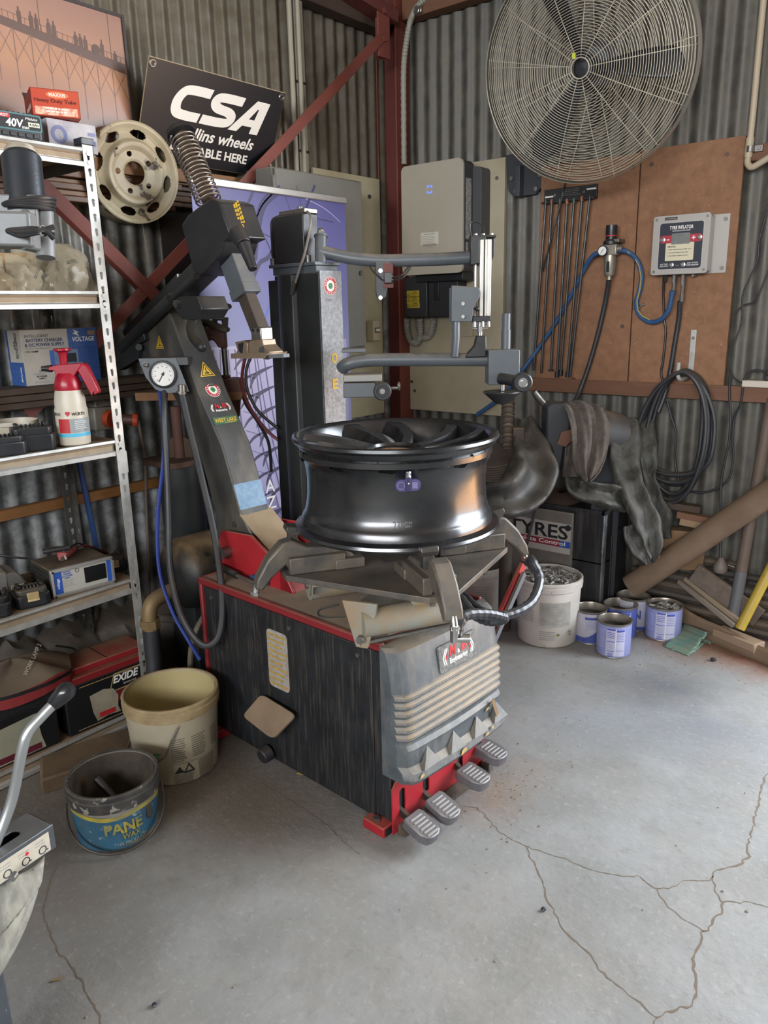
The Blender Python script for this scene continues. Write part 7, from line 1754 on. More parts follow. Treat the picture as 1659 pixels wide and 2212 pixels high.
for k_, (pts, lab) in enumerate(([[(879, 688, .09), (880, 715, .07), (888, 737, .06), (902, 739, .06), (908, 722, .07), (907, 688, .09)], 'ribbed grey conduit looping under the yellow stickered isolator'], [[(902, 688, .07), (905, 710, .06), (913, 728, .05), (925, 727, .05), (933, 712, .06), (936, 688, .08)], 'ribbed grey conduit looping under the plain half of the isolator'])):
 tag(single('ribbed_conduit', ribbed([PY(x, y, -d) for x, y, d in pts]), CORR, lab, 'conduit', tuple(PY(pts[2][0], pts[2][1], -0.06))), group='conduit loops under the isolator')
single('ribbed_conduit', ribbed([PY(873, 355, -.12), PY(872, 250, -.12), PY(872, 150, -.12), PY(878, 90, -.10), PY(888, 40, -.09), PY(905, 10, -.08), PY(935, -15, -.08)], 0.014), mat('pale_conduit', '8f8c80', 0.55), 'tall ribbed grey conduit rising beside the corner column', 'conduit', tuple(PY(872, 250, -.04)))
single('pipe_saddle', MB().disc(0.02, 0.012, rwall(PY(900, 22, -.09).x, PY(900, 22, -.09).z, 0.085), 8).bx(PY(900, 22, -.09).x - .02, PY(900, 22, -.09).x + .03, -0.095, -0.08, PY(900, 22, -.09).z - .015, PY(900, 22, -.09).z + .015), CHROME, 'bright metal saddle holding the conduit at the timber girt', 'bracket', tuple(PY(900, 22, -.09)), bevel=0.003)
sw0 = PY(1007, 716, -0.045)
single('wall_switch', MB(rwall(sw0.x, sw0.z, 0.028)).prism(rrect(0.075, 0.05, 0.006), 0, 0.012).box((0, 0, 0.014), (0.012, 0.018, 0.008)), mat('cream_switch', 'aba08a', 0.5), 'small cream switch plate on the cream panel behind the grey guard', 'switch', tuple(sw0), bevel=0.002)
# ---- black rods on their rack
r0, r1 = PY(1174, 426, -0.04), PY(1288.5, 413, -0.04)
t = thing('rod_rack', 'black printed rack plate on the particle board holding thin black rods', 'rack', ((r0.x + r1.x) / 2, -0.03, (r0.z + r1.z) / 2))
rm_ = rwall((r0.x + r1.x) / 2, (r0.z + r1.z) / 2, 0.022)
RWD = r1.x - r0.x
part('plate', MB(rm_).bx(-RWD / 2, RWD / 2, -0.03, 0.032, 0, 0.012), BLACKP, t, bevel=0.002)
part('lip', MB(rm_).bx(-RWD / 2, RWD / 2, -0.032, -0.022, 0.012, 0.04), BLACKP, t, bevel=0.002)
part('print', MB(rm_).bx(-RWD / 2 + 0.006, -RWD / 2 + 0.048, -0.004, 0.003, 0.012, 0.0126).bx(RWD / 2 - 0.05, RWD / 2 - 0.004, 0.010, 0.017, 0.012, 0.0126), WHITE, t, smooth=0)
lines(rm_ @ T(0, 0, 0.0122), -0.04, 0.055, [0.022, 0.014, 0.006, -0.002], 0.002, 0.3, t, GREYINK, gaps=0.03)
for x_ in (-0.075, 0.07):
 part('screw', MB(rm_).disc(0.006, 0.004, T(x_, 0.004, 0.012), 10), STEEL, t)
rods = [((1179, 437), (1153, 800), 0), ((1192, 437), (1169, 806), 0), ((1209, 436), (1190, 800), 1), ((1225, 436), (1203, 812), 2), ((1240, 434), (1211, 808), 2), ((1257, 430), (1226, 812), 2), ((1274, 428), (1231, 814), 0)]
names = ['first', 'second', 'third', 'fourth', 'fifth', 'sixth', 'seventh']
for k_, (a_, c_, cap) in enumerate(rods):
 p0, p1 = PY(*a_, -0.055), PY(*c_, -0.045)
 t2 = tag(single('hanging_rod', MB().tube([p0, p0.lerp(p1, 0.5) + Vector((0.002, -0.004, 0)), p1], 0.0062, 8), BLACK, '%s thin black rod hanging from the rack plate, counted from the fan bracket side' % names[k_], 'rod', tuple(p0)), group='black rods hanging on the particle board')
 part('sleeve', MB().cyl(p0 + Vector((0, 0, 0.012)), p0 + Vector((0, 0, -0.008)), 0.0085, n=10), mat('sleeve_%d' % k_, ['202124', '6b3c26', '202124', '8a5230', '2f4a3a', '94532f', '202124'][k_], 0.5), t2)
 if cap == 2:
  part('end_cap', MB().cyl(p1 + Vector((0, 0, 0.02)), p1 + Vector((0, 0, -0.006)), 0.011, n=12), BLACKP, t2)
 elif cap == 1:
  part('end_bar', MB().bx(p1.x - 0.015, p1.x + 0.015, p1.y - 0.003, p1.y + 0.003, p1.z - 0.003, p1.z + 0.003), BLACKP, t2)
single('black_cable', MB().tube(smooth_path([PY(1222, 390, -.03), PY(1218, 410, -.075), PY(1208, 450, -.075), PY(1190, 520, -.07), PY(1172, 585, -.05)], 6), 0.0042, 6), BLACKP, 'thin black cable crossing the hanging rods', 'cable', tuple(PY(1208, 450, -.075)))
# ---- air regulator with its hoses
rg = PY(1319, 540, -0.075)
t = thing('air_regulator', 'air filter regulator with black knob, round gauge and metal bowl', 'regulator', tuple(rg))
rgm = rwall(rg.x, rg.z, 0.075)
ZINC = mat('zinc_casting', 'a09a8c', 0.4, 0.6, col2='8a8478', scale=30)
part('body', MB(rgm).bx(-0.036, 0.036, -0.024, 0.024, -0.022, 0.022), ZINC, t, bevel=0.005)
part('port', MB(rgm).cyl((-0.036, 0, 0), (-0.058, 0, 0), 0.014, n=10), ZINC, t)
part('port', MB(rgm).cyl((0.036, 0.004, 0), (0.055, 0.004, 0), 0.014, n=10), ZINC, t)
part('adjust_knob', MB(rgm).lathe([(0.034, 0.024), (0.034, 0.036), (0.024, 0.045), (0.024, 0.06), (0.025, 0.065), (0.025, 0.105), (0.0, 0.108)], 20, frame((0, 0, 0), (1, 0, 0), (0, 0, -1))), BLACKP, t)
part('knob_ring', MB(rgm).lathe([(0.0255, 0.058), (0.0255, 0.062)], 20, frame((0, 0, 0), (1, 0, 0), (0, 0, -1))), REDINK, t)
part('bracket', MB(rgm).bx(0.02, 0.045, 0.03, 0.045, -0.05, 0.02), STEEL, t, bevel=0.002)
gm_ = rgm @ T(-0.022, -0.004, 0.022)
g_ = part('gauge', MB(gm_).lathe([(0.0, 0), (0.020, 0), (0.023, 0.006), (0.023, 0.018), (0.019, 0.018)], 24), BLACKP, t)
part('dial', MB(gm_).disc(0.0195, 0.0165, I4, 24), WHITE, g_, smooth=0)
part('needle', MB(gm_).bar((-0.008, -0.010, 0.017), (0.006, 0.008, 0.017), 0.002, 0.0006), INK, g_, smooth=0)
part('bowl', MB(rgm).lathe([(0.026, 0.022), (0.027, 0.04), (0.025, 0.10), (0.018, 0.112), (0.0, 0.114)], 24, frame((0, 0, 0), (1, 0, 0), (0, 0, 1))), ZINC, t)
part('sight_glass', MB(rgm).bx(-0.004, 0.008, -0.095, -0.05, 0.024, 0.028), BLACKP, t)
part('drain', MB(rgm).cyl((0.0, -0.112, 0), (0.0, -0.13, 0), 0.011, n=12), ZINC, t)
def hose(name, label, pts, r, m_, cat='hose', n=8, group=None):
 P = [PY(x, y, -d) for x, y, d in pts]
 return single(name, MB().tube(smooth_path(P, n), r, 10), m_, label, cat, tuple(P[0]), group=group)
BLUEH = mat('blue_air_hose', '2f5580', 0.5, col2='284a72', scale=30)
hose('blue_air_hose', 'blue air hose sweeping down from the regulator behind the rods and swing arm', [(1301, 545, .075), (1280, 553, .07), (1258, 590, .04), (1235, 635, .036), (1205, 690, .034), (1165, 750, .04), (1130, 798, .06), (1085, 855, .08), (1030, 896, .10)], 0.0105, BLUEH)
h_ = hose('blue_air_hose', 'blue and yellow air hose curling from the regulator to the tyre inflator', [(1336, 540, .075), (1356, 544, .07), (1376, 562, .05), (1386, 592, .045), (1383, 622, .045), (1375, 650, .045), (1377, 672, .045), (1389, 688, .045), (1408, 696, .05), (1428, 690, .06), (1444, 670, .07), (1451, 640, .08), (1452, 628, .085)], 0.0105, BLUEH)
part('stripe', MB().tube([PY(x, y, -d - 0.0085) for x, y, d in ((1356, 544, .07), (1371, 556, .052), (1381, 576, .046), (1385, 600, .045), (1382, 625, .045), (1376, 650, .045), (1378, 670, .045), (1388, 683, .045), (1404, 691, .05))], 0.003, 6), mat('hose_yellow', 'a89a55', 0.5), h_)
cp = PY(1376, 662, -0.04)
single('hose_clip', MB().torus(0.014, 0.003, Matrix.Translation(cp) @ RX(70) @ RY(15), 20, 6).cyl(cp + Vector((0.014, 0, 0.004)), cp + Vector((0.03, 0.01, 0.008)), 0.005), STEEL, 'metal clip fixing the blue and yellow hose to the board', 'clip', tuple(cp))
hose('black_hose', 'black hose hanging from the regulator bowl down behind the towel', [(1315, 606, .075), (1308, 650, .05), (1292, 720, .045), (1272, 790, .05), (1252, 846, .07), (1242, 870, .12), (1240, 900, .16)], 0.011, HOSE)
# ---- tyre inflator
n0, n1 = PY(1413, 468, -0.10), PY(1527.5, 590.5, -0.10)
nx, nz, nw, nh = 1.592, 1.687, 0.237, 0.239
t = thing('tyre_inflator', 'silver framed tyre inflator box with navy panel and red button strip', 'inflator', (nx, -0.06, nz))
NF = mat('inflator_silver', 'a7a29b', 0.4, 0.3)
m = rwall(nx, nz, 0.0)
part('case', MB(m).prism(rrect(nw - 0.01, nh - 0.01, 0.012), 0.024, 0.090), NF, t, bevel=0.003)
part('front', MB(m).prism(rrect(nw, nh, 0.012), 0.088, 0.10), NF, t, bevel=0.003)
part('mount_plate', MB(m).bx(-nw / 2 - 0.0, nw / 2 + 0.055, -nh / 2 + 0.0, nh / 2 - 0.004, 0.024, 0.028), NF, t, bevel=0.001)
for y_ in (-nh / 2 + 0.02, nh / 2 - 0.025):
 part('bolt', MB(m).disc(0.008, 0.006, T(nw / 2 + 0.038, y_, 0.028), 10), STEEL, t)
for x_ in (-1, 1):
 for y_ in (-1, 1):
  part('screw', MB(m).disc(0.006, 0.0015, T(x_ * (nw / 2 - 0.014), y_ * (nh / 2 - 0.014), 0.1), 12), STEEL, t)
F0 = m @ T(0.002, -0.004, 0.1)
part('panel_edge', MB(F0).prism(rrect(0.186, 0.192, 0.012), 0, 0.0006), mat('panel_pale', 'b9b5ae', 0.5), t, smooth=0)
pn = part('panel', MB(F0).prism(rrect(0.180, 0.186, 0.010), 0.0004, 0.0012), mat('panel_navy', '1e2230', 0.45), t, smooth=0)
F1 = F0 @ T(0, 0, 0.0012)
text('TYRE INFLATOR', 0.02, F1 @ T(0.0, 0.073, 0), WHITE, pn, bold=0.03, fit=(0.098, 0.015))
text('AUTO RELEASE DIGITAL GAUGE', 0.01, F1 @ T(0.0, 0.060, 0), WHITE, pn, bold=0.02, fit=(0.074, 0.0048))
part('button_strip', MB(F1).prism(rrect(0.180, 0.031, 0.0153, 6, 0, 0.028), 0, 0.0005), mat('strip_red', 'a8283a', 0.45), pn, smooth=0)
part('instruction_card', MB(F1).prism(rrect(0.118, 0.072, 0.004, 3, -0.002, -0.024), 0, 0.0004), mat('card_cream', 'd2c9ac', 0.6), pn, smooth=0)
part('screen', MB(F1).bx(-0.038, 0.038, 0.006, 0.050, 0, 0.0014), mat('taped_screen', '7f837f', 0.25, col2='6d716e', scale=40), pn, smooth=0)
part('screen_seam', MB(F1).bx(-0.010, -0.008, 0.008, 0.05, 0.0013, 0.0017), mat('seam', '5d605e', 0.4), pn, smooth=0)
text('+', 0.02, F1 @ T(0.053, 0.029, 0.0007), WHITE, pn, fit=(0.015, 0.015), bold=0.03)
part('print', MB(F1).bx(-0.058, -0.047, 0.024, 0.028, 0.0005, 0.0009), WHITE, pn, smooth=0)
text('OPERATION:', 0.01, F1 @ T(-0.036, -0.003, 0.0006), INK, pn, bold=0.02, fit=(0.034, 0.006))
for i_, s_ in enumerate(('1. Enter desired pressure with - or +', '2. Connect air hose to tyre valve', '3. Unit beeps at target pressure')):
 text(s_, 0.01, F1 @ T((-0.003, -0.009, -0.009)[i_], -0.015 - 0.0125 * i_, 0.0006), INK, pn, bold=0.015, shear=0.2, fit=((0.098, 0.086, 0.086)[i_], 0.0062))
for x_, y_ in ((-0.075, 0.027), (0.077, 0.029), (-0.032, -0.077), (0.017, -0.078)):
 part('button', MB(F1).lathe([(0.011, 0.0), (0.0105, 0.003), (0.006, 0.004), (0.0055, 0.006), (0.0, 0.0062)], 16, T(x_, y_, 0)), CHROME, pn)
text('FLAT TYRE\nSTART·STOP', 0.01, F1 @ T(-0.064, -0.077, 0.0002), WHITE, pn, bold=0.01, shear=0.2, fit=(0.036, 0.014))
text('UNIT OPTION\nOVER PRESSURE', 0.01, F1 @ T(0.056, -0.076, 0.0002), WHITE, pn, bold=0.01, shear=0.2, fit=(0.050, 0.014))
part('print', MB(F1).bx(-0.014, -0.001, -0.080, -0.0785, 0, 0.0004), GREYINK, pn, smooth=0)
bt = part('brand_plate', MB(m).bx(-0.070, -0.018, 0.101, 0.112, 0.1, 0.1012), BLACKP, t, smooth=0)
lines(m @ T(0, 0, 0.1012), -0.066, -0.022, [0.1065], 0.003, 0.0, bt, GREYINK, gaps=0.02)
for x_, l_ in ((-0.026, 0.085), (0.012, 0.115)):
 part('fitting', MB(m).cyl((x_, -nh / 2, 0.06), (x_, -nh / 2 - l_ * .4, 0.06), 0.011, n=6).cyl((x_, -nh / 2 - l_ * .4, 0.06), (x_, -nh / 2 - l_ * .7, 0.06), 0.008, n=10).cyl((x_, -nh / 2 - l_ * .7, 0.06), (x_, -nh / 2 - l_, 0.06), 0.010, n=10), STEEL, t)
part('fitting', MB(m).cyl((0.052, -nh / 2, 0.06), (0.052, -nh / 2 - 0.012, 0.06), 0.010, n=6), STEEL, t)
part('cable_gland', MB(m).cyl((-0.066, -nh / 2, 0.06), (-0.066, -nh / 2 - 0.03, 0.06), 0.011, 0.006, n=10), BLACKP, t)
hose('black_cable', 'thin black cable hanging from the tyre inflator beside its hose', [(1434, 600, .06), (1433, 640, .04), (1435, 690, .035), (1438, 720, .035), (1432, 780, .035), (1428, 805, .035), (1432, 825, .04)], 0.005, BLACKP, 'cable')
hose('black_hose', 'black hose hanging from the tyre inflator to the coil on the hook', [(1469, 650, .065), (1466, 690, .045), (1458, 740, .04), (1450, 790, .04), (1445, 815, .045), (1437, 850, .07), (1422, 890, .09)], 0.0105, HOSE)
# ---- hook with the coiled hose
hk = PY(1497, 760, -0.03)
t = thing('hose_hook', 'galvanised strap hook on the particle board carrying the hose coil', 'hook', tuple(hk))
part('strap', MB(rwall(1.655, 1.21, 0.024)).bx(-0.012, 0.012, -0.055, 0.125, 0, 0.004), SHELF, t, bevel=0.001)
part('bolt', MB(rwall(1.655, 1.30, 0.028)).disc(0.007, 0.005, I4, 10), STEEL, t)
part('hook_arm', MB().tube(smooth_path([(1.655, -0.03, 1.16), (1.652, -0.06, 1.135), (1.64, -0.115, 1.128), (1.632, -0.125, 1.15), (1.632, -0.125, 1.20)], 6), 0.009, 8), SHELF, t)
b = MB()
rc = random.Random(11)
for k_ in range(8):
 dx0, dx1, dzb, yy = rc.uniform(-0.03, 0.03), rc.uniform(-0.035, 0.03), rc.uniform(-0.05, 0.09), -0.055 - 0.011 * k_
 b.tube(smooth_path([(1.650, yy, 1.155 + 0.004 * (k_ % 3)), (1.60, yy - .005, 1.135), (1.545 + dx0 * .5, yy, 1.06), (1.505 + dx0, yy, 0.92), (1.505 + dx0, yy - .01, 0.77), (1.555 + dx0 * .6, yy, 0.655 + dzb * .7), (1.635, yy, 0.615 + dzb), (1.715 + dx1 * .6, yy, 0.665 + dzb * .7), (1.765 + dx1, yy - .008, 0.79), (1.768 + dx1, yy, 0.95), (1.740 + dx1 * .5, yy, 1.07), (1.700, yy - .004, 1.135)], 7, True), 0.0098, 8, True)
single('hose_coil', b, HOSE, 'coil of black air hose hanging in big loops from the strap hook', 'hose', (1.64, -0.1, 0.9))
CABLE = mat('dark_cable', '2b2a2c', 0.5)
hose('dark_cable', 'thin dark cable falling inside the hose coil to the floor rubbish', [(1441, 865, .03), (1450, 900, .03), (1460, 935, .03), (1458, 990, .03), (1466, 1035, .035), (1488, 1060, .04), (1530, 1062, .04), (1570, 1040, .035), (1583, 1000, .03), (1583, 945, .03), (1586, 905, .03), (1600, 870, .045), (1606, 830, .05), (1612, 812, .05), (1630, 800, .05), (1648, 802, .05)], 0.005, CABLE, 'cable')
hose('dark_cable', 'thin dark cable with a grey lamp holder hanging outside the hose coil', [(1577, 812, .03), (1576, 850, .05), (1578, 900, .05), (1575, 950, .05), (1567, 990, .05), (1558, 1040, .05), (1557, 1100, .06), (1556, 1180, .08), (1556, 1205, .09)], 0.005, CABLE, 'cable')
lh = PY(1557, 1222, -0.10)
t = thing('lamp_holder', 'dusty lamp holder hanging on the thin cable before the cardboard tube', 'lamp', tuple(lh))
part('body', MB(Matrix.Translation(lh)).lathe([(0.008, 0.04), (0.014, 0.03), (0.03, 0.0), (0.03, -0.02), (0.024, -0.03), (0.0, -0.03)], 20), mat('dusty_holder', '6d6259', 0.6), t)
part('pin', MB().cyl(lh + Vector((0.03, 0, 0.01)), lh + Vector((0.06, 0, 0.004)), 0.004), STEEL, t)
hose('thin_flex', 'thin flex wandering down the iron wall from above the power board', [(1670, 400, .02), (1658, 450, .02), (1640, 520, .02), (1637, 560, .02), (1620, 600, .02), (1604, 640, .02), (1603, 690, .02), (1590, 730, .025), (1578, 745, .03)], 0.0032, CABLE, 'cable')
hose('thin_flex', 'short thin flex crossing to the edge of the particle board', [(1670, 560, .02), (1650, 610, .02), (1630, 650, .02), (1605, 660, .02), (1586, 678, .025)], 0.0032, CABLE, 'cable')
hose('thin_flex', 'thin flex sagging from the board edge to the power board', [(1576, 795, .03), (1585, 815, .04), (1600, 826, .05), (1612, 824, .055)], 0.0032, CABLE, 'cable')
pbd = PY(1632, 835, -0.06)
t = thing('power_board', 'white power board resting on the reddish timber rail', 'power board', (pbd.x, -0.03, 1.10))
part('body', MB().bx(pbd.x - 0.055, pbd.x + 0.16, -0.06, -0.005, 1.10, 1.128), mat('white_plastic', 'c3b9aa', 0.5, spots='7d7365', spotscale=120, spotcut=0.7), t, bevel=0.003)
part('plug', MB().bx(pbd.x + 0.03, pbd.x + 0.09, -0.05, -0.012, 1.128, 1.150).bx(pbd.x + 0.032, pbd.x + 0.05, -0.04, -0.02, 1.15, 1.175), BLACKP, t, bevel=0.003)
part('socket', MB().bx(pbd.x - 0.04, pbd.x - 0.005, -0.05, -0.012, 1.128, 1.1285), GREYINK, t)
# pale conduit with its bend
single('bent_conduit', MB().tube(smooth_path([PY(1655, -60, -.05), PY(1638, 120, -.05), PY(1626, 250, -.05), PY(1620, 305, -.05)], 4) + smooth_path([PY(1617, 335, -.05), PY(1615, 352, -.055), PY(1624, 361, -.06), PY(1645, 350, -.065), PY(1690, 322, -.07)], 6), 0.0125, 12).cyl(PY(1621, 297, -.05), PY(1616, 340, -.05), 0.0155, n=14), mat('cream_conduit', 'b3a48c', 0.5), 'cream conduit coming down the iron wall and bending over the short rail', 'conduit', tuple(PY(1626, 250, -.05)))
sd = PY(1630, 321, -0.052)
single('pipe_saddle', MB(rwall(sd.x, sd.z, 0.045)).bx(-0.03, 0.03, -0.012, 0.012, 0.0, 0.006).cyl((-0.016, -0.012, 0.006), (-0.016, 0.012, 0.006), 0.017, n=14).disc(0.007, 0.01, T(0.016, 0, 0), 10), STEEL, 'metal saddle fixing the bent cream conduit to the short rail', 'bracket', tuple(sd), bevel=0.001)
# ================================================================ rubbish corner under the board
RUB = mat('inner_tube_rubber', '232322', 0.5, col2='33312e', scale=6, var=0.9, dust=0.55, dustcol='6f675c', stretch=(4, 14, 14), bump=0.2, bscale=30)
RUBW = mat('chalky_rubber', '45443f', 0.6, col2='25251f', scale=7, var=1.1, dust=0.5, dustcol='6a675f', stretch=(10, 10, 3), bump=0.2, bscale=30)
# black bin (old machine case) and its pale front plate with the sign
YB, XC, ZB = -0.36, 1.432, 0.548
t = thing('black_bin', 'tall black steel case full of scrap behind the round tins', 'bin', (1.15, -0.2, 0))
BIN = mat('scratched_black_steel', '1f2022', 0.4, col2='2a2a2a', scale=9, streak=0.5, streakcol='5b5852', sscale=(30, 30, 3), spots='77726a', spotscale=200, spotcut=0.74)
part('shell', MB().bx(0.80, XC, YB, YB + 0.004, 0, ZB).bx(XC - 0.004, XC, YB, -0.07, 0, ZB).bx(0.80, XC, -0.074, -0.07, 0, ZB).bx(0.80, 0.804, YB, -0.07, 0, ZB).bx(0.80, XC, YB, -0.07, 0.30, 0.31), BIN, t, bevel=0.003)
part('rim', MB().bx(0.79, XC + 0.004, YB - 0.006, YB + 0.012, ZB - 0.012, ZB + 0.004).bx(XC - 0.012, XC + 0.006, YB - 0.006, -0.06, ZB - 0.012, ZB + 0.004), BIN, t, bevel=0.002)
part('edge_strip', MB().bx(XC - 0.004, XC + 0.003, YB - 0.004, YB + 0.03, 0, ZB - 0.01), mat('worn_edge', '4f5054', 0.4, col2='7b7c7e', scale=14, var=1.1, spots='a2a3a4', spotscale=120, spotcut=0.64), t, bevel=0.002)
part('hatch', MB().bx(XC, XC + 0.005, -0.27, -0.10, 0.10, 0.42), mat('hatch_black', '28292b', 0.5, dust=0.3), t, bevel=0.003)
GREYPL = mat('dusty_grey_plate', '77716a', 0.6, col2='686259', scale=6, var=0.9, dust=0.4, spots='4f483f', spotscale=70, spotcut=0.72)
xp0, xp1 = PY(1010, 1150, YB - .02).x, PY(1237, 1150, YB - 0.02).x
pt = part('front_plate', MB().bx(xp0 - 0.1, xp1, YB - 0.024, YB - 0.006, 0.26, ZB - 0.02).bx(xp0 - 0.1, xp1 - 0.018, YB - 0.02, YB - 0.006, 0.05, 0.26), GREYPL, t, bevel=0.004, label='dusty pale grey front plate')
s0, s1 = PY(1070, 1122, YB - .025), PY(1233, 1150, YB - .025)
smid = rwall((s0.x + s1.x) / 2, 0.405, -YB + 0.0245)
sw_ = s1.x - s0.x
sg = part('tyre_sign', MB(smid).bx(-sw_ / 2, sw_ / 2, -0.075, 0.07, 0, 0.001), mat('sign_white_dirty', 'b9b3a9', 0.6, col2='a29b90', scale=10, spots='6d665c', spotscale=110, spotcut=0.71), t, smooth=0)
SF = smid @ T(0, 0, 0.001)
text('TYRES', 0.1, SF @ T(0.03, 0.026, 0), INK, sg, bold=0.02, fit=(sw_ * 0.78, 0.066))
part('sign_band', MB(SF).bx(-sw_ / 2, sw_ / 2 - 0.05, -0.045, -0.014, 0, 0.0006), mat('band_red', '8c2f3c', 0.5), sg, smooth=0)
part('sign_band', MB(SF).bx(sw_ / 2 - 0.05, sw_ / 2, -0.045, -0.014, 0, 0.0006), BLUEINK, sg, smooth=0)
text('Complete Control', 0.1, SF @ T(0.015, -0.030, 0.0007), WHITE, sg, bold=0.015, fit=(sw_ * 0.80, 0.026))
part('sign_band', MB(SF).prism([(-sw_ / 2, 0.07), (-sw_ / 2 + 0.07, 0.07), (-sw_ / 2 + 0.05, 0.045), (-sw_ / 2, 0.03)], 0, 0.0006), REDINK, sg, smooth=0)
part('sign_band', MB(SF).prism([(-sw_ / 2, 0.02), (-sw_ / 2 + 0.09, 0.005), (-sw_ / 2 + 0.12, -0.012), (-sw_ / 2, -0.012)], 0, 0.0006), mat('sign_orange', 'b5653a', 0.5), sg, smooth=0)
part('stud', MB().disc(0.014, 0.01, rwall(PY(1227, 1141, YB - .03).x, PY(1227, 1141, YB - .03).z, -YB + 0.024), 14), BLACK, t)
single('thin_strap', MB().bar(PY(1160, 1085, -0.42), PY(1118, 1260, -0.42), 0.012, 0.004, (0, 1, 0)), mat('strap_grey', '4c4a47', 0.6), 'thin grey strap leaning across the sign with black lettering', 'strap', tuple(PY(1118, 1260, -0.42)))
# scrap in the bin
single('scrap_disc', MB(Matrix.Translation(PY(1215, 1076, -0.25)) @ RX(12)).lathe([(0.02, 0.02), (0.05, 0.012), (0.095, 0.0), (0.10, 0.006), (0.092, 0.012), (0.05, 0.03), (0.02, 0.034)], 28), mat('rust_disc', '4b382d', 0.8, col2='3b2d26', scale=20), 'rusty brake disc lying in the top of the black case', 'disc', tuple(PY(1215, 1076, -0.25)))
hp_ = PY(1290, 1090, -0.30)
single('bent_bar', MB().tube(smooth_path([PY(1290, 1105, -0.30), PY(1288, 1070, -0.30), PY(1289, 1055, -0.30), PY(1296, 1050, -0.31), PY(1300, 1056, -0.32)], 5), 0.010, 8), mat('bent_steel', '63605b', 0.55, 0.4), 'bent steel bar standing up out of the black case', 'bar', tuple(hp_))
part('scrap_fill', MB().bx(0.82, XC - 0.02, YB + 0.02, -0.09, 0.40, 0.47), mat('dark_scrap', '1d1a18', 0.9, col2='2a2521', scale=20, bump=0.8), t)
def flat_tube(path, m_, frm, n=28, seg=10, twist=None):
 """soft flattened tube: path of (px, py, depth, half width px, half thickness m); wide across the view"""
 P = smooth_path([PD(x, y, d) for x, y, d, w, th in path], seg)
 N = len(P) - 1
 k = len(path) - 1
 b = MB()
 vs, fs = [], []
 vd = Vector((FW.x, FW.y, FW.z))
 for i, p in enumerate(P):
  u = i / N * k; j = min(int(u), k - 1); f = u - j
  f = f * f * (3 - 2 * f)
  w = (path[j][3] + (path[j + 1][3] - path[j][3]) * f) * path[j][2] / FPX
  th = path[j][4] + (path[j + 1][4] - path[j][4]) * f
  d = (P[min(i + 1, N)] - P[max(i - 1, 0)]).normalized()
  x = d.cross(vd).normalized(); z = x.cross(d)
  for q_ in range(n):
   a = 2 * math.pi * q_ / n
   c, s = math.cos(a), math.sin(a)
   wob = 1 + 0.10 * math.sin(a * 2 + i * 0.35) * (1 if th < 0.03 else 0.4)
   cr_ = (0.5 * th + 0.004) * math.cos(c * 4.2 + 0.9 * math.sin(i * 0.13)) + 0.004 * math.sin(i * 0.55 + c * 3)
   vs.append(p + x * (w * math.copysign(abs(c) ** 0.85, c)) + z * (0.62 * th * s * wob + cr_))
 for i in range(N):
  for q_ in range(n):
   q2_ = (q_ + 1) % n
   fs.append((i * n + q_, i * n + q2_, (i + 1) * n + q2_, (i + 1) * n + q_))
 fs.append(tuple(reversed(range(n)))); fs.append(tuple(N * n + q_ for q_ in range(n)))
 b._add(vs, fs)
 return b
D3 = 3.30
def ft(label, path, m_=RUB, name='inner_tube'):
 return single(name, flat_tube(path, m_, None), m_, label, 'inner tube', tuple(PD(path[len(path) // 2][0], path[len(path) // 2][1], path[len(path) // 2][2])), smooth=50)
ft('fat black inner tube curving down between the wheel and the scrap case', [(1128, 905, 3.42, 20, .012), (1140, 935, 3.38, 32, .02), (1152, 975, 3.30, 44, .03), (1150, 1020, 3.22, 54, .045), (1125, 1060, 3.14, 50, .05), (1085, 1082, 3.10, 42, .045), (1030, 1090, 3.12, 38, .045)])
ft('limp chalky inner tube hanging in a long fold beside the scrap case', [(1352, 905, 3.46, 26, .012), (1352, 950, 3.42, 36, .016), (1350, 1000, 3.38, 34, .018), (1358, 1045, 3.32, 30, .022), (1378, 1090, 3.28, 28, .022), (1398, 1130, 3.26, 30, .02), (1410, 1170, 3.25, 24, .02), (1412, 1205, 3.26, 12, .012)], RUBW)
ft('grey inner tube fold hanging beside the hose coil', [(1385, 905, 3.50, 26, .012), (1392, 945, 3.46, 30, .018), (1398, 985, 3.43, 24, .02), (1398, 1030, 3.41, 16, .024), (1408, 1075, 3.41, 20, .02), (1425, 1120, 3.42, 28, .016), (1438, 1165, 3.44, 14, .01)], RUBW)
ft('short inner tube fold poking out low between case and brown box', [(1360, 1135, 3.44, 18, .012), (1375, 1165, 3.42, 26, .018), (1392, 1190, 3.40, 28, .018), (1402, 1218, 3.40, 12, .01)], RUB)
ft('wrinkled inner tube lying over the top of the black case', [(1248, 1018, 3.35, 16, .016), (1238, 1038, 3.33, 20, .022), (1252, 1058, 3.30, 22, .026), (1285, 1066, 3.28, 24, .03), (1320, 1074, 3.30, 28, .03), (1350, 1082, 3.33, 26, .02)], RUBW)
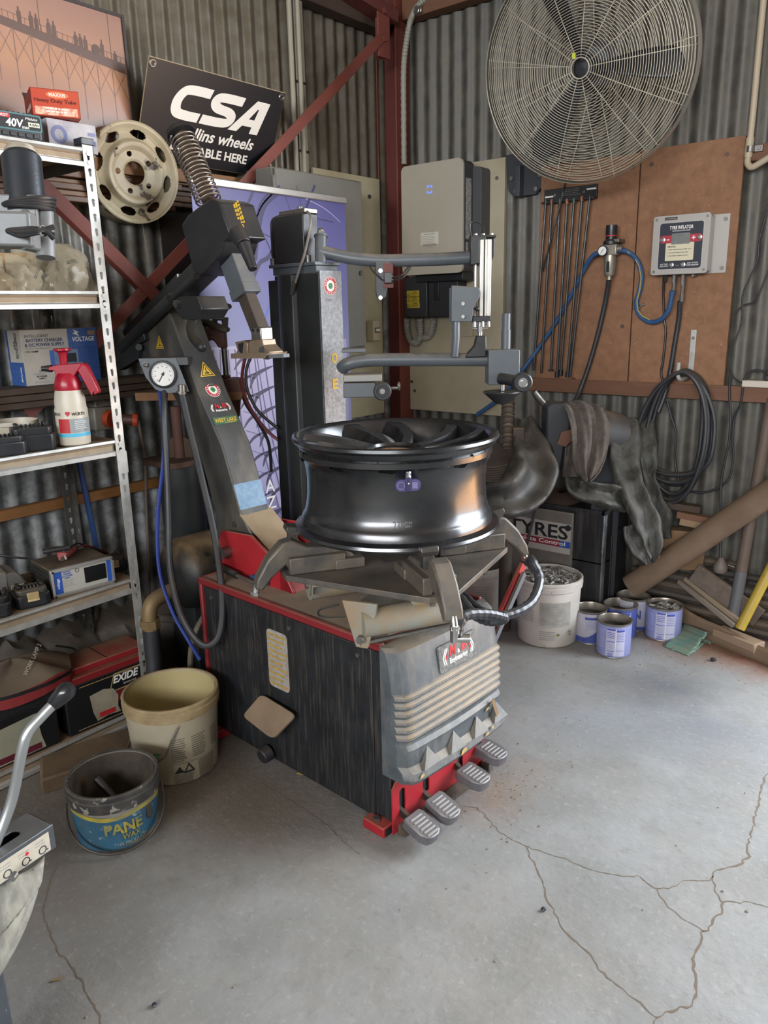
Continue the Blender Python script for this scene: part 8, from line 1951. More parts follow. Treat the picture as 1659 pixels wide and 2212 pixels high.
# old press head under a towel
DH = 3.42
hd = thing('old_machine_head', 'old dark machine head with a stub handle standing in the scrap corner', 'machine', tuple(PD(1240, 950, DH)))
OLD = mat('old_grey_paint', '2a2c2f', 0.5, col2='222327', scale=9, dust=0.6, dustcol='5f5850', spots='8a847b', spotscale=160, spotcut=0.73)
part('head', MB(cf(1200, 945, DH - 0.06)).prism([(-0.055, 0.14), (-0.04, 0.155), (0.05, 0.15), (0.055, 0.10), (0.045, 0.03), (0.03, -0.02), (0.022, -0.10), (0.01, -0.145), (-0.005, -0.13), (-0.05, -0.09)], -0.06, 0.06), OLD, hd, bevel=0.01)
part('barrel', MB().cyl(PD(1228, 930, DH + 0.02), PD(1330, 945, DH + 0.10), 0.125, 0.11, n=24), mat('old_dark_barrel', '2f3134', 0.55, col2='3b3c3e', scale=8, stretch=(3, 3, 20), dust=0.4), hd)
part('stub_handle', MB().cyl(PD(1188, 888, DH - 0.05), PD(1160, 855, DH - 0.08), 0.013, 0.016, n=14).cyl(PD(1160, 855, DH - 0.08), PD(1153, 846, DH - 0.09), 0.016, 0.013, n=14), STEEL, hd)
part('pedestal', MB(cf(1300, 1040, DH + 0.12)).bx(-0.06, 0.07, -1.0 if False else -0.62, 0.16, -0.06, 0.06), mat('old_column', '24262a', 0.5, col2='2f3034', scale=9), hd, bevel=0.004)
part('copper_plate', MB(cf(1222, 943, DH - 0.13)).prism([(-0.035, -0.03), (-0.02, 0.02), (0.02, 0.03), (0.045, 0.005), (0.0, -0.045)], -0.002, 0.002), mat('copper_brown', '6b4a3a', 0.45, 0.4), hd)
# towel: a cloth draped over the head
TOW = mat('grimy_towel', '4e4640', 0.95, col2='5d554d', scale=40, var=1.0, bump=0.8, bscale=220)
tw = MB()
path = [(1218, 886, 3.30, 26), (1236, 868, 3.29, 36), (1258, 872, 3.27, 42), (1272, 905, 3.24, 42), (1276, 950, 3.23, 40), (1274, 985, 3.22, 36), (1272, 1015, 3.22, 24), (1270, 1036, 3.23, 5)]
P = smooth_path([PD(x, y, d) for x, y, d, w in path], 8); N = len(P) - 1; k = len(path) - 1
NW = 24
vs, fs = [], []
for i, p in enumerate(P):
 u = i / N * k; j = min(int(u), k - 1); f = u - j
 w = (path[j][3] + (path[j + 1][3] - path[j][3]) * f) * path[j][2] / FPX
 for q_ in range(NW + 1):
  s = q_ / NW * 2 - 1
  fold = 0.016 * math.sin(s * 7 + i * 0.10) * (0.4 + 0.6 * i / N) + 0.006 * math.sin(s * 17 + 2)
  rib = 0.003 * math.sin(i * 2.2) * (1 if i < N * .62 else 0)
  vs.append(p + RT * (s * w) - UP * (0.018 * abs(s) * (1 - i / N)) - FW * (fold + rib) + UP * 0.01 * math.sin(s * 3 + 1) * (i / N))
for i in range(N):
 for q_ in range(NW):
  a = i * (NW + 1) + q_
  fs.append((a, a + 1, a + NW + 2, a + NW + 1))
tw._add(vs, fs)
single('towel', tw, TOW, 'grimy brown towel draped over the old machine head', 'towel', tuple(PD(1260, 900, 3.27)), smooth=180, solid=0.006)
tw = MB()
tw.grid(lambda u, v: tuple(PD(1222 + 28 * u + 26 * v * (u - .3), 968 + 62 * v - 30 * u * (1 - v), 3.28 + 0.03 * math.sin(u * 6 + v * 2))), 10, 10)
single('rag', tw, TOW, 'corner of grimy rag hanging under the towel', 'rag', tuple(PD(1235, 990, 3.28)), smooth=180, solid=0.005)
# bellows column
be = MB()
bp0, bp1 = PD(1097, 975, 3.36), PD(1098, 868, 3.42)
Pb = [bp0.lerp(bp1, i / 40) for i in range(41)]
be.tube(Pb, lambda u: 0.026 + 0.0045 * math.sin(u * 2 * math.pi * 15), 16)
t = thing('bellows_column', 'brown ribbed rubber bellows standing behind the wheel', 'bellows', (bp0.x, bp0.y, 0))
part('bellows', be, mat('brown_bellows', '4b4038', 0.7, dust=0.5), t, smooth=60)
part('foot', MB(Matrix.Translation((bp0.x, bp0.y, 0))).lathe([(0.03, 0.0), (0.03, bp0.z - 0.05), (0.055, bp0.z - 0.02), (0.055, bp0.z), (0.026, bp0.z + 0.004)], 20, None, True), mat('brown_post', '3f352e', 0.7, dust=0.4), t)
part('side_block', MB(cf(1116, 950, 3.38)).bx(-0.02, 0.028, -0.06, 0.055, -0.03, 0.03), mat('brown_block', '43382f', 0.7, dust=0.4), t, bevel=0.003)
pc1 = PD(1075, 1000, 3.36)
t = thing('wound_pulley', 'dusty wound pulley lying behind the fat inner tube', 'pulley', tuple(pc1))
b = MB(Matrix.Translation(pc1) @ RX(18))
b.lathe([(0.0, 0.05), (0.09, 0.05), (0.105, 0.035), (0.105, -0.035), (0.09, -0.05), (0.0, -0.05)], 32)
part('drum', b, mat('dusty_drum', '4f463d', 0.8, col2='40382f', scale=14), t)
for k_ in range(7):
 part('winding', MB(Matrix.Translation(pc1) @ RX(18)).torus(0.104, 0.006, T(0, 0, -0.033 + 0.011 * k_), 40, 6), mat('dusty_wire', '5a5045', 0.7) if k_ == 0 else bpy.data.materials['dusty_wire'], t)
# ---- timber, tube, box and stacked lengths along the wall
TUBE = mat('cardboard_tube', '6d5a48', 0.8, col2='5d4b3b', scale=9, var=0.9, dust=0.2, spots='5d4a3c', spotscale=90, spotcut=0.72)
q0, q1 = PY(1362, 1268, -0.30), PY(1690, 1046, -0.13)
t = thing('cardboard_tube', 'thick brown cardboard tube leaning across the floor rubbish', 'tube', tuple(q0))
part('tube', MB().cyl(q0, q1, 0.054, n=28), TUBE, t)
BXB = mat('dusty_brown_box', '84694f', 0.85, col2='75593f', scale=5, var=0.9, spots='4a3628', spotscale=18, spotcut=0.71)
fm = cf(1486, 1183, 3.52) @ RZ(-4)
single('brown_box', MB(fm).bx(-0.125, 0.070, -0.10, 0.085, -0.05, 0.03), BXB, 'dusty brown cardboard box behind the inner tube and cardboard tube', 'box', tuple(fm @ Vector((0, -0.1, -0.05))), bevel=0.003)
rng = random.Random(5)
LEN = [mat('length_%d' % i, c, 0.7, col2=c2, scale=9, stretch=(1.5, 14, 14), dust=0.5, dustcol='6b5d4f') for i, (c, c2) in enumerate((('3f3a35', '332f2b'), ('4d453d', '3f3831'), ('35332f', '2b2927'), ('57493b', '463b30')))]
k_ = 0
for row in range(7):
 for j in range(2):
  z_ = 0.025 + row * 0.046; y_ = -0.025 - 0.042 * j
  if row > 4 and j > 0: continue
  x0_ = 1.46 + rng.uniform(0, 0.12); x1_ = 2.1 + rng.uniform(0, 0.2)
  if row > 5: x0_, x1_ = 1.5, 1.95 + rng.uniform(0, .1)
  tag(single('stacked_length', MB().tube([(x0_, y_, z_), (x1_, y_ + rng.uniform(-.01, .01), z_ + rng.uniform(-0.004, .004))], 0.019 + rng.uniform(-.004, .003), 8), LEN[k_ % 4], 'dark dusty bar or pipe in the stack along the foot of the iron wall', 'bar', (x0_, y_, z_), group='bars and pipes stacked along the wall'))
  k_ += 1
for i, (a_, c_, w_, lab) in enumerate((((1462, 1110, 3.47), (1540, 1125, 3.42), 0.028, 'short pale timber offcut lying on the stacked bars below the hose coil'), ((1468, 1124, 3.47), (1556, 1142, 3.42), 0.03, 'printed timber offcut beneath the pale one below the hose coil'), ((1430, 1088, 3.5), (1512, 1100, 3.45), 0.03, 'dark timber offcut topmost on the stacked bars'))):
 p0, p1 = PD(*a_), PD(*c_)
 single('timber_offcut', MB().bar(p0, p1, 0.05, w_), [TIMBERX, mat('offcut_pale', '8d7558', 0.75), DARKTIMBER][i], lab, 'timber', tuple(p0), bevel=0.002)
PLK = mat('grey_plank', '6b5f54', 0.8, col2='5b5047', scale=6, stretch=(5, 5, 5), var=0.9, dust=0.4)
for i, (a_, c_, w_, h_, lab) in enumerate((((1500, 1235, 3.50), (1640, 1335, 3.36), 0.09, 0.02, 'broad grey plank sloping down beneath the cardboard tube'), ((1480, 1250, 3.56), (1600, 1345, 3.36), 0.022, 0.022, 'narrow pale batten sloping down beneath the broad grey plank'), ((1466, 1255, 3.54), (1585, 1352, 3.34), 0.02, 0.02, 'narrow grey batten sloping lowest beneath the cardboard tube'))):
 p0, p1 = PD(*a_), PD(*c_)
 p1.z = max(p1.z, 0.02)
 single('plank', MB().bar(p0, p1, w_, h_, (0, 1, 0)), [PLK, mat('pale_batten', '8a7a66', 0.75, dust=.3), mat('grey_batten', '746a5f', 0.75, dust=.3)][i], lab, 'timber', tuple(p0), bevel=0.002)
# floor squeegee board, its head and two handles
s0_, s1_ = PZ(1415, 1336, 0.0), PZ(1700, 1457, 0.0)
t = thing('wide_squeegee', 'wide floor squeegee with long dusty blade and yellow handle', 'squeegee', tuple(s0_.lerp(s1_, 0.5)))
SQ = mat('squeegee_blade', '75604f', 0.75, col2='66533f', scale=6, var=0.8, dust=0.4)
dv = (s1_ - s0_).normalized(); nv = Vector((-dv.y, dv.x, 0))
ph = MB()
ph.grid(lambda u, v: tuple(s0_.lerp(s1_, u) + nv * (0.02 * v + 0.004 * math.sin(u * 9)) + Vector((0, 0, 0.001 + v * (0.105 - 0.05 * u + 0.004 * math.sin(u * 14))))), 24, 4)
part('blade', ph, SQ, t, smooth=60, solid=0.005)
hc = PD(1600, 1372, depth_of(PZ(1600, 1420)) + 0.05)
part('head', MB(frame(hc, dv, (0, 0, 1))).bx(-0.11, 0.09, -0.035, 0.0, -0.03, 0.04).bx(0.09, 0.095, -0.045, 0.0, -0.03, 0.04), mat('squeegee_head', '8a735f', 0.7, dust=0.4), t, bevel=0.004)
part('handle', MB().cyl(PD(1598, 1358, depth_of(hc) - 0.01), PD(1712, 1135, depth_of(hc) - 0.10), 0.021, n=18), mat('yellow_handle', 'a98f2f', 0.5, col2='9b8332', scale=14, spots='5a4f2c', spotscale=60, spotcut=0.70), t)
g0, g1 = PD(1582, 1342, 3.42), PD(1668, 860, 3.22)
t = thing('grey_pole', 'long dusty pole with grey sleeve leaning up from the squeegee', 'pole', tuple(g0))
part('pole', MB().cyl(g0, g1, 0.024, n=18), mat('dusty_pole', '66564d', 0.65, col2='58493f', scale=12, dust=.2), t)
part('sleeve', MB().cyl(g0, g0.lerp(g1, 0.235), 0.0255, n=18), mat('grey_sleeve', '59595b', 0.5, dust=.3), t)
# green ridged tile pieces
GT = mat('green_corrugated', '4f8077', 0.6, col2='6b8a78', scale=7, var=0.9, detail=6, spots='8f7a5c', spotscale=40, spotcut=0.66, dust=0.4, dustcol='8f7d60')
a_, b_, c_, d_ = PZ(1434, 1396, 0.002), PZ(1490, 1418, 0.002), PZ(1530, 1368, 0.075), PZ(1478, 1346, 0.03)
def tile(label, quad, nrid, jag, seed, grp):
 A, B, C_, D = quad
 r = random.Random(seed)
 jg = [r.uniform(-jag, jag) for _ in range(30)]
 b = MB()
 n = (B - A).cross(D - A).normalized()
 if n.z < 0: n = -n
 def fn(u, v):
  j = jg[int(v * 14)] * u
  e0, e1 = A.lerp(D, v), B.lerp(C_, v)
  return tuple(e0.lerp(e1, min(1, u + j)) + n * (0.005 * abs(math.sin(v * math.pi * nrid))))
 b.grid(fn, 10, 56)
 return single('green_tile', b, GT, label, 'tile', tuple(A), grp, smooth=40, solid=0.003)
tile('ridged green roofing piece propped up, nearest the lavender tins', (a_, b_, c_, d_), 5, 0.05, 1, 'broken green roofing pieces')
tile('flat green roofing piece lying beneath the propped ridged one', (PZ(1448, 1404, 0.002), PZ(1500, 1410, 0.002), PZ(1534, 1382, 0.004), PZ(1500, 1368, 0.004)), 4, 0.05, 2, 'broken green roofing pieces')
tile('small green roofing splinter beside the squeegee blade', (PZ(1526, 1370, 0.004), PZ(1545, 1386, 0.004), PZ(1534, 1392, 0.004), PZ(1515, 1380, 0.004)), 2, 0.05, 3, 'broken green roofing pieces')
# ================================================================ buckets and tins by that wall
WPL = mat('dirty_white_plastic', 'c4bfb7', 0.55, col2='b2aaa0', scale=6, var=0.9, spots='6f6353', spotscale=45, spotcut=0.70, dust=0.3, dustcol='9a8a70')
def bucket(name, label, base, top_z, rb, rt, m_, rim_m, inner_m, handle=None, rimh=0.045):
 t = thing(name, label, 'bucket', (base.x, base.y, 0))
 Bm = Matrix.Translation((base.x, base.y, 0))
 h = top_z
 part('wall', MB(Bm).lathe([(0.0, 0.004), (rb - 0.006, 0.0), (rb, 0.006), (rb + (rt - rb) * 0.86, h - rimh), (rt - 0.002, h - 0.004), (rt - 0.006, h - 0.004), (rb + (rt - rb) * 0.86 - 0.004, h - rimh), (rb - 0.005, 0.012), (0.0, 0.012)], 56), m_, t, smooth=40)
 part('rim', MB(Bm).lathe([(rb + (rt - rb) * 0.86, h - rimh), (rt + 0.004, h - rimh + 0.004), (rt + 0.006, h - 0.022), (rt + 0.001, h - 0.019), (rt + 0.001, h - 0.014), (rt + 0.005, h - 0.011), (rt + 0.005, h - 0.003), (rt + 0.002, h), (rt - 0.004, h), (rt - 0.006, h - 0.01)], 56), rim_m, t, smooth=40)
 return t, Bm
bb = PZ(1181, 1375, 0.0)
zt_ = z_at((bb.x, bb.y), 1240)
dB = depth_of((bb.x, bb.y, zt_))
RBW = 70 * dB / FPX
tB, Bm = bucket('white_bucket', 'dirty white plastic bucket heaped with grey wheel weights', bb, zt_, RBW * 0.90, RBW, WPL, WPL, WPL)
a0_ = face_angle(bb)
LBL = mat('faded_label', 'a29e96', 0.6, col2='8f8b84', scale=40, var=1.2)
cyl_label(bb, RBW * 0.955, a0_ + 0.25, 1.0, zt_ * 0.36, zt_ * 0.72, LBL, tB, lift=0.003)
b = MB()
for k_ in range(13):
 z_ = zt_ * (0.39 + 0.024 * k_)
 for s_ in range(3):
  aa = a0_ - 0.2 + s_ * 0.31
  b.m = Matrix.Translation((bb.x, bb.y, 0))
  b.grid(lambda u, v, z_=z_, aa=aa: ((RBW * 0.955 + 0.0042) * math.cos(aa + 0.27 * u), (RBW * 0.955 + 0.0042) * math.sin(aa + 0.27 * u), z_ + 0.0026 * v), 4, 1)
for k_ in range(9):
 z_ = zt_ * (0.40 + 0.03 * k_)
 b.grid(lambda u, v, z_=z_: ((RBW * 0.95 + 0.002) * math.cos(a0_ - 0.9 + 0.45 * u), (RBW * 0.95 + 0.002) * math.sin(a0_ - 0.9 + 0.45 * u), z_ + 0.0026 * v), 4, 1)
for k_ in range(5):
 z_ = zt_ * (0.14 + 0.03 * k_)
 b.grid(lambda u, v, z_=z_: ((RBW * 0.93 + 0.002) * math.cos(a0_ - 0.25 + 0.5 * u), (RBW * 0.93 + 0.002) * math.sin(a0_ - 0.25 + 0.5 * u), z_ + 0.0026 * v), 4, 1)
part('print', b, GREYINK, tB, smooth=0)
cyl_label(bb, RBW * 0.93, a0_ + 0.36, 0.10, zt_ * 0.20, zt_ * 0.235, mat('green_mark', '6f7a3f', 0.6), tB, lift=0.002)
cyl_label(bb, RBW * 0.94, a0_ + 0.78, 0.14, zt_ * 0.18, zt_ * 0.27, mat('bar_mark', '6d675e', 0.6, col2='b3aca0', scale=200, var=1.6), tB, lift=0.002)
LEADS = [mat('lead_weight_%d' % i, c, 0.55, 0.2, col2=c2, scale=30, dust=.2) for i, (c, c2) in enumerate((('8a8986', '706f6c'), ('9c9994', '827f7a'), ('74716c', '5d5a56')))]
def weight_mesh(L_, w_, seed):
 r = random.Random(seed)
 b = MB()
 pts = [(-L_ / 2 + L_ * i / 6, 0.012 * (1 - ((i - 3) / 3) ** 2) * r.uniform(.2, 1), 0) for i in range(7)]
 b.tube(pts, lambda u: w_ * (0.55 + 0.45 * math.sin(math.pi * min(1, max(0, u)))), 6)
 return b
def weights(n, cx, cy, z0, R, dome_h, label, group, seed, Ls=(0.028, 0.06)):
 r = random.Random(seed)
 protos = []
 for i in range(6):
  L_ = r.uniform(*Ls)
  me_o = part('wheel_weight', weight_mesh(L_, 0.0068, seed + i), LEADS[i % 3], None, loc=(0, 0, 0), smooth=50)
  protos.append(me_o)
 for i in range(n):
  o = protos[i] if i < 6 else protos[i % 6].copy()
  if i >= 6: COL.objects.link(o)
  rr_ = R * math.sqrt(r.random()); a = r.uniform(0, 2 * math.pi)
  o.location = (cx + rr_ * math.cos(a), cy + rr_ * math.sin(a), z0 + dome_h * (1 - (rr_ / R) ** 2) + r.uniform(-0.006, 0.008))
  o.rotation_euler = (r.uniform(-.3, .3), r.uniform(-.28, .28), r.uniform(0, 6.28))
  tag(o, label, 'wheel weight', group)
part('fill', MB(Bm).lathe([(RBW - 0.012, zt_ - 0.03), (RBW * 0.6, zt_ - 0.012), (0.0, zt_ - 0.002)], 32), LEADS[2], tB)
weights(190, bb.x, bb.y, zt_ - 0.022, RBW - 0.022, 0.030, 'used grey wheel weight heaped in the dirty white bucket', 'wheel weights in the white bucket', 31)
b2 = PZ(1034, 1305, 0.0) + Vector((0.02, -0.05, 0))
z2 = z_at((b2.x, b2.y), 1215)
t2_, Bm2 = bucket('white_bucket', 'second dirty white bucket half hidden behind the tyre changer', b2, z2, 0.125, 0.135, WPL, WPL, WPL)
b = MB(Matrix.Translation((b2.x, b2.y, 0)))
for k_ in range(7):
 b.grid(lambda u, v, k_=k_: (0.132 * math.cos(face_angle(b2) - 0.2 + 0.6 * u), 0.132 * math.sin(face_angle(b2) - 0.2 + 0.6 * u), z2 * (0.35 + 0.05 * k_) + 0.003 * v), 5, 1)
part('print', b, GREYINK, t2_, smooth=0)
TINW = mat('tin_white', 'b9b6c0', 0.4, col2='a8a5b2', scale=12)
TINB = mat('tin_blue', '4a5696', 0.4, col2='3f4a86', scale=20)
TINL = mat('tin_lavender', '8d92bd', 0.45, col2='7d83b0', scale=20)
TINM = mat('tin_metal', '9b9489', 0.35, 0.7, col2='7d7468', scale=18, spots='5d4f3f', spotscale=70, spotcut=0.70)
DUSTF = mat('dark_fill', '33302d', 0.9, col2='262422', scale=40, bump=0.4)
def tin(label, px, py, toppx, rpx, style, fill=0.72):
 base = PZ(px, py, 0.0)
 d = depth_of(base)
 r = rpx * d / FPX
 base += Vector((-(EYE.x - base.x), -(EYE.y - base.y), 0)).normalized() * r * 0.9
 h = z_at((base.x, base.y), toppx)
 t = thing('tin_can', label, 'tin', (base.x, base.y, 0), 'formula tins on the floor')
 Bm = Matrix.Translation((base.x, base.y, 0))
 body = {'white': TINW, 'blue': TINB, 'lav': TINL}[style if style != 'n' else 'white']
 part('body', MB(Bm).lathe([(0.0, 0.003), (r - 0.003, 0.003), (r - 0.001, 0.006), (r - 0.001, h - 0.006), (r - 0.004, h - 0.008), (r - 0.004, 0.012), (0, 0.012)], 44), body, t, smooth=40)
 part('rim', MB(Bm).lathe([(r - 0.0005, h - 0.008), (r + 0.0015, h - 0.005), (r + 0.0012, h), (r - 0.004, h + 0.0005), (r - 0.006, h - 0.004), (r - 0.0065, h - 0.05), (r - 0.0055, h - 0.06)], 44), TINM, t, smooth=40)
 part('base_rim', MB(Bm).lathe([(r, 0.007), (r + 0.001, 0.003), (r - 0.002, 0.0), (r - 0.006, 0.002)], 44), TINM, t, smooth=40)
 part('contents', MB(Bm).disc(r - 0.005, 0.004, T(0, 0, h * fill), 32), DUSTF, t)
 a = face_angle(base)
 if style in ('lav', 'blue'):
  cyl_label(base, r, a + 0.12, 1.1, 0.012, h - 0.02, mat('tin_panel_' + str(px), 'b3b2c6', 0.45, col2='a5a4ba', scale=20), t)
  cyl_label(base, r, a + 0.12, 0.02, 0.012, h - 0.015, WHITE, t, lift=0.0009, n=2, name='seam')
  b = MB(Bm)
  def bar_(a0, a1, z0, z1, l=0.0012):
   b.grid(lambda u, v: ((r + l) * math.cos(a0 + (a1 - a0) * u), (r + l) * math.sin(a0 + (a1 - a0) * u), z0 + (z1 - z0) * v), 6, 1)
  bar_(a - 0.38, a + 0.08, h * 0.84, h * 0.88); bar_(a + 0.16, a + 0.62, h * 0.80, h * 0.86)
  for k_ in range(4): bar_(a - 0.36, a + 0.06, h * (0.62 + 0.05 * k_), h * (0.635 + 0.05 * k_)); bar_(a + 0.18, a + 0.60, h * (0.58 + 0.05 * k_), h * (0.59 + 0.05 * k_))
  bar_(a - 0.38, a + 0.08, h * 0.50, h * 0.52); bar_(a + 0.16, a + 0.62, h * 0.52, h * 0.535); bar_(a - 0.38, a + 0.08, h * 0.22, h * 0.235); bar_(a + 0.16, a + 0.62, h * 0.24, h * 0.25)
  for k_ in range(6): bar_(a - 0.36 + 0.07 * k_, a - 0.353 + 0.07 * k_, h * 0.26, h * 0.46)
  for k_ in range(9): bar_(a - 0.30 + 0.034 * k_, a - 0.285 + 0.034 * k_, h * 0.05, h * 0.18)
  part('print', b, mat('tin_print', '3f4aa0', 0.45) if 'tin_print' not in bpy.data.materials else bpy.data.materials['tin_print'], t, smooth=0)
  if style == 'lav':
   lines_b = MB(Bm)
   for k_ in range(10):
    z_ = h * (0.30 + 0.055 * k_)
    lines_b.grid(lambda u, v, z_=z_: ((r + 0.0006) * math.cos(a - 1.25 + 0.7 * u), (r + 0.0006) * math.sin(a - 1.25 + 0.7 * u), z_ + h * 0.012 * v), 6, 1)
   part('print', lines_b, mat('tin_line', 'b3b4d2', 0.5) if 'tin_line' not in bpy.data.materials else bpy.data.materials['tin_line'], t, smooth=0)
 else:
  b = MB(Bm)
  def curve(u, v):
   aa = a - 1.5 + 3.0 * u
   if style == 'white': top_ = h * (0.22 + 0.30 * max(0, min(1, (u - 0.42) / 0.3)) ** 1.4)
   else: top_ = h * (0.14 + 0.06 * math.sin(u * 4))
   return ((r + 0.0004) * math.cos(aa), (r + 0.0004) * math.sin(aa), 0.008 + (top_ - 0.008) * v)
  b.grid(curve, 40, 3)
  part('label', b, TINB, t, smooth=180)
  if style == 'n':
   cyl_text(base, r, a + 0.30, h * 0.55, 'N', (0.035, 0.042), TINB, t, bold=0.03)
  else:
   cyl_label(base, r, a + 0.25, 1.1, h * 0.78, h * 0.86, TINB, t)
   b = MB(Bm)
   for k_ in range(6):
    b.grid(lambda u, v, k_=k_: ((r + 0.0008) * math.cos(a - 0.2 + 0.9 * u), (r + 0.0008) * math.sin(a - 0.2 + 0.9 * u), h * (0.5 + 0.04 * k_) + h * 0.012 * v), 6, 1)
   part('print', b, TINL, t, smooth=0)
 return t, base, r, h
tin('dark filled tin with white upper half, standing against the white bucket', 1272, 1392, 1312, 35, 'white', 0.74)
tin('lavender printed tin standing foremost of the round tins', 1323, 1422, 1337, 37, 'lav', 0.72)
tin('bright blue tin standing behind the foremost lavender tin', 1336, 1383, 1303, 36, 'blue', 0.70)
tin('white tin with a large blue letter N behind the blue tin', 1363, 1364, 1285, 35, 'n', 0.72)
t5, b5, r5, h5 = tin('pale lavender tin topped up with scrap weights beside the green roofing', 1430, 1385, 1304, 38, 'lav', 0.86)
weights(26, b5.x, b5.y, h5 - 0.018, r5 - 0.018, 0.014, 'used grey wheel weight in the pale lavender tin', 'wheel weights in the lavender tin', 77, (0.03, 0.05))
# ================================================================ buckets before the shelving
CRB = mat('cream_bucket', 'b5ab96', 0.5, col2='a39880', scale=5, var=0.9, spots='75664f', spotscale=50, spotcut=0.72, dust=0.3, dustcol='8f7b5e')
CRI = mat('cream_inside', 'b8aa7c', 0.5, col2='a8996c', scale=7)
CRR = mat('cream_rim', 'a99673', 0.55, col2='8a7350', scale=12, var=1.0)
k0 = PZ(384, 1648, 0.0)
zt_ = z_at((k0.x, k0.y), 1487)
dK = depth_of((k0.x, k0.y, zt_))
RT_ = 99 * dK / FPX
tK, Bm = bucket('cream_bucket', 'cream plastic jointing bucket with rusty dirt around its rim', k0, zt_, RT_ * 0.89, RT_, CRB, CRR, CRI, rimh=0.05)
part('lining', MB(Bm).lathe([(0.0, 0.013), (RT_ * 0.86, 0.0135), (RT_ - 0.0075, zt_ - 0.006)], 48), CRI, tK, smooth=40)
aK = face_angle(k0)
cyl_text(k0, RT_ * 0.945, aK - 0.62, zt_ * 0.40, 'JOINT', (0.075, 0.026), GREENINK, tK, lift=0.002, bold=0.02)
b = MB(Bm)
def arc_(b, r, a0, a1, z0, z1, n=5):
 b.grid(lambda u, v: (r * math.cos(a0 + (a1 - a0) * u), r * math.sin(a0 + (a1 - a0) * u), z0 + (z1 - z0) * v), n, 1)
rk = RT_ * 0.945 + 0.0022
rnk = random.Random(2)
for k_ in range(11):
 z_ = zt_ * (0.32 + 0.028 * k_)
 arc_(b, rk, aK - 0.12, aK + 0.22 - rnk.random() * 0.08, z_, z_ + 0.0032)
 arc_(b, rk, aK + 0.34, aK + 0.72 - rnk.random() * 0.08, z_ + 0.006, z_ + 0.0092)
 arc_(b, rk, aK + 0.86, aK + 1.15 - rnk.random() * 0.06, z_ + 0.012, z_ + 0.0152)
for k_ in range(12):
 z_ = zt_ * (0.035 + 0.02 * k_)
 arc_(b, RT_ * 0.915 + 0.002, aK + 0.48, aK + 1.0 - rnk.random() * 0.08, z_, z_ + 0.003)
 if k_ < 6: arc_(b, RT_ * 0.905 + 0.002, aK - 0.10, aK + 0.40 - rnk.random() * 0.10, z_, z_ + 0.003)
arc_(b, RT_ * 0.925 + 0.002, aK - 0.14, aK + 1.25, zt_ * 0.285, zt_ * 0.290, 12)
arc_(b, RT_ * 0.915 + 0.003, aK - 0.14, aK - 0.133, zt_ * 0.03, zt_ * 0.285, 1)
part('print', b, mat('bucket_print', '6d6558', 0.6), tK, smooth=0)
for da, kind in ((0.02, 0), (0.24, 1)):
 aa = aK + da
 n_ = Vector((math.cos(aa), math.sin(aa), 0))
 fm = frame(k0 + n_ * (RT_ * 0.918 + 0.003) + Vector((0, 0, zt_ * 0.215)), Vector((0, 0, 1)).cross(n_), (0, 0, 1))
 if kind: part('pictogram', MB(fm).prism([(-0.018, -0.014), (0.018, -0.014), (0, 0.018)], 0, 0.0006, None, holes=[[(-0.012, -0.010), (0.012, -0.010), (0, 0.010)]]), INK, tK, smooth=0)
 else: part('pictogram', MB(fm).prism([(-0.016, -0.012), (0.016, -0.012), (0.006, 0.0), (0.002, 0.012), (-0.004, 0.002)], 0, 0.0006), INK, tK, smooth=0)
aw = aK - 0.15
wp_ = lambda a, z, l: Vector((k0.x + (RT_ * 0.95 + l) * math.cos(a), k0.y + (RT_ * 0.95 + l) * math.sin(a), z))
part('wire_handle', MB().tube(smooth_path([wp_(aK + 0.10, zt_ * 0.78, 0.004), wp_(aK - 0.05, zt_ * 0.66, 0.012), wp_(aK - 0.22, zt_ * 0.46, 0.016), wp_(aK - 0.30, zt_ * 0.42, 0.018), wp_(aK - 0.55, zt_ * 0.30, 0.022), wp_(aK - 0.80, zt_ * 0.16, 0.03), wp_(aK - 1.2, zt_ * 0.10, 0.03), wp_(aK - 1.9, zt_ * 0.2, 0.025), wp_(aK - 2.6, zt_ * 0.6, 0.012), wp_(aK - 3.0, zt_ * 0.8, 0.004)], 6), 0.0028, 6), STEEL, tK)
part('wire_lug', MB().cyl(wp_(aK + 0.10, zt_ * 0.785, -0.002), wp_(aK + 0.10, zt_ * 0.785, 0.006), 0.005), CRR, tK)
BLB = mat('blue_bucket_label', '2c5a78', 0.5, col2='37677f', scale=14, var=1.3, spots='8b9894', spotscale=45, spotcut=0.62, streak=0.6, streakcol='4d4a40', sscale=(22, 22, 6))
BKR = mat('dirty_black_rim', '2f2e2e', 0.55, col2='504c47', scale=14, var=1.0, dust=0.4, dustcol='7a746a', spots='958f84', spotscale=38, spotcut=0.60)
v0 = PZ(257, 1790, 0.0)
zv = z_at((v0.x, v0.y), 1668)
dV_ = depth_of((v0.x, v0.y, zv))
RV = 93 * dV_ / FPX
tV, Bv = bucket('blue_bucket', 'short blue bucket with grimy black rim and faded yellow lettering', v0, zv, RV * 0.88, RV, mat('white_band_plastic', '9a948a', 0.55, col2='7d7669', scale=9, spots='4f4a42', spotscale=60, spotcut=0.69), BKR, BKR, rimh=0.055)
part('lining', MB(Bv).lathe([(0.0, 0.014), (RV * 0.85, 0.0145), (RV - 0.008, zv - 0.006)], 48), mat('grimy_inside', '37332e', 0.6, col2='5d5345', scale=10, var=1.1), tV, smooth=40)
part('dregs', MB(Bv).lathe([(0.0, 0.035), (RV * 0.62, 0.028), (RV * 0.84, 0.022)], 32, T(0.02, 0.01, 0)), mat('dried_dregs', '8a7c60', 0.8, col2='5d5140', scale=16, var=1.1), tV)
aV = face_angle(v0)
def cone_r(t_): return RV * (0.88 + 0.12 * 0.86 * t_ * zv / (zv - 0.055))
lb = MB(Bv)
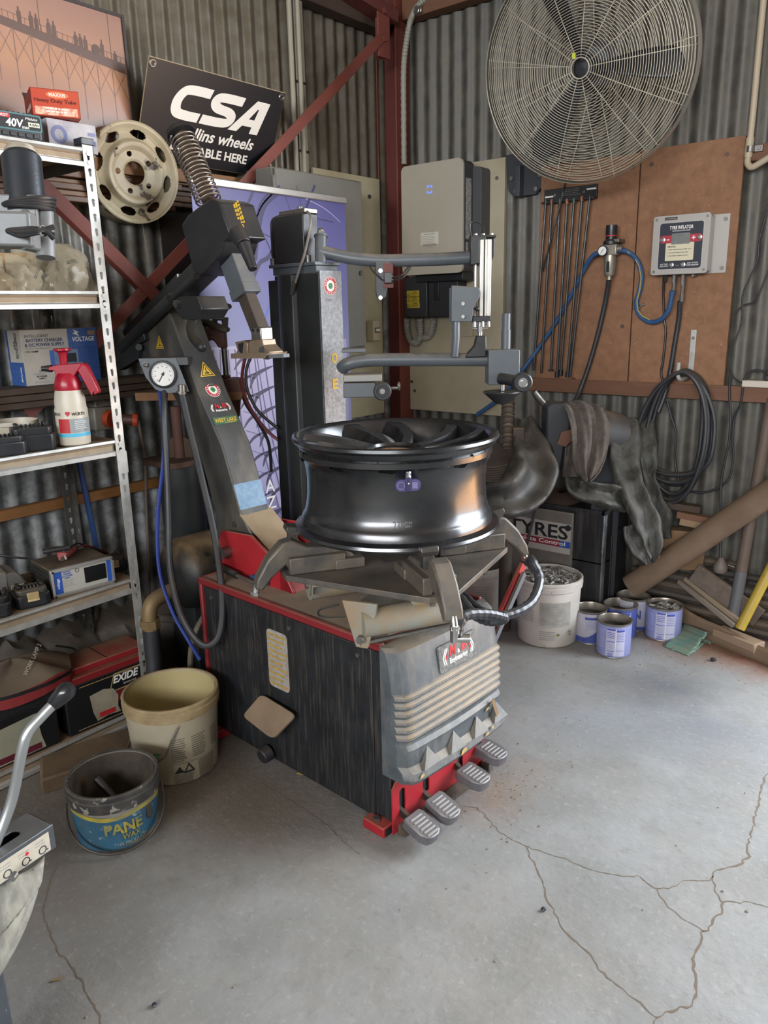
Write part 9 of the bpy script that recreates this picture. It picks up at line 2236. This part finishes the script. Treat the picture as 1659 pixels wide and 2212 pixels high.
lb.grid(lambda u, v: ((cone_r(0.06 + 0.56 * v) + 0.0012) * math.cos(aV - 1.45 + 2.95 * u), (cone_r(0.06 + 0.56 * v) + 0.0012) * math.sin(aV - 1.45 + 2.95 * u), zv * (0.06 + 0.56 * v)), 44, 3)
part('label', lb, BLB, tV, smooth=180)
lb = MB(Bv)
lb.grid(lambda u, v: ((cone_r(0.60 + 0.07 * v) + 0.0016) * math.cos(aV - 1.45 + 2.95 * u), (cone_r(0.60 + 0.07 * v) + 0.0016) * math.sin(aV - 1.45 + 2.95 * u), zv * (0.60 + 0.07 * v) + 0.004 * math.sin(u * 11)), 44, 1)
part('label_band', lb, mat('worn_yellow_band', 'b3a23c', 0.55, col2='8d8458', scale=16, var=1.1, spots='4c483d', spotscale=50, spotcut=0.66), tV, smooth=180)
OLDY = mat('worn_yellow_print', 'a9993f', 0.55, col2='7d7a4c', scale=40, var=1.1)
cyl_text(v0, cone_r(0.42), aV + 0.12, zv * 0.44, 'PANE', (0.105, 0.036), OLDY, tV, lift=0.003, bold=0.03, shear=-0.05)
cyl_text(v0, cone_r(0.28), aV + 0.28, zv * 0.27, 'WAX', (0.05, 0.018), OLDY, tV, lift=0.003, bold=0.02)
cyl_text(v0, cone_r(0.2), aV + 0.25, zv * 0.155, 'THIS PRODUCT', (0.09, 0.010), mat('pale_label_print', '8f9ea0', 0.5), tV, lift=0.003)
gb = MB(Bv)
gb.grid(lambda u, v: ((cone_r(0.45) + 0.004) * math.cos(aV + 0.70 + 0.2 * u), (cone_r(0.45) + 0.004) * math.sin(aV + 0.70 + 0.2 * u), zv * (0.38 + 0.25 * v) + 0.006 * math.sin(u * 9)), 6, 2)
part('grime_patch', gb, mat('grime', '3a352c', 0.8, col2='4f493a', scale=40), tV, smooth=0)
hpts = []
for k_ in range(17):
 th = math.pi * k_ / 16
 a = aV - math.pi / 2 * 1.04 + th * 1.04
 hpts.append(Vector((v0.x, v0.y, 0)) + Vector((math.cos(a), math.sin(a), 0)) * (RV + 0.008 + 0.012 * math.sin(th)) + Vector((0, 0, zv * 0.62 - (zv * 0.62 - 0.022) * math.sin(th) ** 0.75)))
part('wire_handle', MB().tube(hpts, 0.0042, 8), mat('dirty_wire', '4b4640', 0.5, 0.4, spots='a29a8a', spotscale=90, spotcut=0.66), tV)
part('base_ring', MB(Bv).lathe([(RV * 0.882, 0.0), (RV * 0.895, 0.006), (RV * 0.893, 0.02), (RV * 0.885, 0.022)], 48), BKR, tV)
single('black_scraper', MB().cyl(PD(249, 1726, dV_ + 0.03), PD(208, 1681, dV_ + 0.04), 0.011, 0.012, n=14), BLACKP, 'black handled scraper standing inside the short blue bucket', 'tool', (v0.x, v0.y, 0.04), bevel=0.002)
# stone block under the shelving edge
bk0 = PZ(205, 1668, 0.0)
fm = Matrix.Translation((bk0.x - 0.03, bk0.y + 0.04, 0)) @ RZ(74)
single('stone_block', MB(fm).prism([(-0.20, -0.07), (0.17, -0.075), (0.185, 0.06), (0.06, 0.085), (-0.17, 0.075)], 0.0, 0.055), mat('earthy_stone', '6d5a43', 0.9, col2='594836', scale=9, var=1.0, bump=0.6, bscale=40), 'earthy flat stone block on the floor at the shelving foot', 'stone', tuple(fm.to_translation()), bevel=0.008)
# little stones and bolts lying about
def pebble(label, p, r, m_, cat, name, grp=None):
 b = MB(Matrix.Translation(p))
 b.ball((0, 0, r * 0.7), (r * 1.2, r, r * 0.75), 8)
 return single(name, b, m_, label, cat, tuple(p), grp, smooth=40)
PEB = mat('pale_pebble', '8f7f6c', 0.8)
DK = MF @ Vector((0, 0, 0.580))
def deckp(x, y): return PZ(x, y, 0.5805)
pebble('tan hexagonal nut lying on the dusty deck under the front clamp', deckp(867, 1349), 0.011, mat('tan_nut', '8f7d66', 0.7), 'nut', 'loose_nut')
pebble('small round tan stone on the dusty deck beneath the clamp hose', deckp(902, 1332), 0.009, mat('tan_stone', '94806c', 0.7), 'stone', 'small_stone')
pebble('pale pebble on the floor beside the pedals', PZ(993, 1707), 0.007, PEB, 'pebble', 'pebble')
pebble('dark bolt lying on the open concrete', PZ(1174, 1967), 0.006, mat('dark_bolt', '3c3d44', 0.5, .5), 'bolt', 'loose_bolt')
pebble('dark lump near the green roofing on the red dirt', PZ(1541, 1428), 0.011, mat('dark_lump', '262a2e', 0.8), 'lump', 'dark_lump')
pebble('dark bolt on the concrete near the picture foot', PZ(334, 2174), 0.006, bpy.data.materials['dark_bolt'], 'bolt', 'loose_bolt')
single('dry_leaf', MB(Matrix.Translation(PZ(124, 2118)) @ RZ(60)).prism([(-0.014, 0), (-0.005, 0.005), (0.006, 0.004), (0.014, 0.0), (0.005, -0.004), (-0.006, -0.003)], 0.0015, 0.004), mat('dry_leaf', '7d6a4f', 0.8), 'curled dry leaf on the bare concrete', 'leaf', tuple(PZ(124, 2118)), smooth=0)
single('yellow_scrap', MB(Matrix.Translation(PZ(650, 1671)) @ RZ(20)).bx(-0.012, 0.012, -0.006, 0.006, 0.001, 0.003), mat('yellow_scrap', 'b08a2c', 0.7), 'tiny yellow scrap on the floor under the machine flank', 'scrap', tuple(PZ(650, 1671)))
pt_ = [PZ(500, 1215, 0.600), PZ(545, 1240, 0.594)]
t = thing('air_gun', 'black handled tool with blue end lying on the red deck edge', 'tool', tuple(deckp(520, 1235)))
part('handle', MB().cyl(PZ(470, 1222, 0.60), PZ(512, 1243, 0.60), 0.013, 0.012, n=12), BLACKP, t)
part('shank', MB().cyl(PZ(512, 1243, 0.60), PZ(556, 1262, 0.595), 0.007, n=10), STEEL, t)
part('blue_end', MB().cyl(PZ(545, 1246, 0.597), PZ(577, 1260, 0.595), 0.009, n=10), mat('blue_plastic', '27486f', 0.45), t)
# ================================================================ second machine at the near edge: control stand and swing arm
z0_ = 0.55
t = thing('bead_press', 'dusty second machine with lever control box and grey swing arm at the shelving', 'machine', tuple(PZ(20, 2100, 0.0)))
A_, B_, C_, D_ = PZ(0, 1822, z0_), PZ(74, 1748, z0_), PZ(113, 1779, z0_), PZ(17, 1842, z0_)
ex = (C_ - D_).normalized(); ey = Vector((-ex.y, ex.x, 0))      # ex runs along the front, ey points away from the room
fm = Matrix(((ex.x, ey.x, 0, C_.x), (ex.y, ey.y, 0, C_.y), (0, 0, 1, 0), (0, 0, 0, 1)))
Lf = 0.16; wd = 0.072
CTRL = mat('control_box_paint', '3c4045', 0.4, 0.2, col2='4a4d51', scale=14, dust=0.55, dustcol='7d776e', spots='8f8d8a', spotscale=90, spotcut=0.69)
cbx = part('control_box', MB(fm).prism([(-Lf, 0), (0, 0), (0, wd), (-Lf, wd)], z0_ - 0.004, z0_, None, holes=[rrect(0.062, 0.022, 0.010, 4, -0.075, 0.036)]).bx(-Lf, 0, -0.002, 0.002, z0_ - 0.050, z0_).bx(-0.004, 0, 0, wd, z0_ - 0.050, z0_).bx(-Lf, 0, wd - 0.003, wd, z0_ - 0.05, z0_), CTRL, t, bevel=0.003)
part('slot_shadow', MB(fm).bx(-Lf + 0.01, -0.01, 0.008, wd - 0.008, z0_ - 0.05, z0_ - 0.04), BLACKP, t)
st_ = part('lever_chart', MB(fm @ frame((-0.062, -0.0025, z0_ - 0.027), (1, 0, 0), (0, 0, 1))).bx(-0.052, 0.050, -0.019, 0.019, 0, 0.0006), mat('chart_cream', 'b5ad9b', 0.6, col2='a1998a', scale=50), t, smooth=0)
sf_ = fm @ frame((-0.062, -0.0025, z0_ - 0.027), (1, 0, 0), (0, 0, 1)) @ T(0, 0, 0.0006)
for x_ in (-0.036, 0.0, 0.034):
 part('pictogram', MB(sf_).prism(circle(0.008, 18, x_, -0.009), 0, 0.0004, None, holes=[circle(0.0062, 18, x_, -0.009)]).bx(x_ + 0.007, x_ + 0.011, -0.014, -0.012, 0, 0.0004), INK, st_, smooth=0)
 lines(sf_, x_ - 0.012, x_ + 0.012, [0.010, 0.004], 0.0018, 0.4, st_, GREYINK, gaps=0.06)
part('pictogram', MB(sf_).disc(0.0035, 0.0005, T(0.004, 0.004, 0), 12), REDINK, st_, smooth=0)
part('upright_channel', MB(fm).bx(-0.115, -0.048, wd, wd + 0.03, z0_ - 0.20, z0_ + 0.105).bx(-0.115, -0.048, wd + 0.002, wd + 0.075, z0_ + 0.10, z0_ + 0.105), CTRL, t, bevel=0.004)
lv = [Vector(fm @ Vector((-0.115, 0.036, z0_ - 0.03))), PD(22, 1740, depth_of(A_) - 0.0), PD(48, 1620, depth_of(A_) - 0.02), PD(62, 1580, depth_of(A_) - 0.02), PD(92, 1545, depth_of(A_) - 0.01), PD(124, 1512, depth_of(A_))]
part('lever', MB().tube(smooth_path(lv, 8), 0.0095, 14), mat('lever_steel', '9a9c9c', 0.35, 0.7), t)
kb = PD(128, 1508, depth_of(A_)); kt = PD(143, 1490, depth_of(A_))
ls_ = axis_frame(PD(114, 1522, depth_of(A_)), PD(150, 1486, depth_of(A_)))
part('lever_knob', MB(ls_).lathe([(0.0, 0.0), (0.0115, 0.0), (0.013, 0.004), (0.0165, 0.028), (0.016, 0.038), (0.011, 0.046), (0.0, 0.049)], 22), mat('knob_black', '1d1e20', 0.22), t)
APR = mat('dusty_apron', '77766f', 0.8, col2='9d9a8e', scale=7, var=1.2, detail=8, stretch=(6, 6, 2), bump=0.4, bscale=30, spots='5d5b54', spotscale=40, spotcut=0.68)
ap = MB()
def apron(u, v):
 top = fm @ Vector((-0.17 + 0.145 * u, 0.01, z0_ - 0.045))
 rgt = [(95, 1845), (93, 1890), (80, 1930), (58, 1975), (30, 2030), (-10, 2110), (-60, 2212)]
 k = v * 6; i = min(int(k), 5); f = k - i
 x_ = rgt[i][0] + (rgt[i + 1][0] - rgt[i][0]) * f; y_ = rgt[i][1] + (rgt[i + 1][1] - rgt[i][1]) * f
 p = PD(x_ - (1 - u) * 180, y_ + 8 + (1 - u) * (120 - 60 * v), depth_of(A_) + 0.0)
 p.z = max(p.z, 0.004)
 return tuple(p + Vector((0.006 * math.sin(u * 9 + v * 7), 0, 0)))
ap.grid(apron, 16, 24)
part('rubber_apron', ap, APR, t, smooth=60, solid=0.02)
part('stand', MB(fm).bx(-0.40, -0.12, 0.02, 0.22, 0.0, z0_ - 0.05), CTRL, t, bevel=0.005)
for x_, y_ in ((33, 1888),):
 part('apron_bolt', MB(cf(x_, y_, depth_of(A_) - 0.04)).disc(0.006, 0.012, I4, 12), STEEL, t)
# tall post outside the frame carries the swing arm seen over the shelves
DA = 1.36
def cfl(x, y): return cf(x, y, DA)
pole = PD(-620, 500, DA)
part('post', MB().bx(pole.x - 0.05, pole.x + 0.05, pole.y - 0.05, pole.y + 0.05, 0.0, pole.z + 0.10), CTRL, t, bevel=0.006)
GAP = mat('hammered_grey', '6f7070', 0.5, 0.2, col2='626463', scale=30, dust=0.25, dustcol='a29a8c', bump=0.1, bscale=150)
part('swing_arm', MB().bar(PD(-640, 480, DA), PD(86, 500, DA), 0.078, 0.058), GAP, t, bevel=0.005)
part('arm_rib', MB().bar(PD(-640, 447, DA - 0.012), PD(82, 462, DA - 0.012), 0.012, 0.062), GAP, t, bevel=0.003)
part('yellow_mark', MB(cf(4, 488, DA - 0.0305)).prism([(-0.012, -0.024), (0.004, -0.024), (-0.002, 0.02), (-0.012, 0.024)], 0, 0.0008), YELINK, t, smooth=0)
part('sleeve', MB().cyl(PD(58, 462, DA + 0.005), PD(46, 342, DA + 0.005), 0.0335, n=28).cyl(PD(46, 342, DA + 0.005), PD(45, 332, DA + 0.005), 0.0335, 0.027, n=28), mat('black_sleeve', '22262b', 0.35, 0.3, col2='2d3136', scale=20, bump=0.1, bscale=150), t)
part('sleeve_ring', MB().cyl(PD(45.5, 338, DA + 0.005), PD(45, 326, DA + 0.005), 0.0275, n=28).cyl(PD(45, 326, DA + 0.005), PD(44.6, 319, DA + 0.005), 0.024, n=28), mat('dusty_ring', '948b7c', 0.5, .3), t, bevel=0.001)
part('stem', MB().cyl(PD(94, 440, DA + 0.01), PD(99, 557, DA + 0.01), 0.0165, n=22), GAP, t)
part('stem_block', MB().bar(PD(78, 462, DA), PD(84, 545, DA), 0.02, 0.055, (0, 1, 0)), GAP, t, bevel=0.004)
for k_ in range(4):
 c_ = PD(62, 438 + 4 * k_, DA + 0.008)
 part('cable_coil', MB(Matrix.Translation(c_) @ RX(6 - 3 * k_) @ RY(-6 + 3 * k_)).torus(0.044 - 0.001 * k_, 0.0038, T(0, 0, 0), 36, 8), BLACKP, t)
tie = part('cable_bundle', MB().tube(smooth_path([PD(18, 498, DA - 0.05), PD(40, 496, DA - 0.055), PD(70, 494, DA - 0.055), PD(95, 496, DA - 0.04), PD(116, 490, DA - 0.03)], 6), 0.0045, 8).tube(smooth_path([PD(18, 500, DA - 0.05), PD(45, 509, DA - 0.055), PD(75, 503, DA - 0.055), PD(97, 500, DA - 0.04), PD(117, 508, DA - 0.03)], 6), 0.0045, 8).tube(smooth_path([PD(16, 499, DA - 0.047), PD(42, 502, DA - 0.058), PD(72, 499, DA - 0.058), PD(97, 499, DA - 0.045), PD(116, 516, DA - 0.032)], 6), 0.0045, 8), BLACKP, t)
part('cable_tie', MB(cf(92, 499, DA - 0.045)).torus(0.009, 0.002, RY(80), 16, 6), CHROME, tie)
